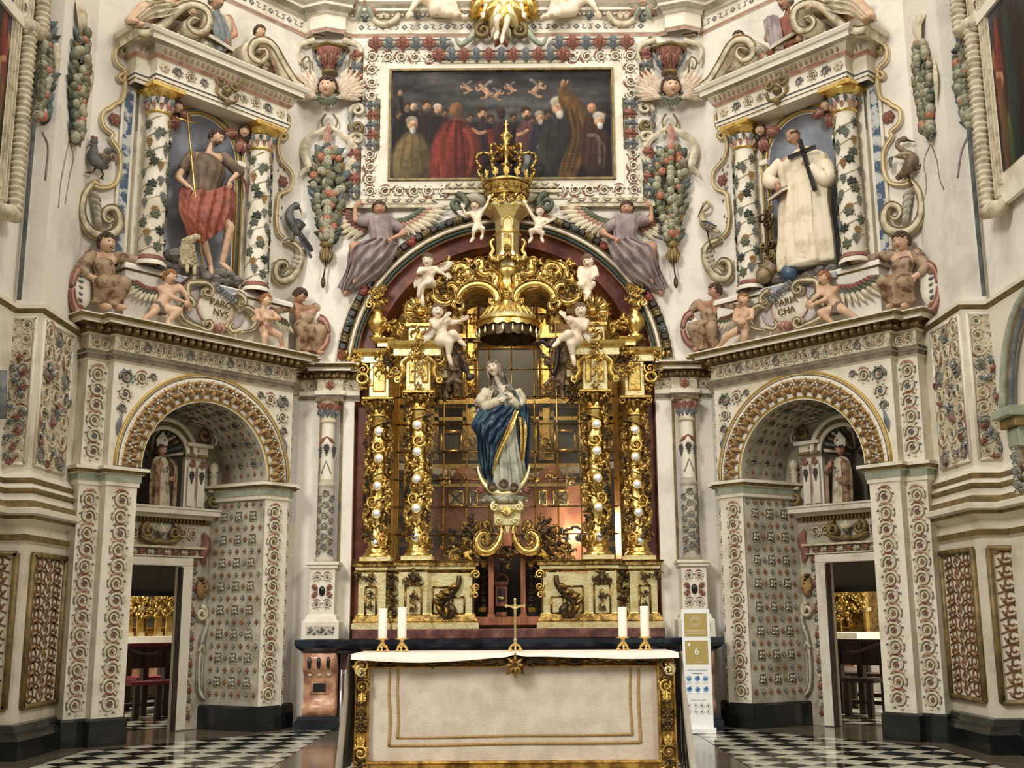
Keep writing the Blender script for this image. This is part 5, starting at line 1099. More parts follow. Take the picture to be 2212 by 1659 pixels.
# --- birds on the side scrolls
def bird(fr,label,w,body,wingp,legs,beakc,cols,comb=False,tail=None,name='carved_bird'):
    b0=root(fr,name,label,'sculpture',(*fr.px(*legs[0][-1],w),w)); P=lambda x,y,d=0:(*fr.px(x,y,w),w+d)
    q=MB(); pts=crv([P(x,y,.03) for x,y,r in body],22); rad=np.interp(np.linspace(0,1,22),np.linspace(0,1,len(body)),[r for *_,r in body]); q.tube(pts,rad,12,0,fw=.85)
    hx,hy=P(*body[0][:2])[:2]; q.ball((hx,hy,w+.03),body[0][2]*1.3,10,8,0); q.ball((hx,hy+.008,w+.03+body[0][2]*1.1),.008,6,4,1); part(fr,q,'bird_body',[cols[0],DARK],b0)
    q=MB(); q.tube([P(*beakc[0],.03),P(*beakc[1],.03)],[.016,.003],6,0); part(fr,q,'beak',[cols[2]],b0)
    q=MB()
    for i in range(7): x0,y0,x1,y1=wingp; t=i/6; a=np.array(P(x0+(x1-x0)*t*.3,y0+(y1-y0)*t*.3,.07)); c=np.array(P(x0+(x1-x0)*(1-.1*i)+3*i*.3,y0+(y1-y0)*(.5+.5*t),.06)); q.leaf(crv([a,(a+c)/2+np.array([0,0,.03]),c],6),.028,i%2,0,.5)
    part(fr,q,'folded_wing',[cols[1],cols[0]],b0)
    if tail:
        q=MB()
        for i,(pp) in enumerate(tail): q.leaf(crv([P(x,y,.03+.01*(i%3)) for x,y in pp],9),.028,i%2,0,.5)
        part(fr,q,'tail',[cols[1],cols[3]],b0)
    if comb: q=MB(); [q.ball((hx-.03+.02*i,hy+.045+.008*(i%2),w+.03),(.014,.022,.012),6,5,0) for i in range(4)]; q.ball((hx-.03,hy-.04,w+.04),(.012,.02,.012),6,5,0); part(fr,q,'comb',[RED],b0)
    q=MB()
    for lg in legs: q.tube([P(x,y,.02) for x,y in lg],.011,6,0); e=P(*lg[-1]); [q.tube([(e[0],e[1],w+.02),(e[0]+.03*s,e[1]-.012,w+.04)],.006,5,0) for s in (-1,0,1)]
    part(fr,q,'leg',[cols[2]],b0)
FEB=mat('feather_brown',(130,108,80),.6,c2=(80,62,44),ns=9); FEG=mat('feather_grey',(104,104,98),.6,c2=(66,66,66),ns=8); FED=mat('feather_dark',(52,54,56),.5,c2=(36,38,42),ns=8); FEW=mat('feather_cream',(190,176,140),.6,c2=(140,120,80),ns=9)
bird(FL,'rooster with red comb perched on the outer scroll of the left aedicule',-.22,[(200,308,.035),(200,325,.045),(198,342,.075),(212,355,.07),(230,362,.03)],(200,335,240,362),[[(205,362),(200,372),(186,374)],[(215,365),(222,378),(216,386)]],((190,314),(184,320)),(FEG,FEB,BRONZE,FED),True,[[(222,350),(225,328),(238,325),(244,340),(240,352)],[(226,352),(232,330),(244,330),(248,346)],[(228,356),(238,336),(246,344),(244,356)]],'rooster')
bird(FL,'long-tailed grey magpie-like bird on the inner scroll of the left aedicule',-.22,[(636,446,.04),(626,452,.04),(622,470,.065),(632,492,.065),(642,508,.04)],(624,475,656,505),[[(634,505),(632,516),(626,522)]],((644,450),(648,462)),(FEG,FED,BRONZE,FEG),False,[[(640,500),(656,525),(674,552),(688,572)],[(636,502),(652,530),(670,558),(680,578)],[(644,502),(662,528),(680,556),(690,566)]],'long_tailed_bird')
bird(FRn,'brown swan with curved neck on the outer scroll of the right aedicule',-.22,[(1956,302,.028),(1944,306,.026),(1942,318,.028),(1958,330,.035),(1972,345,.075),(1962,368,.07),(1940,388,.03)],(1975,335,1935,350),[[(1965,368),(1985,368),(1992,356)],[(1962,375),(1968,392),(1972,400)]],((1962,304),(1980,308)),(FEB,FEW,BRONZE,FEG),False,[[(1930,345),(1922,352),(1924,370)],[(1934,340),(1926,348),(1930,366)]],'swan')
bird(FRn,'slender heron-like bird on the inner scroll of the right aedicule',-.22,[(1524,442,.02),(1532,436,.02),(1534,448,.02),(1520,462,.025),(1522,482,.055),(1540,494,.05),(1556,502,.02)],(1520,480,1556,504),[[(1530,500),(1534,520),(1538,535)]],((1522,446),(1510,470)),(FEW,FED,BRONZE,FEG),False,None,'heron')
# ---------------------------------------------------------------- end wall: painting, frame, garlands, angels, top entablature
def seg_frame(fr,name,par,mats,pts,w0,w1,t=.03,m=0,closed=True):
    b=MB(); n=len(pts)
    for i in range(n if closed else n-1):
        a=np.array(pts[i]);c=np.array(pts[(i+1)%n]); d=unit(np.r_[c-a,0])[:2]; nn=np.array([-d[1],d[0]])*t/2; a=a-d*t/2; c=c+d*t/2
        b.poly([tuple(a-nn),tuple(c-nn),tuple(c+nn),tuple(a+nn)],w0,w1+.0015*(i%2),0,.004)
    return part(fr,b,name,mats,par)
PU0,PU1,PV0,PV1=-1.535,1.36,6.91,8.40
pc_=(PU0+PU1)/2
# canvas painted from soft brush strokes held in a generated picture
W_,H_=900,460
img=np.zeros((H_,W_,3)); yy,xx=np.mgrid[0:H_,0:W_]; yy=H_-1-yy.astype(float); xx=xx.astype(float)   # yy from the top
rs=np.random.RandomState(5)
def noise(sx_,sy_,seed):
    r=np.random.RandomState(seed); g=r.rand(sy_+2,sx_+2); X=xx/W_*sx_; Y=yy/H_*sy_; x0=X.astype(int);y0=Y.astype(int); fx=X-x0;fy=Y-y0; fx=fx*fx*(3-2*fx);fy=fy*fy*(3-2*fy)
    return (g[y0,x0]*(1-fx)+g[y0,x0+1]*fx)*(1-fy)+(g[y0+1,x0]*(1-fx)+g[y0+1,x0+1]*fx)*fy
FOLD=noise(70,14,4)+.6*noise(30,24,8)-.8
N_=.5*noise(5,5,1)+.3*noise(11,12,2)+.2*noise(26,30,3)
sky=np.array([52,50,48])[None,None]+(N_[...,None]-.35)*np.array([110,112,112])
dk=np.clip((yy-210)/180,0,1)[...,None]; img=np.clip(sky*(1-dk)+np.array([26,21,18])*dk,14,150)
def blob(cx,cy,rx,ry,col,ang=0,soft=.25,a=1.0,shade=.35):
    R=max(rx,ry)+2; x0,x1=max(0,int(cx-R)),min(W_,int(cx+R)+1); y0,y1=max(0,int(cy-R)),min(H_,int(cy+R)+1)
    if x0>=x1 or y0>=y1: return
    sl=(slice(H_-y1,H_-y0),slice(x0,x1)); t=math.radians(ang); dx=xx[sl]-cx;dy=yy[sl]-cy; X=(dx*math.cos(t)+dy*math.sin(t))/rx; Y=(-dx*math.sin(t)+dy*math.cos(t))/ry; r=np.sqrt(X*X+Y*Y)
    m=(np.clip((1-r)/soft,0,1)*a)[...,None]; lit=1+shade*(-.6*X-.6*Y)+.25*FOLD[sl]; img[sl]=img[sl]*(1-m)+np.clip(np.array(col)*lit[...,None],0,255)*m
def stroke(pts,r,col,a=1.0,soft=.5):
    for (x,y) in crv([(p[0],p[1],0) for p in pts],26)[:,:2]: blob(x,y,r,r,col,0,soft,a,.2)
for (x,y,rx,ry,c) in ((300,70,180,22,(96,94,90)),(130,110,120,20,(70,70,70)),(450,130,220,30,(122,124,124)),(640,150,120,24,(104,106,106)),(470,200,130,50,(116,120,122)),(80,150,60,30,(84,90,94)),(800,130,80,20,(90,88,86))): blob(x,y,rx,ry,c,rs.uniform(-8,8),.9,.6)
def person(x,y,s,robe,skin=(176,138,104),hair=(60,44,32),bald=False,back=False,beard=None,wide=1.0,h=230):
    blob(x,y+s*2.6+h*.42,s*2.3*wide,h*.62,robe,0,.18,1,.5)
    for k in (-1,0,1): stroke([(x+k*s*.9,y+s*1.6),(x+k*s*1.2,y+s*4),(x+k*s*1.5,y+h*.8)],s*.22,tuple(np.array(robe)*.6),.35,.8)
    blob(x,y+s*.2,s*.85,s*1.05,hair if back else skin,0,.25,1,.5)
    if not bald: blob(x-s*.1,y-s*.4,s*.95,s*.75,hair,0,.3,1)
    if not back:
        blob(x+s*.1,y+s*.25,s*.6,s*.75,skin,0,.4,1,.6); blob(x-s*.15,y+s*.15,s*.13,s*.08,(50,34,26),0,.6,.9); blob(x+s*.35,y+s*.15,s*.13,s*.08,(50,34,26),0,.6,.9)
        if beard: blob(x+s*.1,y+s*1.05,s*.5,s*.65,beard,0,.4,1)
for (x,y,s_,c) in ((30,185,20,(26,22,20)),(110,185,19,(30,26,24)),(160,190,20,(34,28,26)),(215,178,20,(28,24,22)),(320,200,20,(34,28,28)),(405,205,20,(30,26,26)),(500,200,20,(32,26,26)),(575,215,20,(30,28,30)),(640,190,22,(28,28,28)),(780,190,22,(34,26,24)),(870,190,20,(28,24,22))): person(x,y,s_,c,(112,88,68),wide=1.3,h=260)
person(60,150,23,(24,20,18),(124,100,80),h=260); stroke([(30,95),(40,170)],10,(34,28,24)); blob(30,90,12,17,(150,120,92),0,.4)
person(88,148,20,(30,26,22),(172,150,126),bald=True); person(140,142,24,(38,32,28),beard=(80,66,52)); person(188,160,22,(34,30,28),hair=(190,180,164),beard=(90,78,64))
person(82,222,30,(104,90,60),(184,150,116),hair=(150,140,126),beard=(196,190,180),wide=1.3,h=240)
person(370,178,25,(44,34,34),beard=(50,36,26)); person(448,180,25,(58,38,36),back=True); person(552,178,25,(84,56,58),beard=(60,44,34)); person(608,196,24,(40,38,44),hair=(150,140,126),beard=(170,160,146))
stroke([(330,250),(356,268),(384,262)],9,(160,122,92)); stroke([(402,260),(406,300),(412,340)],14,(104,42,34)); stroke([(515,275),(535,270),(556,256)],8,(184,146,112)); stroke([(600,330),(625,322),(650,300)],10,(150,112,80))
person(262,160,38,(108,46,38),hair=(120,86,60),back=True,bald=True,wide=1.35,h=360); [stroke([(262+d*20,215),(262+d*60,320),(262+d*70,450)],9,(66,26,22),.6) for d in (-1,0,.5,1)]; stroke([(300,250),(330,340),(316,440)],12,(146,74,58),.5); stroke([(220,260),(196,350),(205,450)],10,(140,66,52),.4)
person(686,148,38,(44,44,40),(186,150,116),hair=(176,168,152),beard=(196,188,174),wide=1.2,h=340); stroke([(722,120),(762,190),(770,300),(716,450)],44,(92,68,40),.95,.3); [stroke([(735+d,170),(752+d,280),(715+d,430)],8,(54,38,24),.6) for d in (-18,4,24)]; stroke([(744,150),(790,260),(760,420)],8,(130,100,60),.4); stroke([(712,60),(700,100),(728,140)],17,(104,78,44)); blob(704,50,11,20,(170,136,104),10,.4); blob(722,46,5,14,(170,136,104),20,.4)
person(822,156,25,(60,40,30),(170,128,96),bald=True); person(852,208,30,(54,38,32),(180,146,116),hair=(190,184,174),beard=(200,194,184),h=250); stroke([(806,280),(846,292),(850,400)],10,(112,96,84),.7); stroke([(836,300),(870,330),(866,420)],7,(96,80,70),.6)
blob(490,415,150,22,(58,56,54),0,.3,.9); blob(490,448,190,26,(44,42,40),0,.3,.9); stroke([(520,360),(556,372),(540,430)],14,(128,132,130),.8)
for (x,y,f_) in ((372,78,1),(440,96,-1),(480,70,1),(606,72,-1),(300,66,1)):
    k=1.0 if x in(372,606) else .7; K=(176,140,112)
    stroke([(x,y-8*k),(x+f_*14*k,y+4*k),(x+f_*24*k,y+18*k)],13*k,K); blob(x-f_*8*k,y-24*k,11*k,12*k,K,0,.3); blob(x-f_*8*k,y-31*k,11*k,8*k,(96,66,46),0,.4); stroke([(x,y-8*k),(x-f_*20*k,y+2*k),(x-f_*26*k,y-10*k)],6*k,K); stroke([(x+f_*24*k,y+18*k),(x+f_*10*k,y+34*k),(x-f_*6*k,y+38*k)],7*k,(166,130,102)); stroke([(x+f_*26*k,y+20*k),(x+f_*42*k,y+16*k)],6*k,K); stroke([(x+f_*6*k,y-12*k),(x+f_*26*k,y-34*k),(x+f_*36*k,y-36*k)],7*k,(126,122,116),.7)
img=np.clip(img*(.92+.16*noise(60,40,9)[...,None])*np.array([.84,.82,.80]),0,255)
def to_image(name,arr):
    h,w=arr.shape[:2]; im=bpy.data.images.new(name,w,h); px=np.ones((h,w,4),dtype=np.float32); px[...,:3]=arr/255.0; im.pixels.foreach_set(px.ravel()); im.update(); im.pack(); return im
def imgmat(name,im,rough=.5):
    m=bpy.data.materials.new(name); m.use_nodes=True; t=m.node_tree; n=t.nodes.new('ShaderNodeTexImage'); n.image=im; t.links.new(n.outputs[0],t.nodes['Principled BSDF'].inputs['Base Color']); t.nodes['Principled BSDF'].inputs['Roughness'].default_value=rough; t.nodes['Principled BSDF'].inputs['Specular IOR Level'].default_value=.15; return m
def quad_uv(fr,u0,u1,v0,v1,w,name,m,par):
    me=bpy.data.meshes.new(name); me.from_pydata([(u0,-w,v0),(u1,-w,v0),(u1,-w,v1),(u0,-w,v1)],[],[(0,1,2,3)]); uv=me.uv_layers.new(); 
    for i,c in enumerate(((0,0),(1,0),(1,1),(0,1))): uv.data[i].uv=c
    me.materials.append(m); return link(fr,me,name,par)
pt=root(FB,'oil_painting','wide dark painting of robed bearded men under flying putti in the clouds','painting',(pc_,PV0,.05))
quad_uv(FB,PU0,PU1,PV0,PV1,.045,'canvas',imgmat('painted_canvas',to_image('canvas_paint',img)),pt)
part(FB,MB().box(PU0,PU1,PV0,PV1,-.01,.04),'stretcher',[DWOOD],pt)
fm=root(FB,'picture_frame','stepped white stucco frame with painted scrolls and red and blue leaves around the painting','frame',(pc_,6.55,.03))
seg_frame(FB,'gilt_fillet',fm,[OLIVE],[(PU0-.03,PV0-.03),(PU1+.03,PV0-.03),(PU1+.03,PV1+.03),(PU0-.03,PV1+.03)],0,.08,.03)
seg_frame(FB,'inner_band',fm,[CREAM],[(PU0-.10,PV0-.09),(PU1+.10,PV0-.09),(PU1+.10,PV1+.09),(PU0-.10,PV1+.09)],0,.05,.12)
# scroll field in four eared corners
for sx_ in (-1,1):
    e=PU0-.16 if sx_<0 else PU1+.16; cx=e+sx_*.12; X=lambda d:e+sx_*d; lo_,hi_=min(X(-.0),X(.24)),max(X(0),X(.24))
    b=MB(); xe=e-sx_*1.0
    for (a0,a1,c0,c1) in ((lo_,hi_,8.02,8.73),(lo_,hi_,6.62,7.3),(min(e,xe),max(e,xe),8.56,8.73),(min(e,xe),max(e,xe),6.62,6.74)): part(FB,MB().box(a0,a1,c0,c1,0,.04),'corner_field',[CREAM],fm)
    for k in range(4): inst(FB,[SCW,SCW2][k%2],'scroll',fm,(cx,8.62-k*.185,.045),k,.088)
    for k in range(4): inst(FB,[SCW2,SCW][k%2],'scroll',fm,(cx,6.72+k*.17,.045),k,.085)
    for k in range(5): inst(FB,[SCW2,SCW][k%2],'scroll',fm,(cx-sx_*(.2+k*.19),8.615,.045),k,.088); inst(FB,[SCW,SCW2][k%2],'scroll',fm,(cx-sx_*(.2+k*.19),6.72,.045),k,.085)
    for k in range(4):   # outer leaves, upper ear, side, lower ear
        inst(FB,[AC_RED,AC_BLUE][k%2],'acanthus_leaf',fm,(X(.33),8.64-k*.17,.04),PI/2*sx_,(.27,.20,.26)); inst(FB,[AC_BLUE,AC_RED][k%2],'acanthus_leaf',fm,(X(.33),6.72+k*.17,.04),PI/2*sx_,(.27,.20,.26))
    for k in range(5): inst(FB,[AC_BLUE,AC_RED][k%2],'acanthus_leaf',fm,(X(.10),7.92-k*.14,.04),PI/2*sx_,(.24,.20,.26))
    b=MB(); 
    for (u,v0,v1) in ((.26,8.0,8.75),(.02,7.3,8.0),(.26,6.6,7.3)): b.box(X(u)-.01,X(u)+.01,v0,v1,0,.06)
    part(FB,b,'edge_line',[OLIVE],fm)
    # little volutes at the frame flanks
    sc2=root(FB,'flank_scroll','grey and ochre double volute at the %s flank of the picture frame'%('left' if sx_<0 else 'right'),'ornament',(X(.3),7.6,.02))
    q=MB()
    for (v,a,tn) in ((7.86,200,1.4),(7.62,160,-1.4),(7.45,200,1.2)): q.tube(spiral((X(.30),v),.11,.02,a if sx_<0 else 180-a,tn*(-sx_)*-1,18,.03,.05),np.linspace(.035,.018,18),6,0 if v!=7.62 else 1,fw=1.3)
    q.tube(crv([(X(.22),7.98,.03),(X(.40),7.80,.04),(X(.36),7.6,.05),(X(.42),7.45,.04),(X(.25),7.32,.03)],14),.03,6,2); part(FB,q,'volute',[LIGHT,OLIVE,GREY],sc2)
for k in range(6):
    for s in (-1,1): inst(FB,[AC_RED,AC_BLUE][k%2],'acanthus_leaf',fm,(pc_+s*(1.68-k*.18),8.80,.05),0,(.32,.19,.28))
for k in range(11): inst(FB,[AC_RED,AC_BLUE][k%2],'acanthus_leaf',fm,(pc_+(k-5)*.165,8.62,.07),0,(.30,.19,.28))
for k in range(9): inst(FB,AC_LT,'acanthus_leaf',fm,(pc_+(k-4)*.16,6.79,.05),PI,(.28,.13,.2))
for k in range(6):
    for s in (-1,1): inst(FB,AC_LT,'acanthus_leaf',fm,(pc_+s*(1.8-k*.17),6.57,.04),PI,(.28,.11,.2))
b=MB(); b.box(pc_-.8,pc_+.8,8.52,8.56,0,.07,0,.01); b.box(pc_-.78,pc_+.78,6.68,6.72,0,.10); [part(FB,MB().box(pc_+x,pc_+x+1.3,6.48,6.52,0,.10),'sill_moulding',[LIGHT],fm) for x in (-2.05,.75)]; part(FB,b,'sill_board',[LIGHT],fm)
for s in (-1,1):
    t=root(FB,'foot_scroll','grey-green curled acanthus scroll under the picture frame, %s of the crown'%('left' if s<0 else 'right'),'ornament',(pc_+s*.55,6.45,.05))
    q=MB(); q.tube(spiral((pc_+s*.58,6.53),.14,.03,90,s*1.2,20,.06,.05),np.linspace(.05,.025,20),6,0,fw=1.4); q.leaf(crv([(pc_+s*.5,6.64,.08),(pc_+s*.3,6.6,.12),(pc_+s*.12,6.5,.08)],8),.09,1,3,.6); part(FB,q,'scroll',[GREEN,STONE],t)
# top entablature of the chapel
TP=[(-3.4,.0),(-2.62,.0),(-2.62,.12),(-2.42,.20),(-2.2,.12),(-2.2,.06),(-2.1,.0)]
TPf=TP+[(2.1-.06,.0),(2.2-.06,.06),(2.2-.06,.12),(2.42-.06,.20),(2.62-.06,.12),(2.62-.06,0),(3.4,0)]
pr=[(0,8.93),(.015,8.94),(.015,8.97),(.03,8.98),(.03,9.16),(.06,9.17),(.06,9.21),(.10,9.24),(.13,9.26),(.13,9.30),(.16,9.34),(.2,9.36),(.2,9.39),(-.0,9.40),(0,10.3),(.1,10.34),(.1,10.5)]
pm=[0,1,0,0,0,2,2,2,0,2,0,0,0,0,2,0]
b=MB(); b.sweep(TPf,pr,m=pm); te=struct(FB,b,'trim_12',[CREAM,ROSE,STONE])
DI=MB(); DI.poly([(0,-.9),(.9,0),(0,.9),(-.9,0)],0,.10,0,.05); DI.ball((0,0,.1),(.3,.3,.12),6,4,1); DIM=DI.mesh('diamond_boss',[BLUE,LIGHT])
LOZ=MB(); [LOZ.tube(crv([(s*.2,-.5,.05),(s*.9,-.3,.08),(s*.5,.5,.05),(s*1.2,.6,.04)],9),.09,4,0) for s in (-1,1)]; LZ=LOZ.mesh('curl_pair',[GREY])
for k in range(14): u=pc_+(k-6.5)*.29; inst(FB,DIM,'diamond_boss',te,(u,9.07,.03),0,.05); 
for k in range(13): u=pc_+(k-6)*.29; inst(FB,LZ,'curl_pair',te,(u,9.07,.03),0,(.07,.06,.06))
for k in range(60): inst(FB,PEARL,'pearl',te,(pc_+(k-29.5)*.068,9.225,.075),0,.022)
for fr,sd,S in SIDES:
    b=MB(); b.sweep([(-.9,-.3),(2.6,-.3),(2.6,-.2),(2.75,-.12),(2.95,-.2),(3.2,-.3)],pr,m=pm); t2=struct(fr,b,'trim_13',[CREAM,ROSE,STONE])
    for k in range(8): inst(fr,DIM,'diamond_boss',t2,(.2+k*.30,9.07,-.27),0,.05); inst(fr,LZ,'curl_pair',t2,(.35+k*.30,9.07,-.27),0,(.07,.06,.06))
# frieze figures above
def hk(F):
    q=MB()
    for a in (-150,-120,-90,-60,-30,0,180): drop(q,F.hc[0]+.0,9.30,a,.40,.12,a%60==0,.5,.12)
    for s in (-1,1): drop(q,F.hc[0]+s*.25,9.45,-90+s*30,.4,.12,0,.5,.1); drop(q,F.hc[0]+s*.32,9.65,-90+s*10,.35,.12,1,.5,.1)
    part(F.fr,q,'gilt_leaves',[GOLD,PGOLD],F.root)
F=figure(FB,.22,'top_putto','naked ivory putto stepping on a gilt shell above the painting',(1088,-40,.06),.16,'child','curl',(0,15,0),dict(sl=(1066,-12,0),sr=(1110,-12,0),ch=(1088,0,0),pe=(1088,26,0),el=(1050,14,.05),wl=(1046,34,.1),er=(1126,14,.05),wr=(1130,34,.1),kl=(1072,52,.1),al=(1074,72,.04),tl=(1070,84,.08),kr=(1096,54,.08),ar=(1086,80,.04),tr=(1084,92,.08)),skin=PALE,hairm=HAIRF,hook=hk)
for s,sd in ((-1,'left'),(1,'right')):
    X=lambda x:1088+s*x
    F=figure(FB,.16,'reclining_putto','ivory putto lying in the top frieze, %s of the central putto'%sd,(X(175),-40,.05),.2,'child','curl',(0,10,0),dict(sl=(X(190),-20,0),sr=(X(160),-14,0),ch=(X(168),0,0),pe=(X(140),18,0),kl=(X(112),14,.1),al=(X(98),38,.05),kr=(X(118),36,.1),ar=(X(84),44,.06),er=(X(190),10,.05),wr=(X(200),30,.08)) if s<0 else dict(sl=(X(160),-14,0),sr=(X(190),-20,0),ch=(X(168),0,0),pe=(X(140),18,0),kl=(X(112),14,.1),al=(X(98),38,.05),kr=(X(118),36,.1),ar=(X(84),44,.06),el=(X(190),10,.05),wl=(X(200),30,.08)),skin=PALE,hairm=HAIRF)
    q=MB(); rt=root(FB,'frieze_scroll','large painted vine scroll with a white rosette in the %s half of the top frieze'%sd,'ornament',(*FB.px(X(250),50,.1),.05)); c=FB.px(X(258),26,.06)
    q.tube(spiral(c,.22,.16,90,s*1.1,26,.06,.0),np.linspace(.05,.03,26),6,0,fw=1.2); q.tube(crv([(*FB.px(X(300),50,0),.05),(*FB.px(X(280),2,0),.07),(*FB.px(X(240),-8,0),.08),(*FB.px(X(210),20,0),.07),(*FB.px(X(180),44,0),.06)],18),.035,6,1,fw=1.2); part(FB,q,'vine_scroll',[LIGHT,BLUE],rt)
    inst(FB,ROS_LT,'rosette',rt,(*c,.06),0,.13)
    q=MB(); q.leaf(crv([(*FB.px(X(268),2,0),.1),(*FB.px(X(225),-2,0),.12),(*FB.px(X(200),8,0),.1)],8),.05,0,3); part(FB,q,'leaf',[RED],rt)
    q=MB(); q.tube(crv([(*FB.px(X(150),-20,0),.1),(*FB.px(X(130),8,0),.18),(*FB.px(X(100),0,0),.14),(*FB.px(X(80),-20,0),.1)],10),.045,6,0,fw=.6); part(FB,q,'red_ribbon',[RED],rt)
    # scroll ornament that ties frieze and frame
    t=root(FB,'crest_scroll','curling grey-green and gold volute above the picture frame, %s half'%sd,'ornament',(pc_+s*.25,8.85,.1))
    q=MB(); q.tube(spiral((pc_+s*.24,8.95),.12,.02,90,-s*1.4,20,.12,.05),np.linspace(.04,.02,20),6,0,fw=1.4); q.tube(crv([(pc_+s*.3,9.05,.1),(pc_+s*.42,8.85,.12),(pc_+s*.55,8.76,.12),(pc_+s*.62,8.9,.1)],12),np.linspace(.05,.02,12),6,1,fw=1.2)
    drop(q,pc_+s*.02,9.0,-90+s*35,.2,.06,2,.5,.14); drop(q,pc_+s*.04,8.82,-90+s*20,.12,.05,3,.5,.14); part(FB,q,'volute',[OLIVE,SAGE,LIGHT,RED],t)
    for k,(x,y) in enumerate(((300,4),(370,-6),(410,4))):
        h=root(FB,'winged_cherub_head','small cherub head with grey wings in the top frieze, %s of the %s end'%(('nearest','second','third')[k],sd),'sculpture',(*FB.px(X(x),y,.1),.1))
        u,v=FB.px(X(x),y,.12); q=MB(); q.merge(head('child','curl',False,k),rot3(-s*10,10,0),(u,v,.14),.075); part(FB,q,'head',[SKIN,HAIRB,WHITE,DARK,LIP],h)
        q=MB(); [drop(q,u+d*.04,v-.05,-90+d*(20+i*28),.22-.02*i,.05,i%2,.4,.08) for d in (-1,1) for i in range(4)]; part(FB,q,'wing',[SAGE,ROSE],h)
# --- columns of ornament: pendant capital, winged head, ribbon, garland, tassel
GFr={'left':FB,'right':FB}
def garland(fr,par,pts,w,wid,seed,r0=.055):
    r=random.Random(seed); L=crv([(x,y,0) for x,y in pts],60)[:,:2]; k=0
    for i in range(0,60):
        t=i/59; x,y=L[i]; wd=wid*(.35+.65*math.sin(PI*min(1,t*1.15+.12)) )
        for j in range(3):
            q=r.uniform(-1,1) if i%2 else (-1,1,0)[j]*r.uniform(.6,1); px=x+q*wd; u,v=fr.px(px,y+r.uniform(-4,4),w)
            if (i+j)%3==0: inst(fr,GL[r.randrange(3)],'garland_leaf',par,(u+math.copysign(.03,q),v,w+.015),-q*1.1+r.uniform(-.4,.4),(r0*1.6,r0*1.7,r0*1.9))
            else:
                s=r0*r.uniform(.75,1.12); me=FRS[r.choice((0,0,1,1,3,4,4,2))] if r.random()<.86 else (GR if r.random()<.5 else GRO); s=s*1.2 if me in (GR,GRO) else s
                inst(fr,me,'fruit' if me not in (GR,GRO) else 'grape_bunch',par,(u,v,w+.03+.05*(1-abs(q))),r.uniform(-.5,.5),s)
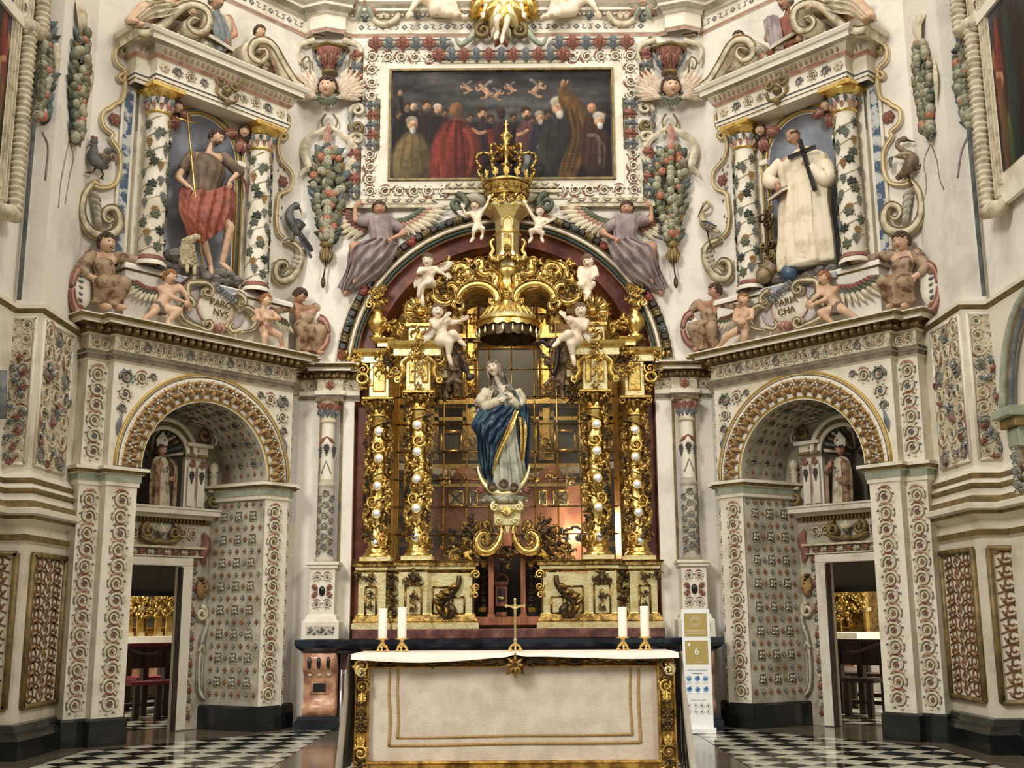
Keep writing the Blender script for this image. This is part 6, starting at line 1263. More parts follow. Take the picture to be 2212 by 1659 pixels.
for s,sd,cx in ((-1,'left',712),(1,'right',1446)):
    X=lambda x:cx+(-s)*x      # x positive towards the painting
    w=.06; P=lambda x,y,d=0:(*FB.px(X(x),y,w),w+d); dxg=-10 if s<0 else 16
    hd=root(FB,'pendant_capital','red and blue acanthus capital under the top cornice, %s of the painting'%sd,'capital',P(0,160))
    u,v=FB.px(X(0),130,.1); q=MB(); q.lathe(u,.05,[(.07,v-.14),(.12,v-.05),(.17,v+.08),(.19,v+.14)],16,0); q.lathe(u,.05,[(.06,v-.2),(.11,v-.18),(.11,v-.15),(.07,v-.13)],16,1); q.sweep([(u-.22,-.05),(u-.2,.12),(u,.22),(u+.2,.12),(u+.22,-.05)],[(0,v+.14),(.04,v+.17),(.04,v+.2),(-.2,v+.22)],m=[1,1,1]); part(FB,q,'bell',[RED,OLIVE],hd)
    for a,me in ((-1.2,AC_BLUE),(-.5,AC_RED),(0.5,AC_RED),(1.2,AC_BLUE)): inst(FB,me,'acanthus_leaf',hd,(u+.13*math.sin(a),v+.0,.05+.13*math.cos(a)),0,(.17,.28,.2),yaw=a,tilt=.35)
    t=root(FB,'cherub_head_relief','large winged cherub head with spread wings above the %s garland'%sd,'sculpture',P(0,230))
    u,v,_=P(0,200); q=MB(); q.merge(head('child','curl',False,s+1),rot3(8*s,6,0),(u,v,.22),.135); part(FB,q,'head',[SKIN,HAIRB,WHITE,DARK,LIP],t)
    q=MB(); 
    for i in range(12): a=math.radians(200+i*140/11); q.leaf([(u+.12*math.cos(a),v-.0+.15*math.sin(a),.16),(u+.17*math.cos(a),v+.21*math.sin(a),.2),(u+.2*math.cos(a),v+.25*math.sin(a),.16)],.035,0,0,.6)
    part(FB,q,'leaf_collar',[GREEN],t)
    for d in (-1,1):
        q=MB()
        for row in range(3):
            for i in range(9):
                a=math.radians((8+i*11)); L_=(.46-.09*row)*(.65+.35*math.sin(PI*(i+2)/12)); x0=u+d*.13*math.cos(a*.6); y0=v-.02-.10*math.sin(a); aa=math.radians(78-i*10)
                q.leaf(crv([(x0,y0,.12+.02*row),(x0+d*L_*.55*math.cos(aa),y0+L_*.4*math.sin(aa),.17+.02*row),(x0+d*L_*.95*math.cos(aa-.12),y0+L_*.95*math.sin(aa),.12+.02*row)],7),.038,(i+row)%2,0,.5)
        part(FB,q,'wing',[LIGHT,mat('pinkish_stucco',(190,164,144),.7)],t)
    q=MB()
    for d in (-1,1):
        pts=[(d*4,240),(d*8,262),(d*24,250),(d*14,236)]
        q.tube(crv([P(x,y,.02) for x,y in [(d*8,248),(d*16,262),(d*12,280),(0,292)]],12),.014,5,0)
        q.tube(crv([P(x,y,.02) for x,y in [(d*26,172),(d*40,172),(d*42,140),(d*46,124),(d*58,132),(d*54,150),(d*46,146)]],24),.013,5,0)
        q.tube(crv([P(x,y,.03) for x,y in [(d*30,90),(d*62,100),(d*68,120),(d*62,140)]],14),np.linspace(.05,.02,14),6,1,fw=.8); q.tube(spiral(P(d*44,92)[:2],.07,.02,90,d*s*-1.2,14,w+.03),.02,5,0)
    part(FB,q,'strapwork',[OLIVE,LIGHT],t)
    rb=root(FB,'ribbon','long pale ribbon tying the %s garland of the end wall'%sd,'ribbon',P(0,275))
    for d in (-1,1):
        q=MB(); pts=crv([P(x,y,.03+.02*math.sin(i*1.7)) for i,(x,y) in enumerate([(0,272),(d*22,290),(d*44,304),(d*54,328),(d*48,350),(d*42,366),(d*52,378),(d*62,396)] if d>0 else [(0,272),(d*22,288),(d*44,298),(d*56,320),(d*50,345),(d*46,362),(d*58,372),(d*66,384)])],34); q.leaf(pts,.052,0,0,.4,sh=1.0); part(FB,q,'ribbon_tail',[LIGHT],rb)
    q=MB(); q.leaf(crv([P(0,268,.04),P(-4,300,.08),P(2,330,.1)],10),.05,0,0,.5); part(FB,q,'knot',[ROSE],rb)
    g=root(FB,'fruit_garland','thick pendant garland of fruit, leaves and grapes hanging %s of the painting'%sd,'garland',P(0,520))
    garland(FB,g,[(X(-2),325),(X(0),400),(X(-2),470),(X(-4),520)],.08,34,11+s,.062)
    ts=root(FB,'tassel','gilt husk tassel hanging below the %s garland of the end wall'%sd,'tassel',P(-4,620)); q=MB(); u,v,_=P(-6,528)
    q.lathe(u,.10,[(.02,v+.12),(.07,v+.1),(.06,v+.02),(.09,v-.02),(.05,v-.06)],10,0)
    for i in range(10): a=i*.63; q.leaf([(u+.03*math.cos(a),v-.02-.05*(i%2),.1+.03*math.sin(a)),(u+.07*math.cos(a),v-.14-.04*(i%2),.1+.07*math.sin(a)),(u+.05*math.cos(a),v-.26,.1+.05*math.sin(a))],.03,0,0,.6)
    q.tube([P(-7,568,.04),P(-12,600,.04)],.010,5,1); u2,v2,_=P(-13,612); q.ball((u2,v2,.1),(.03,.08,.03),6,6,1); part(FB,q,'husk',[OLIVE,BRONZE],ts)
# garlands on the pier faces (upper wall)
for (fr,w,pts,wd,lab,seed) in ((PSL,-.05,[(168,75),(164,160),(160,230),(154,300)],15,'on the side face of the left pier',21),(PFL,-.05,[(96,50),(98,120),(100,180),(92,260)],14,'on the front face of the left pier',22),(PSR,-.05,[(1998,95),(2004,170),(2010,240),(2016,290)],17,'on the side face of the right pier',23),(PFR,-.05,[(2082,50),(2080,130),(2076,200),(2090,270)],17,'on the front face of the right pier',24)):
    g=root(fr,'fruit_garland','narrow hanging garland of pale fruit and leaves %s'%lab,'garland',(*fr.px(*pts[-1],w),w)); garland(fr,g,pts,w,wd,seed,.062)
    q=MB(); x,y=pts[0]; q.leaf(crv([(*fr.px(x,y-75,w),w),(*fr.px(x-4,y-40,w),w+.08),(*fr.px(x,y+5,w),w+.06)],10),.10,0,0,.5); 
    x,y=pts[1]; q.leaf(crv([(*fr.px(x+16,y-40,w),w+.02),(*fr.px(x+26,y,w),w+.05),(*fr.px(x+24,y+50,w),w+.03)],12),.05,0,0,.4); part(fr,q,'ribbon',[LIGHT],g)
# lavender angels above the great arch
for s,sd in ((1,'left'),(-1,'right')):
    X=(lambda x:x) if s>0 else (lambda x:2174-x)
    a,b_=('l','r') if s>0 else ('r','l')
    J=dict(ch=(X(822),492,.04),pe=(X(824),530,.02)); J['s'+a]=(X(798),480,.02); J['s'+b_]=(X(846),482,.02); J['e'+a]=(X(768),478,.04); J['w'+a]=(X(768),450,.05); J['h'+a]=(X(782),436,.08)
    J['e'+b_]=(X(876),506,.06); J['w'+b_]=(X(848),522,.12); J['k'+a]=(X(766),540,.14); J['a'+a]=(X(770),592,.06); J['t'+a]=(X(766),610,.10); J['k'+b_]=(X(800),560,.12); J['a'+b_]=(X(752),618,.02); J['t'+b_]=(X(746),634,.05)
    def hk(F,X=X,s=s):
        P=F.p; q=MB(); r=lambda y,a_,c:(P(0,y)[1],min(P(X(a_),y)[0],P(X(c),y)[0]),max(P(X(a_),y)[0],P(X(c),y)[0]),F.w0+.03)
        robe_rows([r(470,808,834),r(480,794,850),r(500,796,850),r(522,800,850),r(536,792,856)],12,.10,50,5,0,q,.6)
        for n in 'lr': capsule(q,F.J['s'+n],F.J['s'+n]*.45+F.J['e'+n]*.55,.075,.07,10)
        part(F.fr,q,'bodice',[LAV],F.root)
        q=MB(); g=[[P(X(800),520,.02),P(X(756),540,.04),P(X(748),580,.0),P(X(728),620,-.02)],[P(X(815),522,.16),P(X(775),545,.2),P(X(762),580,.14),P(X(742),630,.06)],[P(X(838),525,.16),P(X(815),560,.18),P(X(785),595,.14),P(X(756),628,.06)],[P(X(862),530,.02),P(X(850),560,.0),P(X(815),600,-.02),P(X(768),626,-.04)]]
        sheet(g,54,34,.028,6,3,0,q,3.0,.8); part(F.fr,q,'skirt',[LAV],F.root)
        fwing(F,(X(842),478),(X(905),452),-1 if s>0 else 1,-.03,10,1.4,[GREEN,ROSE,LIGHT],.42); fwing(F,(X(800),484),(X(770),462),1 if s>0 else -1,-.05,8,1.2,[GREEN,RED,LIGHT],.5)
    figure(FB,.10,'seated_angel','lavender-robed angel seated on the great arch, %s side, one arm raised'%sd,(X(821),455,.08),.19,'child','curl',(6*s,12,6*s),J,skin=SKINR,hairm=HAIRB,k=1.0,hook=hk,base=(*FB.px(X(760),630,.1),.05))
# picture frames on the nave walls
for fr,sd,ys in ((NSL,'left',-1),(NSR,'right',1)):
    nf=root(fr,'side_picture','%s nave picture in a white frame with rope-twisted rolls'%('cropped left' if sd=='left' else 'large right'),'painting',(-.6,5.2,.06))
    def roll(v0,v1,u):
        q=MB(); n=int((v1-v0)/.062); P=[];R=[]
        for i in range(n*4+1): t=i/4; P.append((u,v0+(v1-v0)*i/(n*4),.10)); R.append(.055+.030*abs(math.sin(PI*t)))
        q.tube(P,R,10,0,ref=(1,0,.01)); part(fr,q,'twisted_roll',[LIGHT],nf)
    roll(7.15,9.9,-.20); roll(5.15,7.05,-.46)
    q=MB(); q.box(-1.6,-.28,7.1,9.9,0,.05); q.box(-1.6,-.55,5.1,7.1,0,.05); q.box(-1.6,-.36,7.04,7.16,0,.09); part(fr,q,'frame_board',[CREAM],nf)
    q=MB(); 
    for u,v0,v1 in ((-.36,7.2,9.9),(-.42,7.2,9.9),(-.58,5.2,9.9),(-.64,5.2,9.9),(-.70,5.3,9.9)): q.box(u-.014,u+.014,v0,v1,.05,.08)
    part(fr,q,'frame_moulding',[LIGHT],nf)
    for i in range(14): inst(fr,SCC,'scroll',nf,(-.50,7.3+i*.18,.05),i,.05)
    for (u,v,a) in ((-.30,7.12,.9),(-.44,5.1,.6)):
        q=MB(); q.tube([(u-.25,v-.05,.09),(u-.1,v,.1),(u+.08,v+.02,.10)],[.09,.085,.06],10,0); part(fr,q,'leafy_corner',[LIGHT],nf)
    W_,H_=240,900; yy,xx=np.mgrid[0:H_,0:W_]; yy=H_-1-yy.astype(float); xx=xx.astype(float); FOLD=noise(16,30,9)-.4; N_=noise(8,24,3)
    img=np.array([74,92,120])[None,None]*(.6+.8*N_[...,None]); blob(60,300,60,30,(190,190,186),0,.8,.7); blob(150,360,70,40,(200,196,190),0,.8,.7); blob(100,760,200,260,(52,42,34),0,.4)
    Yv=lambda y:(9.9-fr.px(2190 if ys>0 else 8,y,.06)[1])/4.5*900
    for (x,y,rr,c) in ((12,80,12,(150,110,86)),(40,70,13,(170,124,92)),(95,60,14,(60,46,36))): blob(x,Yv(y),rr,rr*2.2,c,0,.3)
    blob(40,Yv(60),12,16,(40,30,26),0,.3); blob(36,Yv(150),30,150,(118,58,48),0,.25); stroke([(20,Yv(120)),(50,Yv(140)),(24,Yv(190))],8,(178,128,96)); blob(36,Yv(290),24,150,(96,74,54),0,.3); blob(100,Yv(220),34,240,(46,54,50),0,.3); blob(66,Yv(300),14,80,(70,88,50),0,.4); stroke([(22,Yv(-10)),(24,Yv(70))],4,(50,44,44))
    mm=imgmat('side_canvas',to_image('side_canvas',np.clip(img*.85,0,255))); X0,X1=(-1.6,-.74) if fr.sx>0 else (.74,1.6); o=quad_uv(fr,X0,X1,5.4,9.9,.056,'canvas',mm,nf)
    if fr.sx>0: 
        for i,c in enumerate(((1,0),(0,0),(0,1),(1,1))): o.data.uv_layers[0].data[i].uv=c

# blue arch moulding and corbel at the right nave wall
ba=root(NSR,'blue_arch','blue and gold arch moulding on a small corbel at the right edge','arch',(-.3,3.2,.1)); P=lambda x,y,w=.06:NSR.P(x,y,w)
for dx_,r_,m in ((0,.045,SAGE),(9,.02,OLIVE),(16,.03,BLUE)): part(NSR,MB().tube(crv([P(2224+dx_,620),P(2196+dx_,668),P(2180+dx_,720),P(2170+dx_,790),P(2168+dx_,884)],26),r_,6,0),'arch_roll',[m],ba)
q=MB(); u,v=NSR.px(2178,900,.1); q.box(u-.30,u+.10,v-.03,v+.06,0,.22,0,.01); q.box(u-.26,u+.07,v-.12,v-.03,0,.16,1,.01); q.box(u-.2,u+.04,v-.30,v-.12,0,.11,0,.01); part(NSR,q,'corbel',[SAGE,OLIVE],ba)
for i in range(4): inst(NSR,[LB_D,GF[0]][0],'leaf_cluster',ba,(u-.06,v-.36-.13*i,.08),0,(.10,.11,.1))
q=MB(); q.tube([NSL.P(4,y,.05) for y in (800,860,905)],.05,6,0); single(NSL,q,'blue_moulding',[BLUE],'blue moulding end cropped at the left edge','moulding')
for k_,(fr,pts) in enumerate(((PSR,[(2010,312),(1996,350),(2002,400),(1990,455)]),(PSR,[(2012,312),(2024,345),(2030,385),(2040,410)]),(PSL,[(150,305),(158,340),(150,380),(140,440)]),(PSL,[(148,305),(140,345),(130,400),(126,450)]),(PFR,[(2092,290),(2076,330),(2068,385)]),(PFL,[(92,285),(104,320),(98,390)]))):
    q=MB(); q.tube(crv([fr.P(x,y,-.05) for x,y in pts],16),.016,4,0,fw=.25); single(fr,q,'painted_ribbon',[LAV],'faint grey ribbon line under the garland on the '+('right pier side face, inner tail','right pier side face, outer tail','left pier side face, inner tail','left pier side face, outer tail','right pier front face','left pier front face')[k_],'ribbon','faint ribbon lines on the piers')
# ---------------------------------------------------------------- sacristy room seen through the glass
u0c=FB.px(1096,1100,.2)[0]
FA=Fr((FB.o[0]+u0c,14.12,0),0,1); FZ=Fr((FB.o[0]+u0c,14.12,0),0,-1)
AM=[(FA,'left'),(FZ,'right')]
b=MB(); b.box(-2.2,2.2,-.1,.0,-4.4,-.5); b.box(-2.2,2.2,-.1,7.6,-4.5,-4.4); b.box(-2.3,-2.2,-.1,7.6,-4.5,-.4); b.box(2.2,2.3,-.1,7.6,-4.5,-.4); b.box(-2.2,2.2,7.4,7.6,-4.5,-.4); struct(FA,b,'wall_sanctuary_room',[mat('room_gilt_plaster',(150,112,62),.5,metal=.3,c2=(100,70,36),ns=3)])
l=bpy.data.lights.new('sanctuary_fill','POINT'); l.energy=130; l.color=(1,.86,.62); l.shadow_soft_size=.4; o=bpy.data.objects.new('sanctuary_fill',l); COL.objects.link(o); o.location=(0,16.0,6.2)  # unseen point light added to brighten the room behind the glass
l=bpy.data.lights.new('sanctuary_fill','POINT'); l.energy=110; l.color=(1,.9,.7); l.shadow_soft_size=.3; o=bpy.data.objects.new('sanctuary_fill',l); COL.objects.link(o); o.location=(.9,16.2,2.4)  # second added point light, lower down, no lamp modelled
DKC=mat('dark_canvas',(50,46,40),.5,c2=(84,80,70),ns=2.5,lo=.35,hi=.7); TERRA=mat('terracotta_marble',(168,110,76),.75,c2=(130,72,46),ns=4); INL=mat('pale_inlay',(206,184,140),.4,c2=(176,150,104),ns=6)
bk=root(FA,'inner_altarpiece','dim golden altarpiece of framed panels seen behind the glass grid','altarpiece',(0,1,-4.2))
for v in (2.3,3.55,4.6,5.7,6.6): part(FA,MB().box(-2.1,2.1,v,v+.05,-4.4,-4.1).box(-2.1,2.1,v+.05,v+.12,-4.4,-4.0,1).box(-2.1,2.1,v-.2,v-.14,-4.4,-4.15,1),'cornice',[AGOLD,GOLD],bk)
for u in (-1.75,-1.25,-.62,.62,1.25,1.75):
    part(FA,MB().box(u-.10,u+.10,1.0,3.4,-4.4,-4.12,0).box(u-.06,u+.06,1.1,3.3,-4.12,-4.08,1).box(u-.12,u+.12,3.75,6.5,-4.4,-4.15,0).box(u-.05,u+.05,3.85,6.4,-4.15,-4.10,1),'pilaster',[AGOLD,GOLD],bk)
    for v in (1.4,2.0,2.8,4.0,4.9,5.4,6.1): inst(FA,GF[int(v*3)%3],'gilded_foliage',bk,(u,v,-4.1),v,.13)
for (u,v,hw,hh,m) in ((-.95,5.15,.22,.38,DKC),(0,5.15,.5,.45,DKC),(.95,5.15,.22,.38,DKC),(0,6.1,.45,.3,DKC),(-1.5,4.1,.13,.17,DKC),(-.92,4.05,.16,.16,DKC),(.92,4.05,.16,.16,DKC),(1.5,4.1,.13,.17,DKC),(0,4.1,.45,.3,DKC),(-.93,3.0,.2,.35,mat('wine_curtain',(58,26,26),.6)),(.93,3.0,.2,.35,DKC),(1.5,2.0,.2,.5,TERRA),(-1.5,2.0,.2,.5,TERRA)):
    q=MB(); q.box(u-hw,u+hw,v-hh,v+hh,-4.2,-4.10); part(FA,q,'panel_canvas',[m],bk)
    q=MB(); [q.tube([(u+a*hw,v+c*hh,-4.08),(u+a2*hw,v+c2*hh,-4.08)],.035,4,0) for a,c,a2,c2 in ((-1,-1,1,-1),(1,-1,1,1),(1,1,-1,1),(-1,1,-1,-1))]; part(FA,q,'panel_frame',[GOLD],bk)
tb=root(FA,'inner_tabernacle','terracotta marble tabernacle with cross-inlaid panels and pinnacles behind the glass','tabernacle',(0,1,-2.2))
part(FA,MB().box(-1.35,1.35,.6,2.38,-2.6,-2.1,0).box(-1.4,1.4,2.38,2.42,-2.65,-2.02,1),'tabernacle_body',[TERRA,GOLD],tb)
for s in (-1,1):
    for u,w_ in ((abs(FA.px(985,1077,-2.1)[0]),.10),(abs(FA.px(1023,1077,-2.1)[0]),.05)):
        q=MB(); u=u*s; q.box(u-w_,u+w_,2.12,2.32,-2.1,-2.06,0,.01); 
        for d in (-1,1): q.tube([(u-w_*.8,2.22-d*.08,-2.05),(u+w_*.8,2.22+d*.08,-2.05)],.012,4,1)
        for d in (-1,1): q.tube([(u+d*w_,2.12,-2.05),(u+d*w_,2.32,-2.05)],.014,4,2); q.tube([(u-w_,2.22+d*.1,-2.05),(u+w_,2.22+d*.1,-2.05)],.014,4,2)
        part(FA,q,'inlaid_panel',[INL,BRONZE,GOLD],tb)
    q=MB(); q.lathe(s*.62,-2.3,[(.20,2.4),(.20,2.52),(.16,2.62),(.08,2.70),(.02,2.72)],14,0); q.lathe(s*.85,-2.25,[(.04,2.42),(.05,2.47),(.02,2.52),(.035,2.56),(.0,2.74)],8,1); part(FA,q,'shell_niche',[TERRA,GOLD],tb)
    for i in range(5): inst(FA,BF[i%2],'bronze_foliage',tb,(s*(.3+i*.24),1.7,-2.05),i,.16)
    for i in range(4): inst(FA,GF[i%3],'gilded_foliage',tb,(s*(.35+i*.28),2.5,-2.0),i,.10)
tb.location.z+=FA.px(985,1077,-2.1)[1]-2.22
# glass wall: muntins and panes
gw=root(FA,'glass_screen','tall screen of clear glass panes in thin gilt bars behind the golden retable','screen',(0,1.95,-.62)); W0=-.62
GP=mat('clear_pane',(150,160,150),.03,alpha=.10,spec=.8)
us=[FA.px(811+49.2*k,1000,W0)[0] for k in range(0,12)]; vsn=[FA.px(1096,621+59.2*k,W0)[1] for k in range(0,11)]
pm_=bpy.data.meshes.new('pane'); 
q=MB(); q.box(-.5,.5,-.5,.5,-.004,.004); PANE=q.mesh('pane',[GP])
RR=1.47
for i in range(len(us)-1):
    for j in range(len(vsn)-1):
        uc=(us[i]+us[i+1])/2; vc=(vsn[j]+vsn[j+1])/2; x=uc+u0c-BC
        if vc>BV and math.hypot(x,vc-BV)>RR+.02: continue
        inst(FA,PANE,'pane',gw,(uc,vc,W0),0,(us[i+1]-us[i]-.012,vsn[j]-vsn[j+1]-.012,1))
for u in us:
    x=u+u0c-BC; top=BV+math.sqrt(max(RR*RR-x*x,0)) if abs(x)<RR else BV
    q=MB(); q.tube([(u,vsn[-1],W0+.01),(u,top,W0+.01)],.012,6,0); part(FA,q,'muntin',[GOLD],gw)
for v in vsn:
    h=RR if v<BV else math.sqrt(max(RR*RR-(v-BV)**2,.01)); q=MB(); q.tube([(-h-u0c+BC,v,W0+.01),(h-u0c+BC,v,W0+.01)],.011,6,0,ref=(0,0,1))
    for u in us: q.ball((u,v,W0+.02),.016,6,4,1)
    part(FA,q,'muntin',[AGOLD,BRONZE],gw)
# ---------------------------------------------------------------- golden retable
def X(f,x,y,w): return FA.px(x,y,w)
def gbox(b,x0,x1,y0,y1,w0,w1,m=0,bv=.0):
    u0,v1=FA.px(x0,y0,w1); u1,v0=FA.px(x1,y1,w1); b.box(min(u0,u1),max(u0,u1),v0,v1,w0,w1,m,bv); return (u0,u1,v0,v1)
def framepanel(f,par,x0,x1,y0,y1,w,name='panel'):
    b=MB(); u0,u1,v0,v1=gbox(b,x0,x1,y0,y1,w-.02,w+.006,0)
    for a,c in (((u0,v0),(u1,v0)),((u1,v0),(u1,v1)),((u1,v1),(u0,v1)),((u0,v1),(u0,v0))): b.tube([(*a,w+.012),(*c,w+.012)],.016,4,1)
    part(f,b,name,[PGOLD,AGOLD],par); return u0,u1,v0,v1
def fol(f,par,x,y,w,s,kind=0,a=None):
    u,v=FA.px(x,y,w); me=[GF[0],GF[1],GF[2],BF[0],BF[1],GC,GC2,LB_G][kind]; inst(f,me,me.name.split('.')[0],par,(u,v,w),a if a is not None else RNG.uniform(0,6.28),s)
mirrorsL={'outer':[(818,932),(818,990),(815,1050),(813,1110),(811,1171)],'inner':[(901,918),(901,976),(900,1035),(899,1098),(898,1161)]}
for f,sd in AM:
    pd=root(f,'gilded_pedestal','gilded pedestal block with framed panels and brown foliage carrying the %s columns of the retable'%sd,'pedestal',(-1.0,1.13,.2))
    b=MB(); gbox(b,775,832,1236,1350,-.5,.16); gbox(b,825,870,1240,1350,-.5,.04); gbox(b,862,922,1236,1350,-.5,.36); gbox(b,918,1020,1238,1350,-.5,.26)
    part(f,b,'pedestal_body',[PGOLD],pd)
    # stepped base and cap following the blocks
    def plan(y): return [(FA.px(773,y,.16)[0],-.5),(FA.px(773,y,.16)[0],.16),(FA.px(832,y,.16)[0],.16),(FA.px(832,y,.16)[0],.04),(FA.px(862,y,.36)[0],.04),(FA.px(862,y,.36)[0],.36),(FA.px(922,y,.36)[0],.36),(FA.px(922,y,.36)[0],.26),(FA.px(1022,y,.26)[0],.26),(FA.px(1022,y,.26)[0],-.4)]
    b=MB(); b.sweep(plan(1340),[(.07,1.13),(.07,1.19),(.05,1.205),(.06,1.22),(.03,1.27),(.02,1.30),(0,1.31)],m=[0,0,1,1,1,0]); part(f,b,'stepped_base',[PGOLD,AGOLD],pd)
    b=MB(); b.sweep(plan(1240),[(0,1.80),(.015,1.82),(.03,1.83),(.03,1.86),(.06,1.87),(.06,1.90),(.08,1.93),(-.3,1.935)],m=[1,0,0,1,1,1,0]); part(f,b,'moulded_cap',[PGOLD,AGOLD],pd)
    framepanel(f,pd,790,812,1268,1330,.16); framepanel(f,pd,876,910,1264,1328,.36); framepanel(f,pd,935,970,1268,1325,.26); framepanel(f,pd,978,1003,1290,1325,.26)
    for (x,y,s,k) in ((801,1250,.09,3),(801,1285,.06,4),(800,1310,.06,3),(893,1245,.10,3),(880,1255,.07,4),(905,1255,.07,4),(893,1290,.08,3),(893,1315,.06,4),(846,1250,.11,3),(846,1275,.10,4),(848,1300,.10,3),(848,1322,.08,4),(775,1245,.08,3)): fol(f,pd,x,y,{True:.36,False:.17 if x<830 else .06}[x>865]+.02,s,k)
    h=MB(); u,v=FA.px(893,1250,.40); h.merge(head('child','curl',False,1),None,(u,v,.42),.055); part(f,h,'mask_head',[BRONZE,BRONZE,AGOLD,DARK,BRONZE],pd)
    q=MB(); P=crv([FA.P(x,y,.30) for x,y in ((992,1244),(990,1262),(975,1282),(958,1296),(950,1315),(962,1330),(978,1322),(972,1310),(962,1314))],30); q.tube(P,np.interp(np.linspace(0,1,30),[0,.3,.55,.8,1],[.03,.05,.04,.055,.02]),8,0,fw=1.1)
    for i in range(6): e=P[4+i*3]; drop(q,e[0],e[1],200-i*20,.13,.04,1,.5,.33)
    part(f,q,'cornucopia_scroll',[BRONZE,AGOLD],pd); fol(f,pd,962,1282,.30,.07,4)
    q=MB(); u,v=FA.px(1026,1238,.27); q.tube(spiral((u+.01,v-.02),.06,.012,200,-1.5,18,.27,.04),np.linspace(.02,.01,18),6,0); q.tube(spiral((u+.01,v-.16),.05,.012,160,1.5,18,.27,.04),np.linspace(.02,.01,18),6,0); q.tube(spiral((u-.0,v-.26),.045,.012,200,-1.4,18,.27,.03),np.linspace(.018,.01,18),6,0); part(f,q,'end_volute',[GOLD],pd)
    # columns
    for nm,cx,w,yt,yb,yc in (('outer',813,.02,862,1216,905),('inner',902,.20,848,1214,890)):
        u,vb=FA.px(cx,yb,w); vt=FA.px(cx+8,yc,w)[1]; vc=FA.px(cx+8,yt,w)[1]; r=.112
        c=root(f,'gilded_column','gilded column wrapped in foliage and set with round mirrors, %s one on the %s'%(nm,sd),'column',(u,1.93,w))
        b=MB(); b.box(u-.19,u+.19,1.935,1.985,w-.17,w+.17,1,.005); b.lathe(u,w,[(.17,1.985),(.175,2.01),(.15,2.035),(.13,2.05),(.145,2.07),(.12,2.09),(.115,2.12)],20,0); part(f,b,'base',[GOLD,PGOLD],c)
        b=MB(); H=vt-2.1; b.lathe(u,w,[(r*(1+.12*math.sin(t*26)),2.1+H*t) for t in np.linspace(0,1,36)],18,0,mod=lambda a,v:1+.06*math.cos(a-v*9)); part(f,b,'shaft',[GOLD],c)
        b=MB(); q=MB(); P=[]; n=80
        for i in range(n): t=i/(n-1); a=-t*2*PI*5; P.append((u+r*1.15*math.cos(a),2.12+H*.98*t,w+r*1.15*math.sin(a)))
        q.tube(P,.014,5,0,ref=(0,1,.01)); part(f,q,'twisted_stem',[AGOLD],c)
        nf=34
        for i in range(nf):
            t=(i+.5)/nf; a=(i*2.05)%(2*PI); 
            a=PI/2+((a-PI)*.62); me=[GF[i%3],GC,BF[i%2],GF[(i+1)%3],GC2][i%5]; yaw=math.atan2(math.cos(a),math.sin(a)); rr=r*1.05
            if abs(yaw)<.45 and min(abs(FA.px(cx,my,w)[1]-(2.13+H*.97*t)) for _,my in mirrorsL[nm])<.09: a=PI/2+math.copysign(.9,a-PI/2); yaw=math.atan2(math.cos(a),math.sin(a))
            inst(f,me,me.name.split('.')[0],c,(u+rr*math.cos(a),2.13+H*.97*t,w+rr*math.sin(a)),i*1.3,.10,yaw=yaw)
        for (mx,my) in mirrorsL[nm]:
            mu,mv=FA.px(mx,my,w+.14); q=MB(); q.lathe(0,0,[(0,.014),(.042,.012),(.05,0)],16,0); mr=rot3(0,-90,0); t=MB(); t.merge(q,rot3(0,90,0),(mu,mv,w+r+.035)); part(f,t,'round_mirror',[GLASS],c)
            q=MB(); q.tube([(mu+.052*math.cos(x),mv+.052*math.sin(x),w+r+.03) for x in np.linspace(0,2*PI,17)[:-1]],.012,6,0,closed=True); part(f,q,'mirror_rim',[GOLD],c)
        b=MB(); hh=vc-vt; b.lathe(u,w,[(r*.9,vt),(r*1.15,vt+.015),(r*1.15,vt+.035),(r*.95,vt+.05),(r,vt+hh*.5),(r*1.3,vt+hh*.8)],18,0); b.box(u-.20,u+.20,vt+hh*.86,vc,w-.17,w+.17,0,.01)
        for q_,(va,k) in enumerate(((vt+.05,1.0),(vt+hh*.4,1.12))):
            for i in range(9):
                a=2*PI*(i+.5*q_)/9; e=lambda rr,v:(u+r*rr*math.cos(a),v,w+r*rr*math.sin(a)); b.leaf([e(1*k,va),e(1.2*k,va+hh*.22),e(1.5*k,va+hh*.36),e(1.6*k,va+hh*.28)],.045,1,0,.5)
        for s_ in (-1,1): b.tube(spiral((u+s_*.16,vt+hh*.75),.05,.01,90,-s_*1.4,14,w+.13,.03),np.linspace(.02,.01,14),5,1)
        part(f,b,'capital',[GOLD,AGOLD],c)
    # entablature blocks with brackets
    en=root(f,'gilded_entablature','broken gilded entablature with brackets and foliage over the %s columns'%sd,'entablature',(-.9,4.0,.2))
    def moul(x0,x1,y0,y1,w): # cornice y0..y1 top piece
        u0,v1=FA.px(x0,y0,w+.1); u1,v0=FA.px(x1,y1,w+.1); b=MB(); b.sweep([(u0+.08,-.5),(u0+.08,w),(u1-.08,w),(u1-.08,-.5)],[(-.02,v0),(.0,v0+.005),(.0,v0+(v1-v0)*.5),(.03,v0+(v1-v0)*.55),(.07,v0+(v1-v0)*.75),(.08,v1),(-.4,v1+.004)],m=[0,0,0,1,1,0,0]); part(f,b,'cornice_block',[PGOLD,GOLD],en)
    moul(760,835,752,780,.12); moul(835,965,735,764,.36); moul(800,850,728,745,.06)
    b=MB(); gbox(b,798,840,780,862,-.35,.10,0,.01); gbox(b,806,832,784,845,.0,.13,1,.01); gbox(b,877,930,764,848,-.3,.30,0,.01); gbox(b,884,896,770,825,.2,.34,1,.01); gbox(b,912,924,770,825,.2,.34,1,.01); gbox(b,925,965,800,815,-.4,.1,0); gbox(b,838,878,800,815,-.4,-.0,0); part(f,b,'frieze_bracket',[PGOLD,GOLD],en)
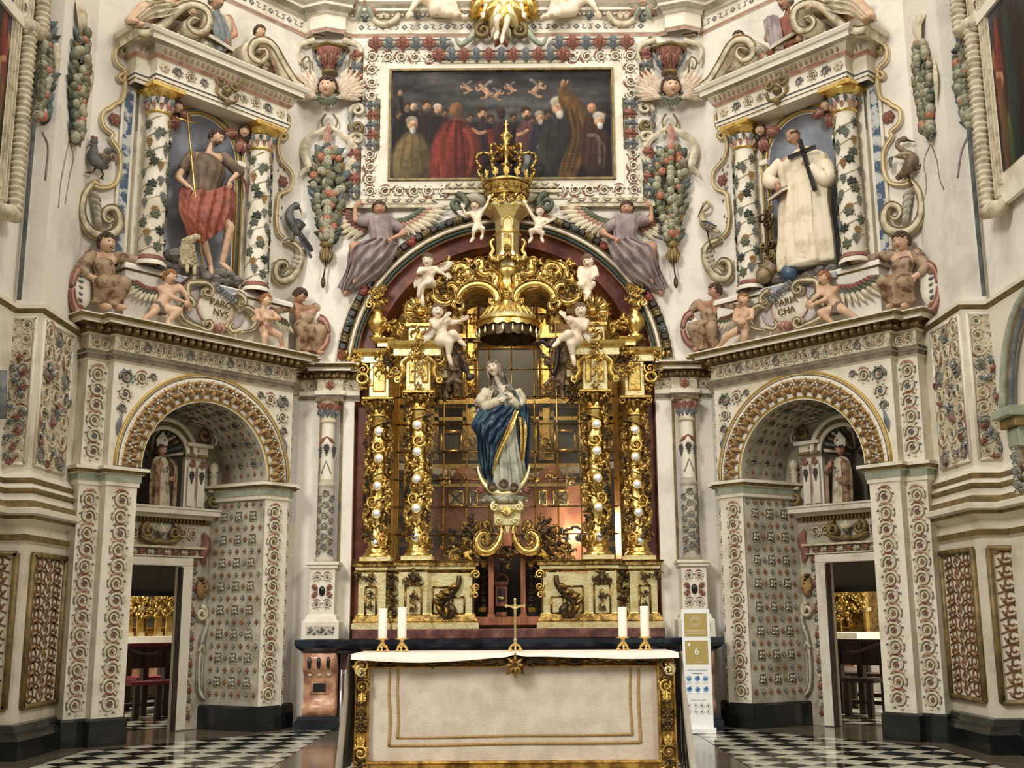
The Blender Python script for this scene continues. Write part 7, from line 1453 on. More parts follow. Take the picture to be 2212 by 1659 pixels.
    gbox(MB(),0,1,0,1,0,0) if 0 else None
    for (x,y,w,s,k) in ((820,770,.16,.10,0),(822,800,.18,.10,1),(840,785,.18,.11,3),(850,760,.2,.10,2),(838,810,.14,.09,1),(855,800,.15,.09,5),(870,815,.15,.07,6),(903,720,.40,.13,0),(900,750,.42,.10,7),(903,775,.40,.12,2),(903,805,.38,.09,1),(903,835,.36,.07,7),(945,775,.25,.10,5),(955,790,.22,.10,6),(940,810,.2,.08,1),(950,830,.0,.14,3),(970,850,-.1,.14,4),(940,862,-.1,.13,3),(765,790,.12,.10,1),(785,800,.1,.09,5),(778,815,.08,.10,6),(790,835,.06,.09,2),(752,768,.1,.09,0),(770,775,.14,.08,2)): fol(f,en,x,y,w,s,k)
    q=MB(); u,v=FA.px(783,818,.15); q.tube([(u+.07*math.cos(x),v+.06*math.sin(x),.15) for x in np.linspace(0,2*PI,17)[:-1]],.02,6,0,closed=True); part(f,q,'ring',[GOLD],en)
    for sx_,x0 in ((-1,884),(1,924)):
        q=MB(); P=crv([FA.P(x,y,.28) for x,y in ((x0-sx_*2,770),(x0+sx_*16,785),(x0+sx_*14,805),(x0+sx_*24,822))],14); q.tube(P,np.linspace(.05,.03,14),6,0,fw=1.4); q.tube(spiral(P[-1][:2],.05,.01,90,-sx_*1.3,14,.29,.03),.018,5,0); part(f,q,'scroll_bracket',[GOLD],en)
    # ---- crest of scrolls above
    cr_=root(f,'gilded_crest','openwork gilded crest of shells, scrolls and leaves rising to the centre on the %s'%sd,'crest',(-.9,4.7,.2))
    def sb(pts,t,w0,w1,m=0,rim=1,n=30,mats=(GOLD,AGOLD),name='scroll_band',rt=.012):
        q=MB(); P=crv([(*FA.px(x,y,w1),0) for x,y in pts],n); band(q,P,np.asarray(t) if np.ndim(t)==0 else np.interp(np.linspace(0,1,n),np.linspace(0,1,len(t)),t),w0,w1,m,rim,rt); part(f,q,name,list(mats),cr_)
    gb2=MB(); gbox(gb2,882,942,702,735,-.2,.34,0,.01); gbox(gb2,876,948,697,704,-.2,.38,1,.005); part(f,gb2,'crest_plinth',[PGOLD,GOLD],cr_)
    # shell
    q=MB(); u,v=FA.px(908,676,.18)
    for i in range(13): a=math.radians(20+i*17); q.leaf(crv([(u,v-.03,.2),(u+.13*math.cos(a),v+.13*math.sin(a),.27),(u+.24*math.cos(a),v+.24*math.sin(a),.22)],6),.045,i%2,0,.6)
    q.ball((u,v,.26),(.05,.05,.04),8,6,0); q.tube([(u+.09*math.cos(x),v+.09*math.sin(x),.27) for x in np.linspace(0,2*PI,20)[:-1]],.014,5,1,closed=True); part(f,q,'shell',[GOLD,AGOLD],cr_)
    sb([(882,700),(880,678),(884,658),(896,650),(908,652)],[.05,.07,.06,.03],.12,.26)
    sb([(925,655),(922,640),(930,625),(918,615),(925,608),(936,618),(934,630),(942,648),(960,655),(975,650),(988,638),(985,622),(974,614),(966,622)],[.04,.05,.06,.06,.05,.06,.07,.07,.07,.06,.03],.14,.30,n=44)
    sb([(978,655),(990,668),(1000,662),(998,650)],[.04,.05,.03],.2,.34)
    # the two small arches with volute ends and their dark barrel soffits
    P=[(984,668),(978,655),(984,648),(994,652),(990,640),(1003,622),(1024,613),(1048,615),(1066,626),(1074,640),(1070,654),(1060,652),(1060,644)]
    sb(P,[.03,.05,.05,.06,.085,.09,.09,.09,.085,.07,.05,.03],.10,.40,n=50,rt=.014)
    q=MB(); rings=[]
    for t in np.linspace(.95,.06,16):
        a=PI*t; cx_,cy_=FA.px(1030,655,.3); rings.append([(cx_+.235*math.cos(a),cy_+.20*math.sin(a),.34),(cx_+.235*math.cos(a),cy_+.20*math.sin(a),-.6)])
    q.loft(rings,0,False); part(f,q,'barrel_soffit',[AGOLD],cr_)
    q=MB(); uu,vv=FA.px(985,680,.2); q.lathe(uu,.0,[(.13,vv-.10),(.13,vv+.12)],14,0,a0=0,a1=PI); part(f,q,'barrel_end',[AGOLD],cr_)
    # upper wings of the crest
    sb([(988,612),(996,596),(1010,588),(1022,594),(1016,603),(1008,600),(1010,585),(1000,572),(985,575),(975,588)],[.06,.08,.08,.05,.03,.07,.08,.07,.04],.12,.30,n=36)
    sb([(1078,640),(1070,620),(1072,600),(1062,588),(1048,592),(1036,584),(1042,570),(1036,560),(1028,566),(1034,574)],[.04,.07,.09,.08,.08,.09,.07,.05,.03],.12,.34,n=36)
    sb([(960,600),(966,580),(980,570),(990,575),(986,584)],[.04,.07,.06,.03],.12,.28,n=20)
    for (x,y,w,s,k) in ((945,600,.2,.13,0),(958,585,.2,.12,1),(972,575,.22,.12,2),(990,590,.25,.12,0),(1010,575,.25,.10,1),(1022,580,.25,.10,3),(960,625,.2,.12,4),(970,635,.2,.10,1),(1000,605,.28,.09,2),(1050,578,.28,.10,2),(1060,600,.3,.09,0),(1064,570,.28,.09,1),(938,640,.25,.10,0),(860,715,.2,.10,1),(875,708,.22,.09,0),(848,705,.18,.09,2),(835,695,.15,.09,1),(890,690,.3,.08,7),(925,690,.3,.08,1)): fol(f,cr_,x,y,w,s,k)
    # vase with flowers
    vz=root(f,'gilded_vase','gilded vase with a spray of flowers standing on the %s outer entablature'%sd,'vase',(*FA.px(813,735,.05),.05)); u,v=FA.px(815,733,.05)
    q=MB(); q.lathe(u,.05,[(.09,v),(.10,v+.03),(.05,v+.05),(.06,v+.08),(.11,v+.14),(.12,v+.22),(.09,v+.3),(.05,v+.34),(.08,v+.38)],16,0,mod=lambda a,v_:1+.05*math.cos(a*9)); part(f,q,'vase_body',[GOLD],vz)
    q=MB(); q.tube(spiral((u-.10,v+.44),.07,.015,-60,1.5,16,.1,.03),np.linspace(.022,.012,16),6,0); part(f,q,'vase_handle',[GOLD],vz)
    for i,(x,y) in enumerate(((0,.45),(-.06,.52),(.05,.55),(.0,.62),(.09,.48),(-.09,.62),(.06,.66))): inst(f,[ROS_GOLD,GF[0],GF[1]][i%3],['rosette','gilded_foliage','gilded_foliage'][i%3],vz,(u+x,v+y,.08+.02*(i%2)),i,.07)
    # bracket scroll beneath the Virgin's stand
    bs=root(f,'gilded_bracket','large gilded C-scroll bracket with foliage at the %s foot of the central statue'%sd,'bracket',(*FA.px(1040,1195,.1),.1))
    q=MB(); P=crv([(*FA.px(x,y,.3),0) for x,y in ((1082,1108),(1080,1130),(1084,1150),(1078,1172),(1062,1190),(1042,1192),(1030,1178),(1034,1158),(1046,1150),(1054,1158),(1050,1168))],40); band(q,P,np.interp(np.linspace(0,1,40),[0,.5,1],[.06,.09,.03]),.02,.34,0,1,.014); q.tube(crv([FA.P(x,y,.3) for x,y in ((1062,1150),(1056,1128),(1046,1132),(1050,1142))],14),.03,6,1); part(f,q,'c_scroll',[GOLD,AGOLD],bs)
    for (x,y,w,s,k) in ((1030,1150,.2,.13,3),(1018,1165,.18,.14,4),(1015,1185,.15,.14,0),(1025,1200,.15,.12,3),(1000,1200,.12,.14,4),(985,1205,.1,.15,6),(985,1180,.08,.12,3),(1040,1205,.15,.10,4),(1005,1150,.1,.13,3),(1045,1165,.3,.08,1),(970,1215,.1,.12,4),(1020,1130,.0,.12,3),(965,1190,.05,.10,3),(990,1225,.1,.12,3),(1010,1222,.12,.12,4)): fol(f,bs,x,y,w,s,k)
# central pillar, canopy, crown
cp=root(FA,'central_pillar','slender gilded pillar with arched niches rising above the canopy','pillar',(0,5.2,.25))
U=lambda x,y,w=.25: FA.px(x,y,w)
b=MB(); u,_=U(1097,560); 
def vy(y,w=.25): return U(1097,y,w)[1]
um=U(1096,520)[0]; b.lathe(um,.2,[(.16,vy(580)),(.16,vy(560)),(.19,vy(556)),(.15,vy(545)),(.15,vy(508)),(.20,vy(505)),(.15,vy(500)),(.16,vy(476)),(.20,vy(470)),(.34,vy(455)),(.35,vy(450)),(.2,vy(444))],6,0); b.s=[False]*len(b.s); part(FA,b,'hexagonal_shaft',[PGOLD],cp)
q=MB(); q.tube(crv([(um-.07,vy(498),.36),(um-.065,vy(482),.36),(um,vy(472),.36),(um+.065,vy(482),.36),(um+.07,vy(498),.36)],12),.012,5,0); q.box(um-.05,um+.05,vy(545),vy(515),.3,.36,0,.01); part(FA,q,'niche_moulding',[GOLD],cp)
inst(FA,ROS_GOLD,'rosette',cp,(um,vy(540),.37),0,.05); inst(FA,GF[1],'gilded_foliage',cp,(um,vy(515),.37),0,.05)
for s in (-1,1):
    q=MB(); q.tube(crv([FA.P(1097+s*x,y,.28) for x,y in ((30,516),(38,524),(32,540),(38,552),(24,562),(18,550))],16),np.linspace(.02,.035,16),6,0); part(FA,q,'side_scroll',[GOLD],cp)
    q=MB(); q.tube(crv([FA.P(1097+s*x,y,.4) for x,y in ((0,545),(14,562),(28,566),(44,558))],12),.03,6,0)
    for i in range(7): x=4+i*6; e=FA.P(1097+s*x,552+10*math.sin(PI*i/7),.44); q.ball(e,.028,6,4,i%2)
    part(FA,q,'fruit_swag',[AGOLD,GOLD],cp)
um=U(1096,600)[0]; b=MB(); b.lathe(um,.2,[(.13,vy(655)),(.14,vy(645)),(.20,vy(640)),(.19,vy(632)),(.12,vy(622)),(.13,vy(598)),(.17,vy(590)),(.16,vy(580)),(.12,vy(572))],12,0); part(FA,b,'baluster',[GOLD],cp)
for i in range(8): a=i*PI/4; inst(FA,GF[i%3],'gilded_foliage',cp,(um+.17*math.cos(a),vy(636),.2+.17*math.sin(a)),i,.07,yaw=math.atan2(math.cos(a),math.sin(a)))
ca=root(FA,'canopy','bell-shaped gilded canopy with scalloped valance and tassels over the statue','canopy',(0,4.55,.25)); um=U(1097,690)[0]; cw=.22; Rr=.385
b=MB(); b.lathe(um,cw,[(.09,vy(634)),(.10,vy(648)),(.14,vy(661)),(.22,vy(671)),(.31,vy(681)),(.37,vy(692)),(.385,vy(697))],36,0,mod=lambda a,v:1+.02*math.cos(a*24)); part(FA,b,'bell_roof',[PGOLD],ca)
for i in range(24):
    a=i*2*PI/24; rr=.29; q=inst(FA,AC_GOLD,'acanthus_leaf',ca,(um+rr*math.cos(a),vy(678),cw+rr*math.sin(a)),0,(.09,.18,.1),yaw=math.atan2(math.cos(a),math.sin(a)),tilt=-.75)
b=MB(); n=96; R0=[];R1=[]; 
for i in range(n): a=2*PI*i/n; R0.append((um+Rr*math.cos(a),vy(697),cw+Rr*math.sin(a))); R1.append((um+(Rr+.01)*math.cos(a),vy(714)+.025*abs(math.sin(a*10)),cw+(Rr+.01)*math.sin(a)))
b.loft([R0,R1],0,True); b.loft([[(um+(Rr-.03)*math.cos(2*PI*i/n),vy(700),cw+(Rr-.03)*math.sin(2*PI*i/n)) for i in range(n)],[(um+(Rr-.03)*math.cos(2*PI*i/n),vy(730)-.02*abs(math.sin(i*.6)),cw+(Rr-.03)*math.sin(2*PI*i/n)) for i in range(n)]],1,True); b.tube([(um+(Rr+.012)*math.cos(2*PI*i/40),vy(698),cw+(Rr+.012)*math.sin(2*PI*i/40)) for i in range(40)],.014,6,0,closed=True,ref=(0,1,0)); part(FA,b,'valance',[GOLD,BRONZE],ca)
for i in range(20): a=(i+.5)*2*PI/20; q=MB(); q.lathe(um+(Rr+.01)*math.cos(a),cw+(Rr+.01)*math.sin(a),[(.004,vy(714)),(.012,vy(718)),(.018,vy(723)),(.02,vy(728)),(0,vy(729))],6,0); part(FA,q,'tassel',[PGOLD],ca)
cr2=root(FA,'crown','openwork gilded crown with leafy arches, orb and small cross in front of the painting','crown',(0,6.2,.3)); um,_=U(1094,420); cw=.25
vy2=lambda y:U(1093,y)[1]
b=MB(); b.lathe(um,cw,[(.2,vy2(432)),(.25,vy2(430)),(.27,vy2(424)),(.28,vy2(408)),(.31,vy2(402)),(.30,vy2(398))],28,0); b.tube([(um+.295*math.cos(2*PI*i/36),vy2(403),cw+.295*math.sin(2*PI*i/36)) for i in range(36)],.018,6,1,closed=True,ref=(0,1,0)); b.tube([(um+.26*math.cos(2*PI*i/36),vy2(429),cw+.26*math.sin(2*PI*i/36)) for i in range(36)],.018,6,1,closed=True,ref=(0,1,0)); part(FA,b,'crown_band',[GOLD,AGOLD],cr2)
for i in range(14):
    a=2*PI*i/14+.22; yaw=math.atan2(math.cos(a),math.sin(a)); inst(FA,ROS_GOLD if i%2 else LB_G,'rosette' if i%2 else 'leaf_cluster',cr2,(um+.28*math.cos(a),vy2(416),cw+.28*math.sin(a)),0,.055,yaw=yaw)
    inst(FA,AC_GOLD,'acanthus_leaf',cr2,(um+.31*math.cos(a),vy2(389),cw+.31*math.sin(a)),0,(.12,.13,.1),yaw=yaw)
    inst(FA,GF[i%3],'gilded_foliage',cr2,(um+.22*math.cos(a),vy2(444),cw+.22*math.sin(a)),i,.10,yaw=yaw)
for i in range(6):
    a=2*PI*i/6; R_=lambda x,y:(um+x*math.cos(a),y,cw+x*math.sin(a)); q=MB()
    P=crv([R_(.29,vy2(392)),R_(.36,vy2(372)),R_(.33,vy2(362)),R_(.38,vy2(348)),R_(.37,vy2(335)),R_(.28,vy2(330)),R_(.16,vy2(334)),R_(.06,vy2(318))],30); q.tube(P,.020,6,0,ref=(math.sin(a),0,-math.cos(a)+.01))
    for k in range(2,29,3): q.ball(P[k]+np.array([0,.0,0]),(.032,.032,.032),6,4,1)
    part(FA,q,'crown_arch',[GOLD,AGOLD],cr2)
b=MB(); b.lathe(um,cw,[(.03,vy2(400)),(.05,vy2(385)),(.02,vy2(372)),(.05,vy2(358)),(.02,vy2(345)),(.04,vy2(330)),(.07,vy2(320)),(.05,vy2(312)),(.03,vy2(308)),(.075,vy2(300)),(.075,vy2(292)),(.03,vy2(284)),(.03,vy2(280)),(.015,vy2(276)),(.015,vy2(262)),(0,vy2(258))],12,0); b.tube([(um-.035,vy2(269),cw),(um+.035,vy2(269),cw)],.013,6,0); 
for y,s in ((358,.06),(385,.06),(318,.09),(296,.07)): 
    for k in range(5): a=k*1.26; b.ball((um+s*math.cos(a),vy2(y),cw+s*math.sin(a)),.028,6,4,1)
part(FA,b,'orb_and_cross',[GOLD,AGOLD],cr2)
# ---- cherubs of the retable
PAL=dict(skin=PALE,hairm=mat('pale_brown_hair',(120,96,72),.6,c2=(86,66,48),ns=14))
def put(label,hd,look,J,w0,hs=.15,wings=(),skin=None,hook2=None,group='ivory putti of the golden retable',curl=.45):
    def hk(F):
        for wg in wings: fwing(F,*wg,mats=[ROSE,LIGHT,CREAM])
        if hook2: hook2(F)
    kw=dict(PAL); 
    if skin: kw=dict(skin=skin,hairm=DARK)
    figure(FA,w0,'putto',label,hd,hs,'child','curl',look,J,hook=hk,group=group,plump=1.0,k=1.05,curl=curl,**kw)
put('ivory putto lifting the crown with one arm, left of the crown',(1026,446,.03),(-10,5,-5),dict(sl=(1016,460,0),sr=(1040,458,0),ch=(1030,470,0),pe=(1032,488,0),el=(1006,466,.05),wl=(1002,456,.08),er=(1050,448,.04),wr=(1056,434,.05),kl=(1024,502,.06),al=(1022,514,.02),tl=(1018,520,.06),kr=(1044,498,.07),ar=(1042,508,.02),tr=(1040,514,.06)),.40,.125,(((1018,460),(1002,456),-1),))
put('ivory putto lifting the crown with one arm, right of the crown',(1166,458,.03),(12,5,0),dict(sl=(1154,472,0),sr=(1178,474,0),ch=(1166,482,0),pe=(1160,496,0),el=(1144,458,.04),wl=(1136,444,.05),er=(1188,480,.05),wr=(1172,492,.1),kl=(1146,502,.07),al=(1148,514,.02),tl=(1144,520,.05),kr=(1172,506,.06),ar=(1170,514,.02),tr=(1172,520,.06)),.40,.125,(((1176,472),(1190,466),1),))
put('ivory putto with rosy wings seated on the upper left scroll of the crest',(925,564,.03),(-12,12,-5),dict(sl=(908,582,0),sr=(940,580,0),ch=(924,594,0),pe=(928,610,0),el=(904,592,.05),wl=(922,590,.12),er=(950,590,.05),wr=(962,598,.10),kl=(912,622,.08),al=(912,640,.04),tl=(914,652,.05),kr=(928,614,.10),ar=(908,622,.08),tr=(906,632,.08)),.38,.17,(((910,580),(900,600),-1),((942,576),(956,570),1)))
put('ivory putto with bare belly on the upper right scroll of the crest',(1270,566,.03),(-25,15,10),dict(sl=(1254,580,0),sr=(1284,578,0),ch=(1268,594,.02),pe=(1268,612,0),el=(1250,598,.04),wl=(1252,610,.08),er=(1290,596,.03),wr=(1282,602,.10),kl=(1254,620,.10),al=(1262,630,.06),tl=(1268,636,.08),kr=(1280,618,.10),ar=(1272,632,.08),tr=(1268,640,.1)),.38,.17)
put('ivory putto gesturing with an open hand, seated on the left entablature',(946,674,.04),(15,5,-8),dict(sl=(934,694,0),sr=(966,692,0),ch=(950,706,0),pe=(958,732,0),el=(942,710,.08),wl=(960,694,.13),er=(980,700,.06),wr=(996,698,.10),hr=(1004,694,.12),kl=(972,744,.14),al=(970,768,.10),tl=(976,784,.12),kr=(980,728,.16),ar=(994,738,.12),tr=(1002,744,.16)),.46,.18,(((934,694),(922,716),1),),curl=.2)
put('ivory putto holding a garland with lowered eyes, seated on the right entablature',(1254,672,.04),(-15,8,14),dict(sl=(1232,690,0),sr=(1266,696,0),ch=(1248,706,0),pe=(1240,730,0),el=(1236,708,.08),wl=(1220,690,.10),er=(1262,712,.05),wr=(1238,700,.13),kl=(1226,728,.16),al=(1206,740,.12),tl=(1198,746,.16),kr=(1232,746,.12),ar=(1236,768,.08),tr=(1240,784,.1)),.46,.18,(((1270,694),(1274,716),-1),))
def lute(F):
    q=MB(); P=F.p; q.tube(crv([P(1000,792,.16),P(1012,812,.16),P(1020,826,.15)],8),[.05,.06,.05,.03,.03,.06,.06,.03],8,0,fw=.5); q.tube([P(986,762,.16),P(1004,796,.16)],.014,6,0); part(F.fr,q,'lute',[DARK,AGOLD],F.root)
def harp(F):
    q=MB(); P=F.p; q.tube(crv([P(1160,750,.15),P(1172,744,.15),P(1186,754,.15),P(1196,744,.15),P(1204,752,.15),P(1202,790,.13),P(1194,816,.12)],24),.028,7,0); q.tube([P(1160,750,.15),P(1194,816,.12)],.012,5,0)
    for i in range(7): q.tube([P(1166+i*5,750,.15),P(1164+i*4.6,762+i*8,.14)],.003,4,1)
    part(F.fr,q,'harp',[DARK,AGOLD],F.root)
put('dark wooden putto playing a lute, hanging under the left entablature',(972,760,.0),(20,10,-10),dict(sl=(968,778,0),sr=(990,780,0),ch=(980,790,0),pe=(984,812,0),el=(972,800,.06),wl=(992,802,.1),er=(998,772,.05),wr=(1002,784,.12),kl=(968,828,.06),al=(962,844,.02),tl=(966,854,.06),kr=(988,838,.04),ar=(984,822,.1),tr=(996,824,.1)),.05,.15,(),DKSKIN,lute,'dark wooden putti making music')
put('dark wooden putto playing a harp, hanging under the right entablature',(1206,742,.0),(-10,20,0),dict(sl=(1200,762,0),sr=(1224,764,0),ch=(1212,776,0),pe=(1212,800,0),el=(1196,778,.08),wl=(1180,776,.12),er=(1222,784,.05),wr=(1190,786,.12),kl=(1204,822,.06),al=(1188,820,.04),tl=(1182,826,.06),kr=(1214,828,.04),ar=(1214,844,.02),tr=(1216,854,.04)),.05,.15,(),DKSKIN,harp,'dark wooden putti making music')
# ---- statue of the Virgin on a crescent
def hk(F):
    P=F.p; w=F.w0; q=MB(); row=lambda y,a,c,d=0:(P((a+c)/2,y)[1],P(a,y)[0],P(c,y)[0],w+d)
    robe_rows([row(842,1062,1108,.02),row(850,1056,1112,.02),row(870,1054,1120,.02),row(900,1062,1116,.02),row(960,1060,1122,.03),row(1020,1056,1132,.03),row(1062,1052,1136,.02)],14,.17,90,3,0,q,.55,1.0); part(F.fr,q,'dress',[SILV],F.root)
    q=MB(); q.tube(crv([P(1054,848,.04),P(1040,866,.08),P(1052,882,.14),P(1078,872,.18)],12),np.linspace(.075,.055,12)*(1+.15*np.sin(np.arange(12)*2.0)),10,0); q.tube(crv([P(1116,846,.02),P(1128,866,.05),P(1118,878,.10),P(1104,868,.16)],12),np.linspace(.065,.05,12),10,0); [q.tube(crv([P(1050+i*3.2,842,.07+.01*i),P(1040+i*4,868,.12+.008*i),P(1050+i*4,886,.15)],8),.012,5,0) for i in range(6)]; part(F.fr,q,'sleeves',[LIGHT],F.root); q=MB(); q.poly([tuple(P(x,y)[:2]) for x,y in ((1076,836),(1098,834),(1104,850),(1094,872),(1082,852))],.26,.335,0,.03); q.ball(P(1090,846,.06),(.075,.07,.06),10,8,0); part(F.fr,q,'neckline',[PALE],F.root)
    q=MB(); g=[[P(*a) for a in rw] for rw in ([(1050,868,.06),(1030,895,.06),(1018,922,.06),(1030,945,.08),(1036,1000,.04),(1052,1060,.0)],[(1078,878,.18),(1050,905,.22),(1036,932,.24),(1044,965,.15),(1050,1015,.10),(1056,1062,.04)],[(1104,884,.2),(1076,920,.24),(1058,955,.22),(1056,990,.18),(1058,1025,.12),(1060,1064,.05)],[(1116,888,.18),(1098,925,.22),(1078,962,.2),(1068,1000,.16),(1064,1035,.1),(1064,1066,.04)])]
    sheet(g,80,56,.03,5,1,0,q,5.5,.7); g=[[P(*a) for a in rw] for rw in ([(1108,845,.10),(1122,880,.14),(1120,930,.12),(1118,1000,.06),(1122,1050,.0)],[(1126,850,.04),(1140,885,.06),(1140,925,.04),(1136,990,.0),(1138,1040,-.03)],[(1118,850,-.06),(1144,890,-.04),(1146,920,-.06),(1144,960,-.06),(1142,1000,-.06)])]; sheet(g,44,40,.024,4,2,0,q,3,.7); part(F.fr,q,'blue_mantle',[BLUEC],F.root)
    q=MB(); g=[[P(*a) for a in rw] for rw in ([(1112,892,.205),(1092,940,.23),(1072,985,.19),(1062,1030,.13)],[(1120,894,.19),(1104,940,.21),(1082,985,.17),(1066,1030,.12)])]; sheet(g,10,24,.006,1,1,0,q,1)
    part(F.fr,q,'gilt_mantle_lining',[GOLD],F.root)
    q=MB(); g=[[P(*a) for a in rw] for rw in ([(1122,905,.15),(1124,960,.12),(1124,1020,.07)],[(1134,905,.09),(1138,940,.08),(1130,1015,.03)])]; sheet(g,8,16,.012,1,2,0,q,1,.8); part(F.fr,q,'mantle_hem',[GOLD],F.root)
    q=MB(); [q.tube(crv([P(1070+s*10,786,-.02),P(1072+s*16+4,812,.0),P(1084+s*18,836,.05),P(1084+s*24,856,.07)],10),np.linspace(.045,.02,10),6,0) for s in (-1,1)]; [q.ball(P(1084+s*16+RNG.uniform(-8,8),848+RNG.uniform(-8,10),.12),.022,5,4,0) for s in (-1,1) for _ in range(22)]; part(F.fr,q,'loose_hair',[HAIRG],F.root)
figure(FA,.22,'virgin_statue','woman with loose hair in blue mantle and pale dress on a crescent moon, central statue',(1068,800,.09),.215,'adult','long',(-22,-14,14),dict(sl=(1062,848,.0),sr=(1108,846,.0),ch=(1086,858,0),pe=(1088,920,0),el=(1044,872,.06),wl=(1078,870,.17),hl=(1096,862,.19),er=(1122,874,.05),wr=(1108,864,.17),hr=(1094,852,.19)),skin=PALE,hairm=HAIRG,k=.8,curl=.15,cat='sculpture',hook=hk,base=(*FA.px(1088,1085,.2),.2))
vb=root(FA,'cloud_base','grey cloud with three cherub heads under the central statue','sculpture',(*FA.px(1088,1085,.2),.2)); q=MB(); r=random.Random(2)
for i in range(26): t=i/25; x=1048+t*82; y=1072-6*math.sin(PI*t)+r.uniform(-3,6)+4*math.sin(PI*t); q.ball(FA.P(x,y+4,.18+.12*math.sin(PI*t)),(r.uniform(.05,.08),r.uniform(.035,.05),.08),8,6,0)
part(FA,q,'cloud',[SILV],vb)
for i,(x,y) in enumerate(((1063,1054),(1088,1048),(1110,1056))):
    q=MB(); q.merge(head('child','curl',False,i),rot3((-20,0,20)[i],10,(10,0,-8)[i]),(*FA.px(x,y,.3),.36),.058); part(FA,q,'cherub_head',[DKSKIN,HAIRB,DARK,DARK,DKSKIN],vb)
for s in (-1,1): q=MB(); [drop(q,*FA.px(1088+s*42,1058,.3),90-s*(60+30*i),.10,.03,0,.4,.30) for i in range(3)]; part(FA,q,'red_wing',[RED],vb)
q=MB(); n=40; cu_,cv_=FA.px(1088,1040,.2); Ra=.315; CW_=.33; cv_=FA.px(1088,1014,.2)[1]
A=[];
for i in range(n):
    a=math.radians(176+188*i/(n-1)); th_=.085*math.sin(PI*i/(n-1))**.8+.004; A.append([(cu_+(Ra+th_*.3)*math.cos(a),cv_+.02+(Ra*1.12+th_*.3)*math.sin(a),CW_),(cu_+Ra*math.cos(a)*1.0,cv_+.02+Ra*1.12*math.sin(a),CW_+th_*.4),(cu_+(Ra-th_)*math.cos(a),cv_+.02+(Ra*1.12-th_)*math.sin(a),CW_),(cu_+Ra*math.cos(a),cv_+.02+Ra*1.12*math.sin(a),CW_-th_*.4)])
q.loft(A,0,True,True); single(FA,q,'crescent_moon',[PGOLD],'upturned gilt crescent moon at the feet of the central statue','crescent')
st=root(FA,'statue_stand','carved pale gilt stand with shell and scrolls under the cloud of the central statue','stand',(*FA.px(1094,1190,.2),.2))
b=MB(); gbox(b,1060,1132,1090,1102,.0,.42,0,.01); gbox(b,1066,1126,1102,1135,.05,.36,0,.01); gbox(b,1078,1114,1134,1160,.05,.34,0,.01); gbox(b,1086,1106,1150,1180,.05,.38,1,.01); part(FA,b,'stand_body',[PGOLD,TERRA],st)
q=MB(); u,v=FA.px(1095,1108,.36); [q.leaf([(u,v-.04,.4),(u+.05*math.cos(a),v+.05*math.sin(a),.44),(u+.09*math.cos(a),v+.09*math.sin(a),.4)],.03,0,0) for a in np.linspace(.2,PI-.2,7)]
for s in (-1,1): q.tube(spiral((u+s*.14,v+.07),.06,.012,90,-s*1.4,16,.4,.04),np.linspace(.024,.012,16),6,1); q.tube(spiral((u+s*.10,v-.1),.05,.012,-90,s*1.4,16,.38,.03),np.linspace(.02,.01,16),6,1)
part(FA,q,'shell_and_scrolls',[GOLD,PGOLD],st)
inst(FA,BF[0],'bronze_foliage',st,(u,v-.55,.2),0,.12); inst(FA,BF[1],'bronze_foliage',st,(u,v-.45,.25),1,.10)
# stained window roundel seen beside the statue
q=MB(); 
for i,(x,y) in enumerate(((1030,872),(1022,884),(1034,888),(1026,898))): u,v=FA.px(x,y,-.3); q.poly([(u-.03,v-.03),(u+.035,v-.02),(u+.03,v+.03),(u-.02,v+.035)],-.31,-.30,i%2,0)  # flat opaque quads alternating lilac and yellow
single(FA,q,'coloured_pieces',[mat('lilac_glass',(190,170,214),.3),mat('yellow_glass',(240,226,130),.3)],'small lilac and yellow glass pieces behind the left shoulder of the statue','glass')
# wooden support frame and little tabernacle below the statue
wf=root(FA,'wooden_support','pine post frame standing in the opening under the central statue','frame',(*FA.px(1096,1345,.1),.1))
for x in (1061,1130): b=MB(); gbox(b,x-6,x+6,1196,1330,.02,.10,0,.003); gbox(b,x-8,x+8,1326,1334,.0,.12,0); part(FA,b,'post',[WOOD],wf)
b=MB(); gbox(b,1026,1170,1333,1350,-.3,.22,0,.005); part(FA,b,'sill_board',[WOOD],wf); b=MB(); gbox(b,1040,1160,1196,1203,-.1,.06,0,.003); part(FA,b,'head_rail',[WOOD],wf)
lt=root(FA,'small_tabernacle','small wooden tabernacle with arched pediment and lamb painting behind the posts','tabernacle',(*FA.px(1083,1325,-.2),-.2))
b=MB(); gbox(b,1070,1096,1262,1310,-.3,-.12,0,.005); gbox(b,1068,1098,1256,1263,-.3,-.08,1); gbox(b,1072,1094,1322,1330,-.3,-.1,0); u,v=FA.px(1083,1256,-.1); b.lathe(u,-.2,[(.004,v),(.004,v)],3,0); b.tube(arc((u,v),.085,0,180,12,-.1),.02,6,1); b.tube([(u,v+.08,-.12),(u,v+.28,-.12)],.006,5,2); b.tube([(u-.04,v+.22,-.12),(u+.04,v+.22,-.12)],.006,5,2); part(FA,b,'tabernacle_case',[WOOD,REDM,DARK],lt)
b=MB(); gbox(b,1075,1092,1272,1300,-.12,-.115,0); u,v=FA.px(1083,1292,-.11); b.ball((u,v,-.11),(.035,.018,.006),8,4,1); b.ball((u-.03,v+.012,-.11),(.014,.012,.006),6,4,1); part(FA,b,'lamb_painting',[DARK,PGOLD],lt)
b=MB(); gbox(b,1025,1170,1205,1350,-.62,-.58); struct(FA,b,'wall_recess_back',[DARK])
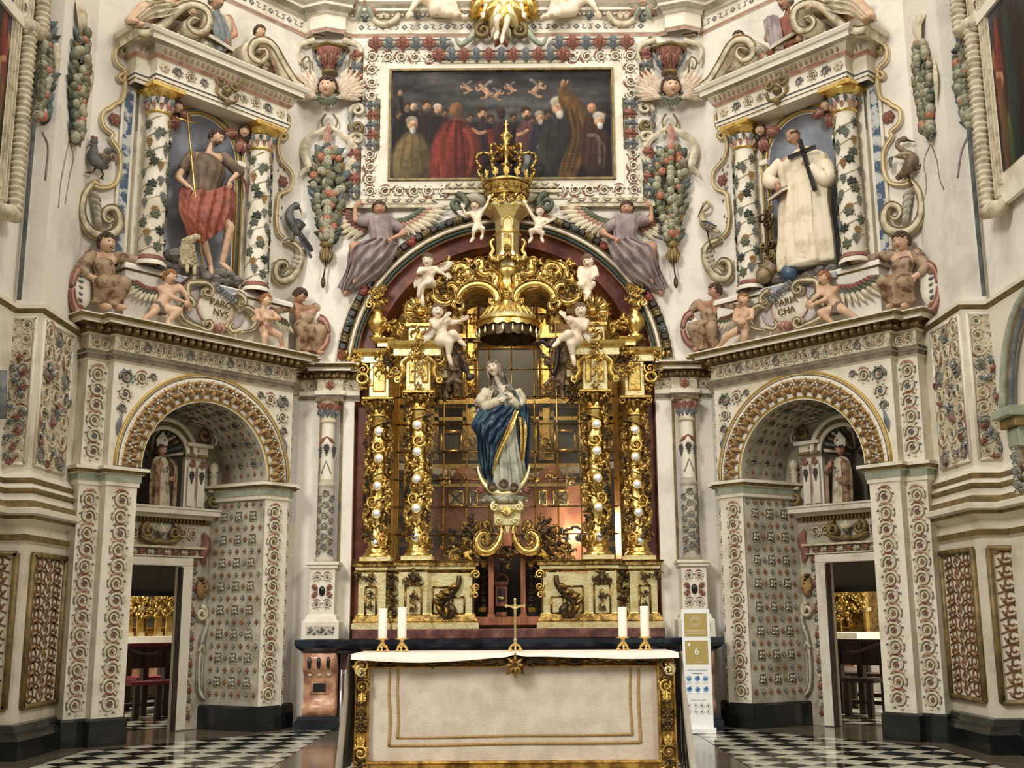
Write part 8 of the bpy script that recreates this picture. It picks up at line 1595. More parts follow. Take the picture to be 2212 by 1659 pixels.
for s in (-1,1):
    c=root(FA,'dark_column','slim dark twisted column with gilt capital inside the central opening, %s'%('left' if s<0 else 'right'),'column',(*FA.px(1096+s*52,1330,-.3),-.3)); u,vb_=FA.px(1096+s*52,1318,-.3); vt_=FA.px(1096,1215,-.3)[1]
    q=MB(); q.lathe(u,-.3,[(.05+.012*math.sin(t*40),vb_+(vt_-vb_)*t) for t in np.linspace(0,1,40)],10,0); q.lathe(u,-.3,[(.06,vb_-.02),(.07,vb_+.03)],10,1); q.lathe(u,-.3,[(.05,vt_-.06),(.08,vt_)],10,1); part(FA,q,'shaft',[DARK,GOLD],c)
# small brass plaque on the red marble jamb
for s,x in ((1,750),(-1,1416)):
    q=MB(); u,v=FB.px(x,1265,-.10); q.box(u-.06,u+.06,v-.06,v+.06,-.11,-.10); 
    for i in range(4): q.box(u-.045,u+.045,v-.038+i*.024,v-.032+i*.024,-.10,-.098,1)
    single(FB,q,'small_plaque',[mat('beige_card',(186,150,120),.6),DARK],'small beige text plaque on the %s red marble jamb'%('left' if s>0 else 'right'),'plaque')
# ---------------------------------------------------------------- lettering as flat mesh
def text(par,fr,tx,size,u,v,w,m,name='lettering',ex=.002,rot=0.0,align='CENTER'):
    cu=bpy.data.curves.new('t','FONT'); cu.body=tx; cu.size=size; cu.extrude=ex; cu.align_x=align; cu.align_y='CENTER'; cu.resolution_u=3
    o=bpy.data.objects.new('t',cu); COL.objects.link(o); bpy.context.view_layer.update(); me=bpy.data.meshes.new_from_object(o.evaluated_get(bpy.context.evaluated_depsgraph_get())); bpy.data.objects.remove(o); bpy.data.curves.remove(cu)
    me.materials.clear(); me.materials.append(m); q=bpy.data.objects.new(name,me); COL.objects.link(q); q.parent=par; bb=ROOTB[par][0]
    q.matrix_basis=Matrix.Translation((u-bb[0],-w-bb[1],v-bb[2]))@Matrix.Rotation(PI/2,4,'X')@Matrix.Rotation(rot,4,'Z'); return q
for par,S,lines in CART:
    for i,tx in enumerate(lines): text(par[0],par[1],tx,.115,par[2]*S+.01,par[3]+(.055 if i==0 else -.06),par[4],DKGOLD,ex=.006,rot=-.05*S)
# ---------------------------------------------------------------- doorways in the recesses
for fr,sd,S in SIDES:
    D=-RD
    b=MB(); b.box(.2,.66,0,1.87,D-.1,D); b.box(1.46,2.2,0,1.87,D-.1,D); b.box(.2,2.2,1.87,2.5,D-.1,D); b.box(.2,.80,2.5,4.2,D-.35,D); b.box(1.40,2.2,2.5,4.2,D-.35,D); b.box(.8,1.4,3.45,4.2,D-.35,D); b.box(.8,1.4,2.5,3.5,D-.50,D-.40)
    struct(fr,b,'wall_doorway_'+sd,[STONE])
    dr=root(fr,'door_surround','worn white door surround with leaf band and scroll bracket in the %s recess'%sd,'door frame',(1.1,.0,D))
    part(fr,MB().box(1.45,1.60,0,1.87,D-.1,D+.05,0,.01),'jamb',[CREAM],dr); part(fr,MB().box(.55,1.60,1.87,1.97,D-.1,D+.05,0,.01),'lintel',[CREAM],dr)
    part(fr,MB().box(1.44,1.46,0,1.86,D-.03,D+.055,0),'edge_board',[DWOOD],dr)
    for i in range(20): inst(fr,[AC_RED,AC_LT,AC_GREY][i%3],'acanthus_leaf',dr,(1.645,.15+i*.098,D+.01),PI/2*0+.3,(.085,.10,.08))
    for i in range(9): inst(fr,[AC_RED,AC_LT][i%2],'acanthus_leaf',dr,(.70+i*.11,2.03,D+.03),PI/2,(.09,.12,.10))
    q=MB(); q.box(.55,1.72,1.975,1.99,D,D+.06); q.box(.55,1.75,2.075,2.10,D,D+.08); part(fr,q,'moulding',[LIGHT],dr)
    q=MB(); P=crv([(1.72,2.28,D+.04),(1.77,2.16,D+.06),(1.74,2.02,D+.05),(1.76,1.88,D+.05)],14); q.leaf(P,.06,0,0,.6); part(fr,q,'red_drape',[RED],dr)
    q=MB(); q.ball((1.73,1.62,D+.05),(.08,.14,.06),10,8,0); [drop(q,1.73,1.55+.05*i,60+i*30,.09,.03,1,.5,D+.06) for i in range(4)]; part(fr,q,'brown_mask',[OCHRE,BRONZE],dr)
    q=MB(); q.tube(spiral((1.735,1.32),.09,.02,90,-1.4,20,D+.04,.04),np.linspace(.03,.018,20),6,0); band(q,crv([(1.80,1.40,0),(1.82,1.2,0),(1.76,1.0,0),(1.74,.7,0),(1.76,.45,0),(1.84,.33,0)],24),np.linspace(.05,.04,24),D,D+.05,0,1,.008); q.tube(crv([(1.72,.88,D+.05),(1.76,.95,D+.07),(1.80,.88,D+.05)],8),.02,5,0); part(fr,q,'side_bracket',[LIGHT,GREY],dr)
    # frieze with gilt mask scroll, dentils and shelf
    fz=root(fr,'niche_shelf','dentilled shelf with gilt shell mask over the %s doorway'%sd,'shelf',(1.2,2.1,D))
    b=MB(); b.sweep([(.5,D),(1.80,D),(1.80,D-.1)],[(0,2.36),(.02,2.365),(.02,2.42),(.06,2.43),(.06,2.45),(.16,2.47),(.16,2.52),(.18,2.53),(.18,2.55),(-.1,2.55)],m=[0,1,0,0,0,0,0,0,0]); part(fr,b,'shelf_moulding',[CREAM,DKGOLD],fz)
    for i in range(22): inst(fr,BLK,'dentil',fz,(.72+i*.048,2.40,D+.02),0,(.022,.05,.035))
    q=MB()
    for s in (-1,1): q.tube(spiral((1.13+s*.17,2.26),.09,.02,90,-s*1.4,20,D+.05,.05),np.linspace(.03,.016,20),6,0,fw=1.3); q.tube(crv([(1.13+s*.02,2.14,D+.06),(1.13+s*.14,2.15,D+.07),(1.13+s*.26,2.2,D+.05)],8),.03,6,0)
    [drop(q,1.13,2.18,-90+a,.09,.03,0,.5,D+.05) for a in (-50,-25,0,25,50)]; q.ball((1.13,2.24,D+.07),(.05,.04,.04),8,6,2); [drop(q,1.13,2.24,90+a,.12,.03,1,.5,D+.06) for a in (-40,0,40)]; part(fr,q,'gilt_mask_scroll',[OLIVE,LIGHT,GREEN],fz)
    for i,x in enumerate((1.45,1.58,.82)): inst(fr,SCA,'scroll',fz,(x,2.25,D+.01),i,.075)
    # niche with shell, drapery pilasters
    nc=root(fr,'upper_niche','small shell-headed niche between draped pilasters over the %s doorway'%sd,'niche',(1.1,2.55,D))
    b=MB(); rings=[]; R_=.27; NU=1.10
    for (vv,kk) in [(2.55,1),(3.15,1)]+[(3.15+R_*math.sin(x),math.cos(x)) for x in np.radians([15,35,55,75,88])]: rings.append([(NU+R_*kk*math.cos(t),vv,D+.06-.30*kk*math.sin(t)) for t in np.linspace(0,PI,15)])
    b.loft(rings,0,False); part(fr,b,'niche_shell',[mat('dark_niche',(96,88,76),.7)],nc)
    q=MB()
    for i in range(11): a=math.radians(10+i*16); q.tube([(NU+.06*math.cos(a),3.15+.06*math.sin(a)*1.2,D-.18),(NU+R_*.85*math.cos(a),3.15+R_*.85*math.sin(a)*1.1,D-.06),(NU+R_*math.cos(a),3.15+R_*math.sin(a)*1.1,D+.06)],.02,5,i%3)
    part(fr,q,'shell_flutes',[LIGHT,BLUE,OLIVE],nc)
    for r_,t,m in ((.31,.03,CREAM),(.36,.022,OLIVE),(.41,.035,CREAM)): part(fr,MB().tube(arc((NU,3.17),r_,0,180,26,D+.10),t,6,0),'arch_moulding',[m],nc)
    for s in (-1,1):
        cx_=NU+s*.45
        b=MB(); b.box(cx_-.14,cx_+.14,2.55,3.17,D,D+.05); b.box(cx_-.115,cx_-.02,2.58,3.05,D+.05,D+.09); b.box(cx_+.02,cx_+.115,2.58,3.05,D+.05,D+.09); b.box(cx_-.16,cx_+.16,3.17,3.20,D,D+.13,1); b.box(cx_-.14,cx_+.14,3.20,3.29,D,D+.10); b.box(cx_-.18,cx_+.18,3.29,3.33,D,D+.16); b.ball((cx_,3.245,D+.10),.018,6,4,2); part(fr,b,'pilaster_pair',[CREAM,OLIVE,RED],nc)
        for d in (-.068,.068): inst(fr,AC_RED,'acanthus_leaf',nc,(cx_+d,3.09,D+.10),PI,(.1,.12,.1)); inst(fr,GRD,'grape_bunch',nc,(cx_+d,2.93,D+.09),0,(.05,.09,.05))
        b=MB(); b.leaf([(cx_,3.1,D+.06),(cx_+.005,2.85,D+.07),(cx_-.005,2.6,D+.06)],.02,0); part(fr,b,'red_streamer',[ROSE],nc)
        q=MB(); q.tube(spiral((cx_+s*.05,3.45),.11,.02,90+0,-s*1.2,18,D+.12,.03),np.linspace(.035,.018,18),6,0,fw=1.4); band(q,crv([(cx_-.15*s,3.60,0),(cx_+.05*s,3.57,0),(cx_+.2*s,3.42,0),(cx_+.2*s,3.34,0)],14),.05,D,D+.16,1,0,.01); part(fr,q,'segment_volute',[OLIVE,CREAM],nc)
    q=MB(); q.tube(spiral((1.80,2.66),.10,.02,90,-1.5,20,D+.06,.04),np.linspace(.035,.018,20),6,0,fw=1.3); q.lathe(1.80,D+.07,[(.05,2.76),(.06,2.79),(.03,2.82),(.045,2.86),(.045,2.96),(.06,2.98),(.03,3.0),(.06,3.04),(.05,3.1),(.02,3.13)],10,1); part(fr,q,'side_urn',[OLIVE,LIGHT],nc)
# bishops in the small niches
def bishop(fr,sd,hx,look,w0=-.80):
    dx=hx-(348 if sd=='left' else 1818)
    def hk(F):
        P=F.p; q=MB(); row=lambda y,a,c,d=0:(P(hx,y)[1],P(a,y)[0],P(c,y)[0],F.w0+d)
        robe_rows([row(988,hx-12,hx+10),row(1000,hx-17,hx+16),row(1040,hx-17,hx+17),row(1104,hx-19,hx+19)],9,.12,50,2,0,q,.7,1.2); part(F.fr,q,'alb',[LIGHT],F.root)
        for s in (-1,1):
            q=MB(); g=[[P(hx+s*4,988,.06),P(hx+s*26,1004,.07),P(hx+s*30,1050,.05),P(hx+s*28,1102,.04)],[P(hx+s*8,990,.10),P(hx+s*22,1010,.13),P(hx+s*22,1050,.12),P(hx+s*21,1102,.10)],[P(hx+s*10,996,.10),P(hx+s*15,1014,.14),P(hx+s*15,1050,.12),P(hx+s*14,1100,.10)]]; sheet(g,20,20,.008,2,1,0,q,1); part(F.fr,q,'cope',[ESTOF],F.root)
            q=MB(); g=[[P(hx+s*10,998,.125),P(hx+s*14,1020,.14),P(hx+s*14,1100,.11)],[P(hx+s*18,1000,.10),P(hx+s*21,1020,.10),P(hx+s*20,1100,.08)]]; sheet(g,8,14,.004,1,1,0,q); part(F.fr,q,'cope_lining',[RCLOTH],F.root)
        q=MB(); c=F.hc; 
        q.loft([[(c[0]+a*.068,c[1]+.035,c[2]+.07*b_) for a,b_ in ((-1,0),(0,1),(1,0),(0,-1))],[(c[0]+a*.082,c[1]+.12,c[2]+.06*b_) for a,b_ in ((-1,0),(0,1),(1,0),(0,-1))],[(c[0]+a*.004,c[1]+.22,c[2]+.01*b_) for a,b_ in ((-1,0),(0,1),(1,0),(0,-1))]],0,True); q.s=[False]*len(q.s); q.ball((c[0],c[1]+.11,c[2]+.055),.014,6,4,1); part(F.fr,q,'mitre',[CREAM,DARK],F.root)
        q=MB(); q.tube([P(hx,1008,.14),P(hx,1024,.14)],.006,4,0); q.tube([P(hx-4,1013,.14),P(hx+4,1013,.14)],.006,4,0); part(F.fr,q,'breast_cross',[DARK],F.root)
    figure(fr,w0,'bishop_statue','mitred bishop in red-lined cope standing in the niche over the %s doorway'%sd,(hx,972,.03),.14,'adult','curl',look,dict(sl=(hx-15,1000,.0),sr=(hx+15,1000,.0),ch=(hx,1006,0),pe=(hx,1040,0),el=(hx-22,1020,.06),wl=(hx-14,1012,.13),hl=(hx-12,1002,.14),er=(hx+22,1024,.06),wr=(hx+14,1034,.14),hr=(hx+6,1036,.16)),skin=SKINR,hairm=HAIRB,k=1.0,beard=False,hook=hk,base=(*fr.px(hx,1104,w0),w0))
bishop(FL,'left',347,(10,12,0)); bishop(FRn,'right',1818,(-10,12,0))
# ---------------------------------------------------------------- side rooms seen through the doors
ROOMW=mat('side_room_wall',(206,198,184),.8)
for fr,sd,S in SIDES:
    b=MB(); b.box(-2.5,11,-.1,4,-7.2,-7.0); b.box(-2.6,-2.5,-.1,4,-7.2,-1.2); b.box(10.9,11,-.1,4,-7.2,-1.2); b.box(-2.5,11,3.4,3.5,-7.2,-1.2); struct(fr,b,'wall_side_room_'+sd,[ROOMW])
    x0,y0,x1=(262,1221,392) if S>0 else (0,0,0)
    b=MB(); b.box(-.8,2.6,1.62,3.4,-2.55,-2.5,0); b.box(-.8,2.6,1.56,1.62,-2.6,-2.45,1); struct(fr,b,'wall_inner_lintel_'+sd,[mat('lintel_grey',(112,112,108),.8),BLACK])  # even grey panel over a black beam
    l=bpy.data.lights.new('side_room_fill','AREA'); l.size=1.6; l.energy=150 if S>0 else 190; l.color=(1,.94,.82); o=bpy.data.objects.new('side_room_fill',l); COL.objects.link(o); p=fr.world(2.2,-4.6,3.3); o.location=p; o.rotation_euler=(0,0,0)  # area light added under the ceiling to brighten the side room
    # chequered floor of the side room
    q=MB();qb=MB()
    for i in range(-6,26):
        for j in range(0,20):
            (q if (i+j)%2 else qb).add([(i*.28,.0,-1.3-j*.28),(i*.28+.28,.0,-1.3-j*.28),(i*.28+.28,.0,-1.58-j*.28),(i*.28,.0,-1.58-j*.28)],[(0,1,2,3)],0,False)
    for z_,m in ((q,TWHITE),(qb,TBLACK)): o=part(fr,z_,'side_room_tiles',[m]); tag(o,kind='structure'); o.name='floor_side_room'
ra=root(FL,'side_altarpiece','golden altarpiece glimpsed through the left doorway','altarpiece',(*FL.px(320,1420,-6.4),-6.4)); w=-6.5
def gx(fr,b,x0,x1,y0,y1,w0,w1,m=0,bv=0):
    u0,v1=fr.px(x0,y0,w1); u1,v0=fr.px(x1,y1,w1); b.box(min(u0,u1),max(u0,u1),min(v0,v1),max(v0,v1),w0,w1,m,bv)
for fr,par,x0,dirn in ((FL,ra,272,1),):
    b=MB(); gx(fr,b,200,470,1200,1378,-7,-6.5,0); part(fr,b,'gilt_board',[AGOLD],par)
    for x in (282,306,345,368): b=MB(); gx(fr,b,x-4,x+4,1240,1372,-6.5,-6.4,0,.01); gx(fr,b,x-6,x+6,1310,1318,-6.5,-6.35,1); gx(fr,b,x-6,x+6,1366,1376,-6.5,-6.35,1); part(fr,b,'pilaster',[GOLD,PGOLD],par)
    for (x,y,hx,hy) in ((294,1345,6,12),(326,1345,9,13),(357,1345,6,12),(326,1290,9,12)): b=MB(); gx(fr,b,x-hx,x+hx,y-hy,y+hy,-6.5,-6.44,0); gx(fr,b,x-hx+2,x+hx-2,y-hy+3,y+hy-3,-6.44,-6.43,1); part(fr,b,'framed_panel',[GOLD,DKC],par)
    for i in range(16): inst(fr,GF[i%3],'gilded_foliage',par,(*fr.px(276+(i%8)*14,1300+(i//8)*22,-6.4),-6.4),i,.11)
sa=root(FL,'side_altar','side altar with white cloth behind the benches, seen through the left doorway','altar',(*FL.px(320,1440,-6.0),-6.0))
b=MB(); gx(FL,b,200,470,1378,1400,-6.5,-5.7,0); part(FL,b,'altar_cloth',[LINEN],sa); b=MB(); gx(FL,b,200,470,1400,1460,-6.4,-5.8,0); part(FL,b,'altar_front',[PINKM],sa)
def bench(fr,lab,x0,x1,yt,w,top,dx=0,h=.95):
    u0=fr.px(x0,1450,w)[0];u1=fr.px(x1,1450,w)[0]; u0,u1=min(u0,u1),max(u0,u1); r=root(fr,'bench',lab,'bench',((u0+u1)/2,0,w))
    part(fr,MB().box(u0,u1,h-.05,h,w-.04,w+.04,0,.005),'top_rail',[top],r); part(fr,MB().box(u0,u1,.42,.47,w+.05,w+.42,0,.005),'seat',[top],r); part(fr,MB().box(u0,u1,.62,h-.05,w-.02,w+.02),'back_board',[DWOOD],r)
    n=3
    for i in range(n): u=u0+.1+(u1-u0-.2)*i/(n-1); part(fr,MB().box(u-.04,u+.04,0,h-.04,w-.05,w+.04),'leg',[DWOOD],r); part(fr,MB().box(u-.035,u+.035,0,.42,w+.34,w+.40),'leg',[DWOOD],r)
    part(fr,MB().box(u0,u1,.12,.17,w-.1,w-.02),'foot_rail',[DWOOD],r)
BURG=mat('burgundy_pad',(124,40,56),.6)
bench(FL,'bench with burgundy rail nearest the left doorway',250,372,1422,-3.0,BURG); bench(FL,'second bench with burgundy rail beyond the left doorway',262,430,1440,-4.1,BURG,h=.9)
ra2=root(FRn,'side_altarpiece','golden altarpiece with dark panels glimpsed through the right doorway','altarpiece',(*FRn.px(1830,1400,-6.4),-6.4)); fr=FRn
b=MB(); gx(fr,b,1760,1868,1200,1372,-7,-6.5,0); part(fr,b,'gilt_board',[AGOLD],ra2)
for x in (1790,1812,1866): b=MB(); gx(fr,b,x-4,x+4,1200,1365,-6.5,-6.4,0,.01); gx(fr,b,x-6,x+6,1312,1320,-6.5,-6.35,1); part(fr,b,'pilaster',[GOLD,PGOLD],ra2)
for (x,y,hx,hy) in ((1796,1345,7,12),(1826,1345,8,12),(1840,1290,9,12)): b=MB(); gx(fr,b,x-hx,x+hx,y-hy,y+hy,-6.5,-6.44,0); gx(fr,b,x-hx+2,x+hx-2,y-hy+3,y+hy-3,-6.44,-6.43,1); part(fr,b,'framed_panel',[GOLD,mat('wine_panel',(70,34,32),.5)],ra2)
for i in range(16): inst(fr,GF[i%3],'gilded_foliage',ra2,(*fr.px(1792+(i%6)*14,1285+(i//6)*24,-6.4),-6.4),i,.11)
tt=root(fr,'side_table','small table under a white cloth beyond the right doorway','table',(*fr.px(1820,1410,-5.0),-5.0)); b=MB(); gx(fr,b,1775,1852,1366,1392,-5.6,-4.9,0); part(fr,b,'tablecloth',[LINEN],tt); b=MB(); gx(fr,b,1785,1845,1392,1440,-5.5,-5.0,0); part(fr,b,'table_body',[PINKM],tt)
bench(FRn,'dark wooden bench nearest the right doorway',1800,1925,1430,-2.6,DWOOD); bench(FRn,'second dark wooden bench beyond the right doorway',1790,1960,1430,-3.9,DWOOD,h=.9)
for fr,lab,pts in ((FL,'left',((268,1398),(300,1410),(335,1412),(376,1390))),(FRn,'right',((1790,1378),(1820,1402),(1850,1408),(1905,1388)))):
    w=-1.3; q=MB(); q.tube(crv([fr.P(x,y,w) for x,y in pts],16),.018,8,0); single(fr,q,'rope_barrier',[mat('dark_rope',(48,22,24),.7)],'dark velvet rope hanging across the %s doorway'%lab,'rope')
# ---------------------------------------------------------------- free-standing altar
YA=9.35; AF=Fr((0,YA,0),0)
al=root(AF,'altar_table','long altar with gilded baroque frame around a pale cloth frontal with gold braid','altar',(.02,0,-.4))
ax=lambda x,y,w=0:AF.px(x,y,w)
uL,_=ax(768,1500); uR,_=ax(1458,1500); TOP=ax(1113,1420)[1]
part(AF,MB().box(uL+.03,uR-.03,0,TOP-.005,-.88,-.05),'altar_body',[DWOOD],al)
i0,j1=ax(799,1443); i1,j0=ax(1424,1641)
part(AF,MB().box(i0-.02,i1+.02,j0-.02,j1+.02,-.06,-.02),'frontal_cloth',[FRONTAL],al)
for (xl,xr,yb,t) in ((842,1380,1608,.016),(860,1362,1591,.014)):
    for pts in ([(xl,1443),(xl-1,1500),(xl+1,1560),(xl-2,yb+3)],[(xr,1443),(xr-1,1500),(xr+2,1560),(xr+4,yb-4)],[(xl-3,yb+3),(xl+100,yb+2),((xl+xr)/2,yb-2),(xr-100,yb-3),(xr+5,yb-5)]):
        P=crv([(*ax(x,y,-.018),0) for x,y in pts],24); part(AF,band(MB(),P,t*1.3,-.022,-.0165+.0006*(pts[0][0]<xl)),'gold_braid',[STRIPE],al)
fy0,fy1=.0,TOP
bars=((uL,uR,j1,TOP,'top'),(uL,uR,.03,j0,'bottom'),(uL,i0,.03,TOP,'left'),(i1,uR,.03,TOP,'right'))
for (a,c,d,e,nm) in bars:
    hz=nm in('top','bottom'); q=MB(); L=(c-a) if hz else (e-d); T=(e-d) if hz else (c-a)
    prof=[(0,-.04),(.0,.03),(.12,.045),(.2,.03),(.5,.015),(.8,.03),(.9,.05),(1,.035),(1,-.04)]; rg=[]
    for t in (0,1): rg.append([((a+L*t,d+T*p_,w_) if hz else (a+T*p_,d+L*t,w_)) for p_,w_ in prof])
    q.loft(rg,0,True,True); q.s=[False]*len(q.s); part(AF,q,'frame_rail',[mat('aged_frame_gold',(206,168,92),.4,metal=.9,c2=(132,98,46),ns=9,bump=.3,bs=50)],al)
    n=int(L/.018); q=MB()
    for i in range(n):
        t=(i+.5)/n; p=(a+L*t,(d if nm=='top' else e)-(-.006 if nm=='top' else .006),.03) if hz else ((i1 if nm=='right' else i0)+(.006 if nm=='right' else -.006),d+L*t,.03)
        q.ball(p,.0075,5,3,0)
    tag(part(AF,q,'bead_edge',[AGOLD],al),kind='stuff')
def ffol(u,v,a,s,k): me=[AC_GOLD,GC,GC2,BF[0],LB_B][k]; inst(AF,me,me.name.split('.')[0],al,(u,v,.03),a,s)
T2=(TOP+j1)/2
for s in (-1,1):
    um_=(uL+uR)/2; e=uL if s<0 else uR; ie=i0 if s<0 else i1; mm=(e+ie)/2
    for k in range(5):
        x0,x1=um_+s*(.20+k*.18),um_+s*(.38+k*.18); q=MB(); P=crv([(x0,TOP-.01,.04),((x0+x1)/2,T2-.01,.055),(x1,TOP-.01,.04)],10); q.tube(P,.010,5,0)
        for p in P[1:-1]: q.ball(p,.013,5,4,0)
        part(AF,q,'leaf_swag',[BRONZE],al)
    for k in range(7): ffol(um_+s*(.14+k*.17),T2,PI/2*s+k,.045,(3,0,4)[k%3])
    for (v,a,k,sz) in ((TOP-.06,0,1,.07),(TOP-.14,2,3,.06),(TOP-.22,1,2,.065),(TOP-.30,PI,0,.10),(.60,0,3,.05),(.50,0,4,.07),(.42,PI,4,.07),(.30,0,0,.10),(.22,1,1,.065),(.14,2,3,.06),(.07,0,2,.07)): ffol(mm,v,a*s,(sz if v!=.5 else sz),k if (s<0 or k not in(1,2)) else 3-k)
    inst(AF,ROS_GOLD,'rosette',al,(mm,.46,.03),0,.055)
    q=MB(); q.tube(spiral((e-s*.05,TOP-.10),.05,.01,90,-s*1.5,16,.04,.02),np.linspace(.02,.01,16),6,0); part(AF,q,'corner_scroll',[PGOLD],al)
q=MB(); um_=ax(1113,1430)[0]; q.ball((um_,TOP-.065,.07),(.065,.05,.045),12,8,0); [drop(q,um_,TOP-.06,a,.10,.03,1,.5,.07) for a in range(0,360,45)]; [q.leaf(crv([(um_+s*.05,TOP-.04,.05),(um_+s*.16,TOP-.01,.07),(um_+s*.26,TOP-.05,.04)],8),.04,0,3,.6) for s in (-1,1)]; part(AF,q,'centre_cartouche',[BRONZE,AGOLD],al)
# tablecloth
c0,_=ax(762,1420); c1,_=ax(1463,1420); n=90; rows=[]
TT=ax(1113,1411,.03)[1]
prof=[(-.92,-.30),(-.90,0),(-.5,.004),(.0,.004),(.055,.0)]
for (w,dv) in [(-.92,-.12),(-.90,0),(-.5,.003),(-.1,.003),(.06,.0)]: rows.append([(c0+(c1-c0)*i/n,TT+dv,w) for i in range(n+1)])
rows.append([(c0+(c1-c0)*i/n,TT-.012,.10) for i in range(n+1)])
hem=[]
for i in range(n+1):
    t=i/n; g=-.035-.012*math.sin(t*9)-.012*math.exp(-((t-.5)/.02)**2)*-1.5-.02*math.exp(-((t-.25)/.2)**2); hem.append((c0+(c1-c0)*t,TT+g,.108+.006*math.sin(t*40)))
rows.append(hem); cl=MB(); cl.loft(rows,0,False)
for s in (-1,1):
    g=[[((c0 if s<0 else c1)+s*o_,TT-v_,w) for o_,v_ in ((0,0),(.03,.03),(.045,.3),(.07,.6),(.10,.93))] for w in (.06,-.1,-.3,-.55,-.8,-.92)]
    sheet(g,50,22,0,1,1,0,cl); V=cl.v[-1]
    for k in range(len(V)): V[k][0]+=s*.018*math.sin(V[k][2]*22)*min(1,(TT-V[k][1])*2)
single(AF,cl,'tablecloth',[LINEN],'white linen cloth over the altar, falling at both ends','tablecloth')
# candles, candlesticks, crucifix
for i,(x,h0) in enumerate(((826,1314),(868,1312),(1346,1311),(1394,1309))):
    w=-.45; u=AF.px(x,1395,w)[0]; vt=AF.px(x,h0,w)[1]; vb=TT+.11; lab=('far left','inner left','inner right','far right')[i]
    c=root(AF,'candlestick','brass candlestick on curling feet, %s of four on the altar'%lab,'candlestick',(u,TT,w),'brass altar candlesticks')
    q=MB(); q.lathe(u,w,[(.012,TT+.05),(.02,TT+.06),(.028,TT+.072),(.014,TT+.082),(.02,TT+.092),(.012,TT+.10),(.055,TT+.107),(.062,TT+.112),(.04,TT+.110)],18,0); part(AF,q,'stem_and_dish',[BRASS],c)
    for k in range(3): a=PI/2+k*2*PI/3; q=MB(); e=lambda r,v:(u+r*math.cos(a),TT+v,w+r*math.sin(a)); q.tube(crv([e(.012,.055),e(.035,.05),e(.045,.025),e(.03,.012),e(.05,.008)],12),np.linspace(.010,.008,12),7,0,ref=(math.sin(a),.01,-math.cos(a))); q.ball(e(.052,.012),.012,8,6,0); q.ball(e(.03,.045),.013,6,5,0); part(AF,q,'foot',[BRASS],c)
    k=MB(); k.lathe(u,w,[(0,vb),(.037,vb),(.038,vb+.01),(.038,vt-.004),(.036,vt),(.03,vt-.003),(.004,vt-.008)],24,0); k.tube([(u,vt-.01,w),(u+.001,vt+.012,w)],.002,4,1); single(AF,k,'candle',[WAX,DARK],'thick white candle, %s of four on the altar'%lab,'candle','white altar candles')
w=-.40; u=AF.px(1113,1395,w)[0]; vt=AF.px(1113,1295,w)[1]; cx=root(AF,'crucifix','small brass crucifix on a three-footed base at the centre of the altar','crucifix',(u,TT,w))
q=MB(); q.lathe(u,w,[(.012,TT+.05),(.022,TT+.065),(.012,TT+.08),(.018,TT+.095),(.008,TT+.11)],14,0); q.box(u-.009,u+.009,TT+.10,vt,w-.006,w+.006); vb_=AF.px(1113,1309,w)[1]; q.box(u-.072,u+.072,vb_-.009,vb_+.009,w-.006,w+.006); 
for p in ((u-.075,vb_),(u+.075,vb_),(u,vt)): q.ball((*p,w),(.013,.013,.008),8,6,0)
part(AF,q,'cross',[mat('pale_brass',(240,214,150),.25,metal=1)],cx)
for k in range(3): a=PI/2+k*2*PI/3; q=MB(); e=lambda r,v:(u+r*math.cos(a),TT+v,w+r*math.sin(a)); q.tube(crv([e(.012,.055),e(.035,.05),e(.05,.025),e(.034,.012),e(.056,.008)],12),.010,7,0,ref=(math.sin(a),.01,-math.cos(a))); q.ball(e(.058,.012),.013,8,6,0); part(AF,q,'foot',[BRASS],cx)
cb=MB(); hc=(u,vb_+.006,w+.016); capsule(cb,(u,vb_-.02,w+.014),(u,vb_-.07,w+.014),.014,.011); capsule(cb,(u,vb_-.07,w+.014),(u+.004,vb_-.125,w+.02),.011,.006)
for s in (-1,1): capsule(cb,(u+s*.012,vb_-.016,w+.014),(u+s*.062,vb_+.006,w+.012),.007,.005)
cb.ball(hc,(.012,.015,.012),8,6,0); q=MB(); v_,f_=remesh(cb,.003,2); q.add(v_,f_,0); part(AF,q,'figure_on_cross',[mat('pale_brass',(240,214,150))],cx)
# chrome posts beside the altar
for x,lab in ((741,'left'),(1470,'right')):
    q=MB(); w=-.2; u,v=AF.px(x,1447,w)
    if lab=='right': v=AF.px(x,1500,w)[1]
    for d in (-.012,.018): q.tube([(u+d,0,w),(u+d,v,w)],.009,10,0)
    q.box(u-.06,u+.07,0,.012,w-.06,w+.06,0,.002); q.box(u-.02,u+.026,v-.03,v-.015,w-.008,w+.008); single(AF,q,'chrome_stand',[CHROME],'slim chrome double-tube stand at the %s end of the altar'%lab,'stand')
# ---------------------------------------------------------------- information totem
p0=floor(1484,1563); p1=floor(1546,1566); aa=math.radians(-14); pS=at(1481,1575,13.0); SG=Fr((pS[0],13.02,0),math.radians(-8))
tg=root(SG,'information_totem','white information totem with gold squares and number 6 standing by the right recess','sign',(.17,0,0))
HT=1.335; WD=.31; SW=mat('white_panel',(232,232,226),.45); SGD=mat('flat_gold_print',(168,146,82),.6); SBL=mat('blue_print',(92,132,176),.6,c2=(150,180,204),ns=30); SBD=mat('navy_print',(34,66,120),.6); SGR=mat('grey_print',(110,104,96),.6)
part(SG,MB().box(.0,WD,.055,HT,-.03,.0,0,.002),'panel',[SW],tg); part(SG,MB().box(-.02,WD+.025,0,.055,-.11,.06,0,.004),'base',[SW],tg); part(SG,MB().box(WD-.02,WD+.0,.055,HT*.985,-.05,-.03),'side_rib',[mat('grey_panel_edge',(150,152,156),.5)],tg)
uc=WD/2
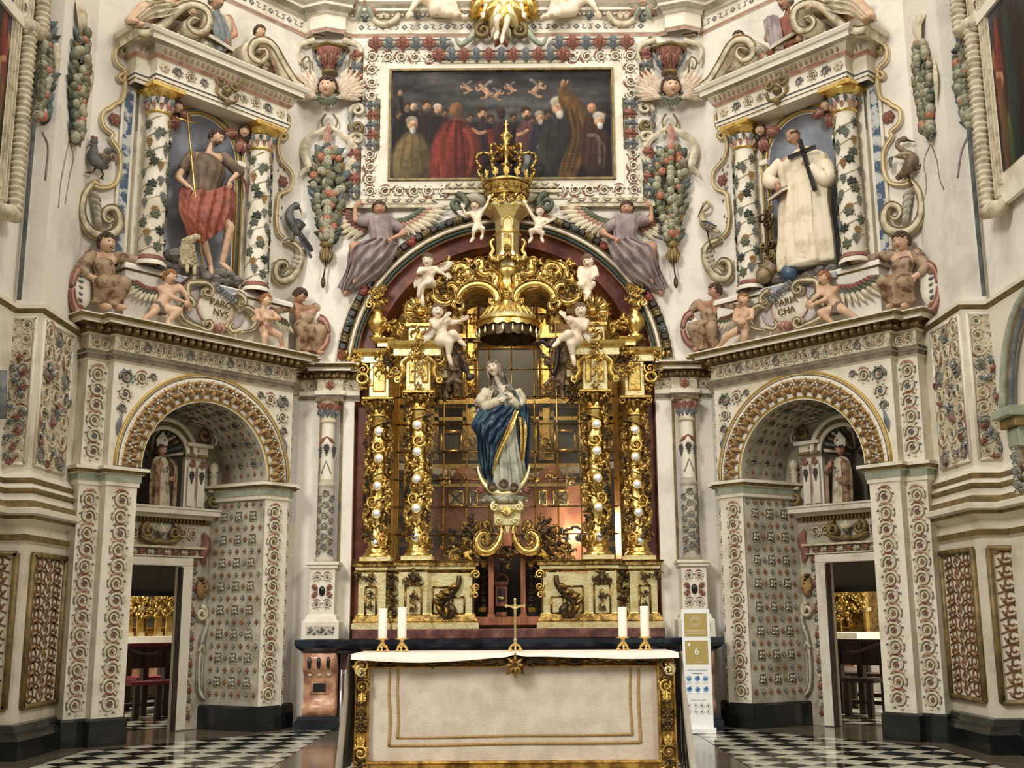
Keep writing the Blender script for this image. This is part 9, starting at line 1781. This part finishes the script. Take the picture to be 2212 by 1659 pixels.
for (v0,v1) in ((HT-.30,HT-.045),(HT-.60,HT-.345)): part(SG,MB().box(uc-.125,uc+.125,v0,v1,0,.0015),'gold_square',[SGD],tg)
q=MB(); q.tube([(uc+.055*math.cos(x),HT-.135+.055*math.sin(x),.002) for x in np.linspace(0,2*PI,25)[:-1]],.0018,4,0,closed=True)
for i in range(9): a=math.radians(30+i*15); q.tube([(uc+.02*math.cos(a),HT-.14+.03*math.sin(a),.002),(uc+.045*math.cos(a),HT-.14+.05*math.sin(a),.002)],.002,4,0)
q.tube([(uc-.03,HT-.16,.002),(uc,HT-.175,.002),(uc+.03,HT-.16,.002)],.003,4,0); part(SG,q,'crest_print',[SW],tg)
text(tg,SG,'MONASTERIO DE LA',.021,uc,HT-.235,.0015,SW,ex=.0005); text(tg,SG,'CARTUJA DE GRANADA',.019,uc,HT-.265,.0015,SW,ex=.0005)
text(tg,SG,'6',.11,uc+.0,HT-.46,.0015,SW,ex=.0005); q=MB(); q.poly([(uc-.10,HT-.37),(uc-.065,HT-.37),(uc-.082,HT-.41)],0,.002); part(SG,q,'pointer_mark',[SW],tg); text(tg,SG,'SAGRARIO',.016,uc+.02,HT-.575,.0015,SW,ex=.0005)
text(tg,SG,'MEDIDAS DE PREVENCIÓN',.018,uc,HT-.665,.001,SBD,ex=.0005); q=MB(); q.box(uc-.055,uc+.055,HT-.703,HT-.697,0,.0015); part(SG,q,'rule_line',[SBD],tg)
for r_ in range(2):
    for c_ in range(3):
        cu_,cv_=uc-.095+c_*.09,HT-.755-r_*.115; q=MB(); q.add([(cu_+.03*math.cos(a),cv_+.03*math.sin(a),.001) for a in np.linspace(0,2*PI,19)[:-1]],[tuple(range(18))],0,False); [q.box(cu_-.014+k*.012,cu_-.005+k*.012,cv_-.012,cv_+.008*(k+1)*((r_+c_)%2+.5),0,.0018,1) for k in range(3)]; q.box(cu_-.026,cu_+.026,cv_-.048,cv_-.044,0,.0012,0); part(SG,q,'blue_pictogram',[SBL,SBD],tg)
text(tg,SG,'NORMAS DE LA VISITA',.017,uc,HT-.985,.001,SGR,ex=.0004)
for r_ in range(2):
    for c_ in range(4):
        cu_,cv_=uc-.10+c_*.068,HT-1.045-r_*.065; q=MB(); q.tube([(cu_+.024*math.cos(a),cv_+.024*math.sin(a),.001) for a in np.linspace(0,2*PI,17)[:-1]],.0016,4,0,closed=True); q.box(cu_-.007,cu_+.007,cv_-.010,cv_+.010,0,.001); q.box(cu_-.012,cu_+.004,cv_-.004,cv_+.003,0,.0012); part(SG,q,'round_pictogram',[SGR],tg)
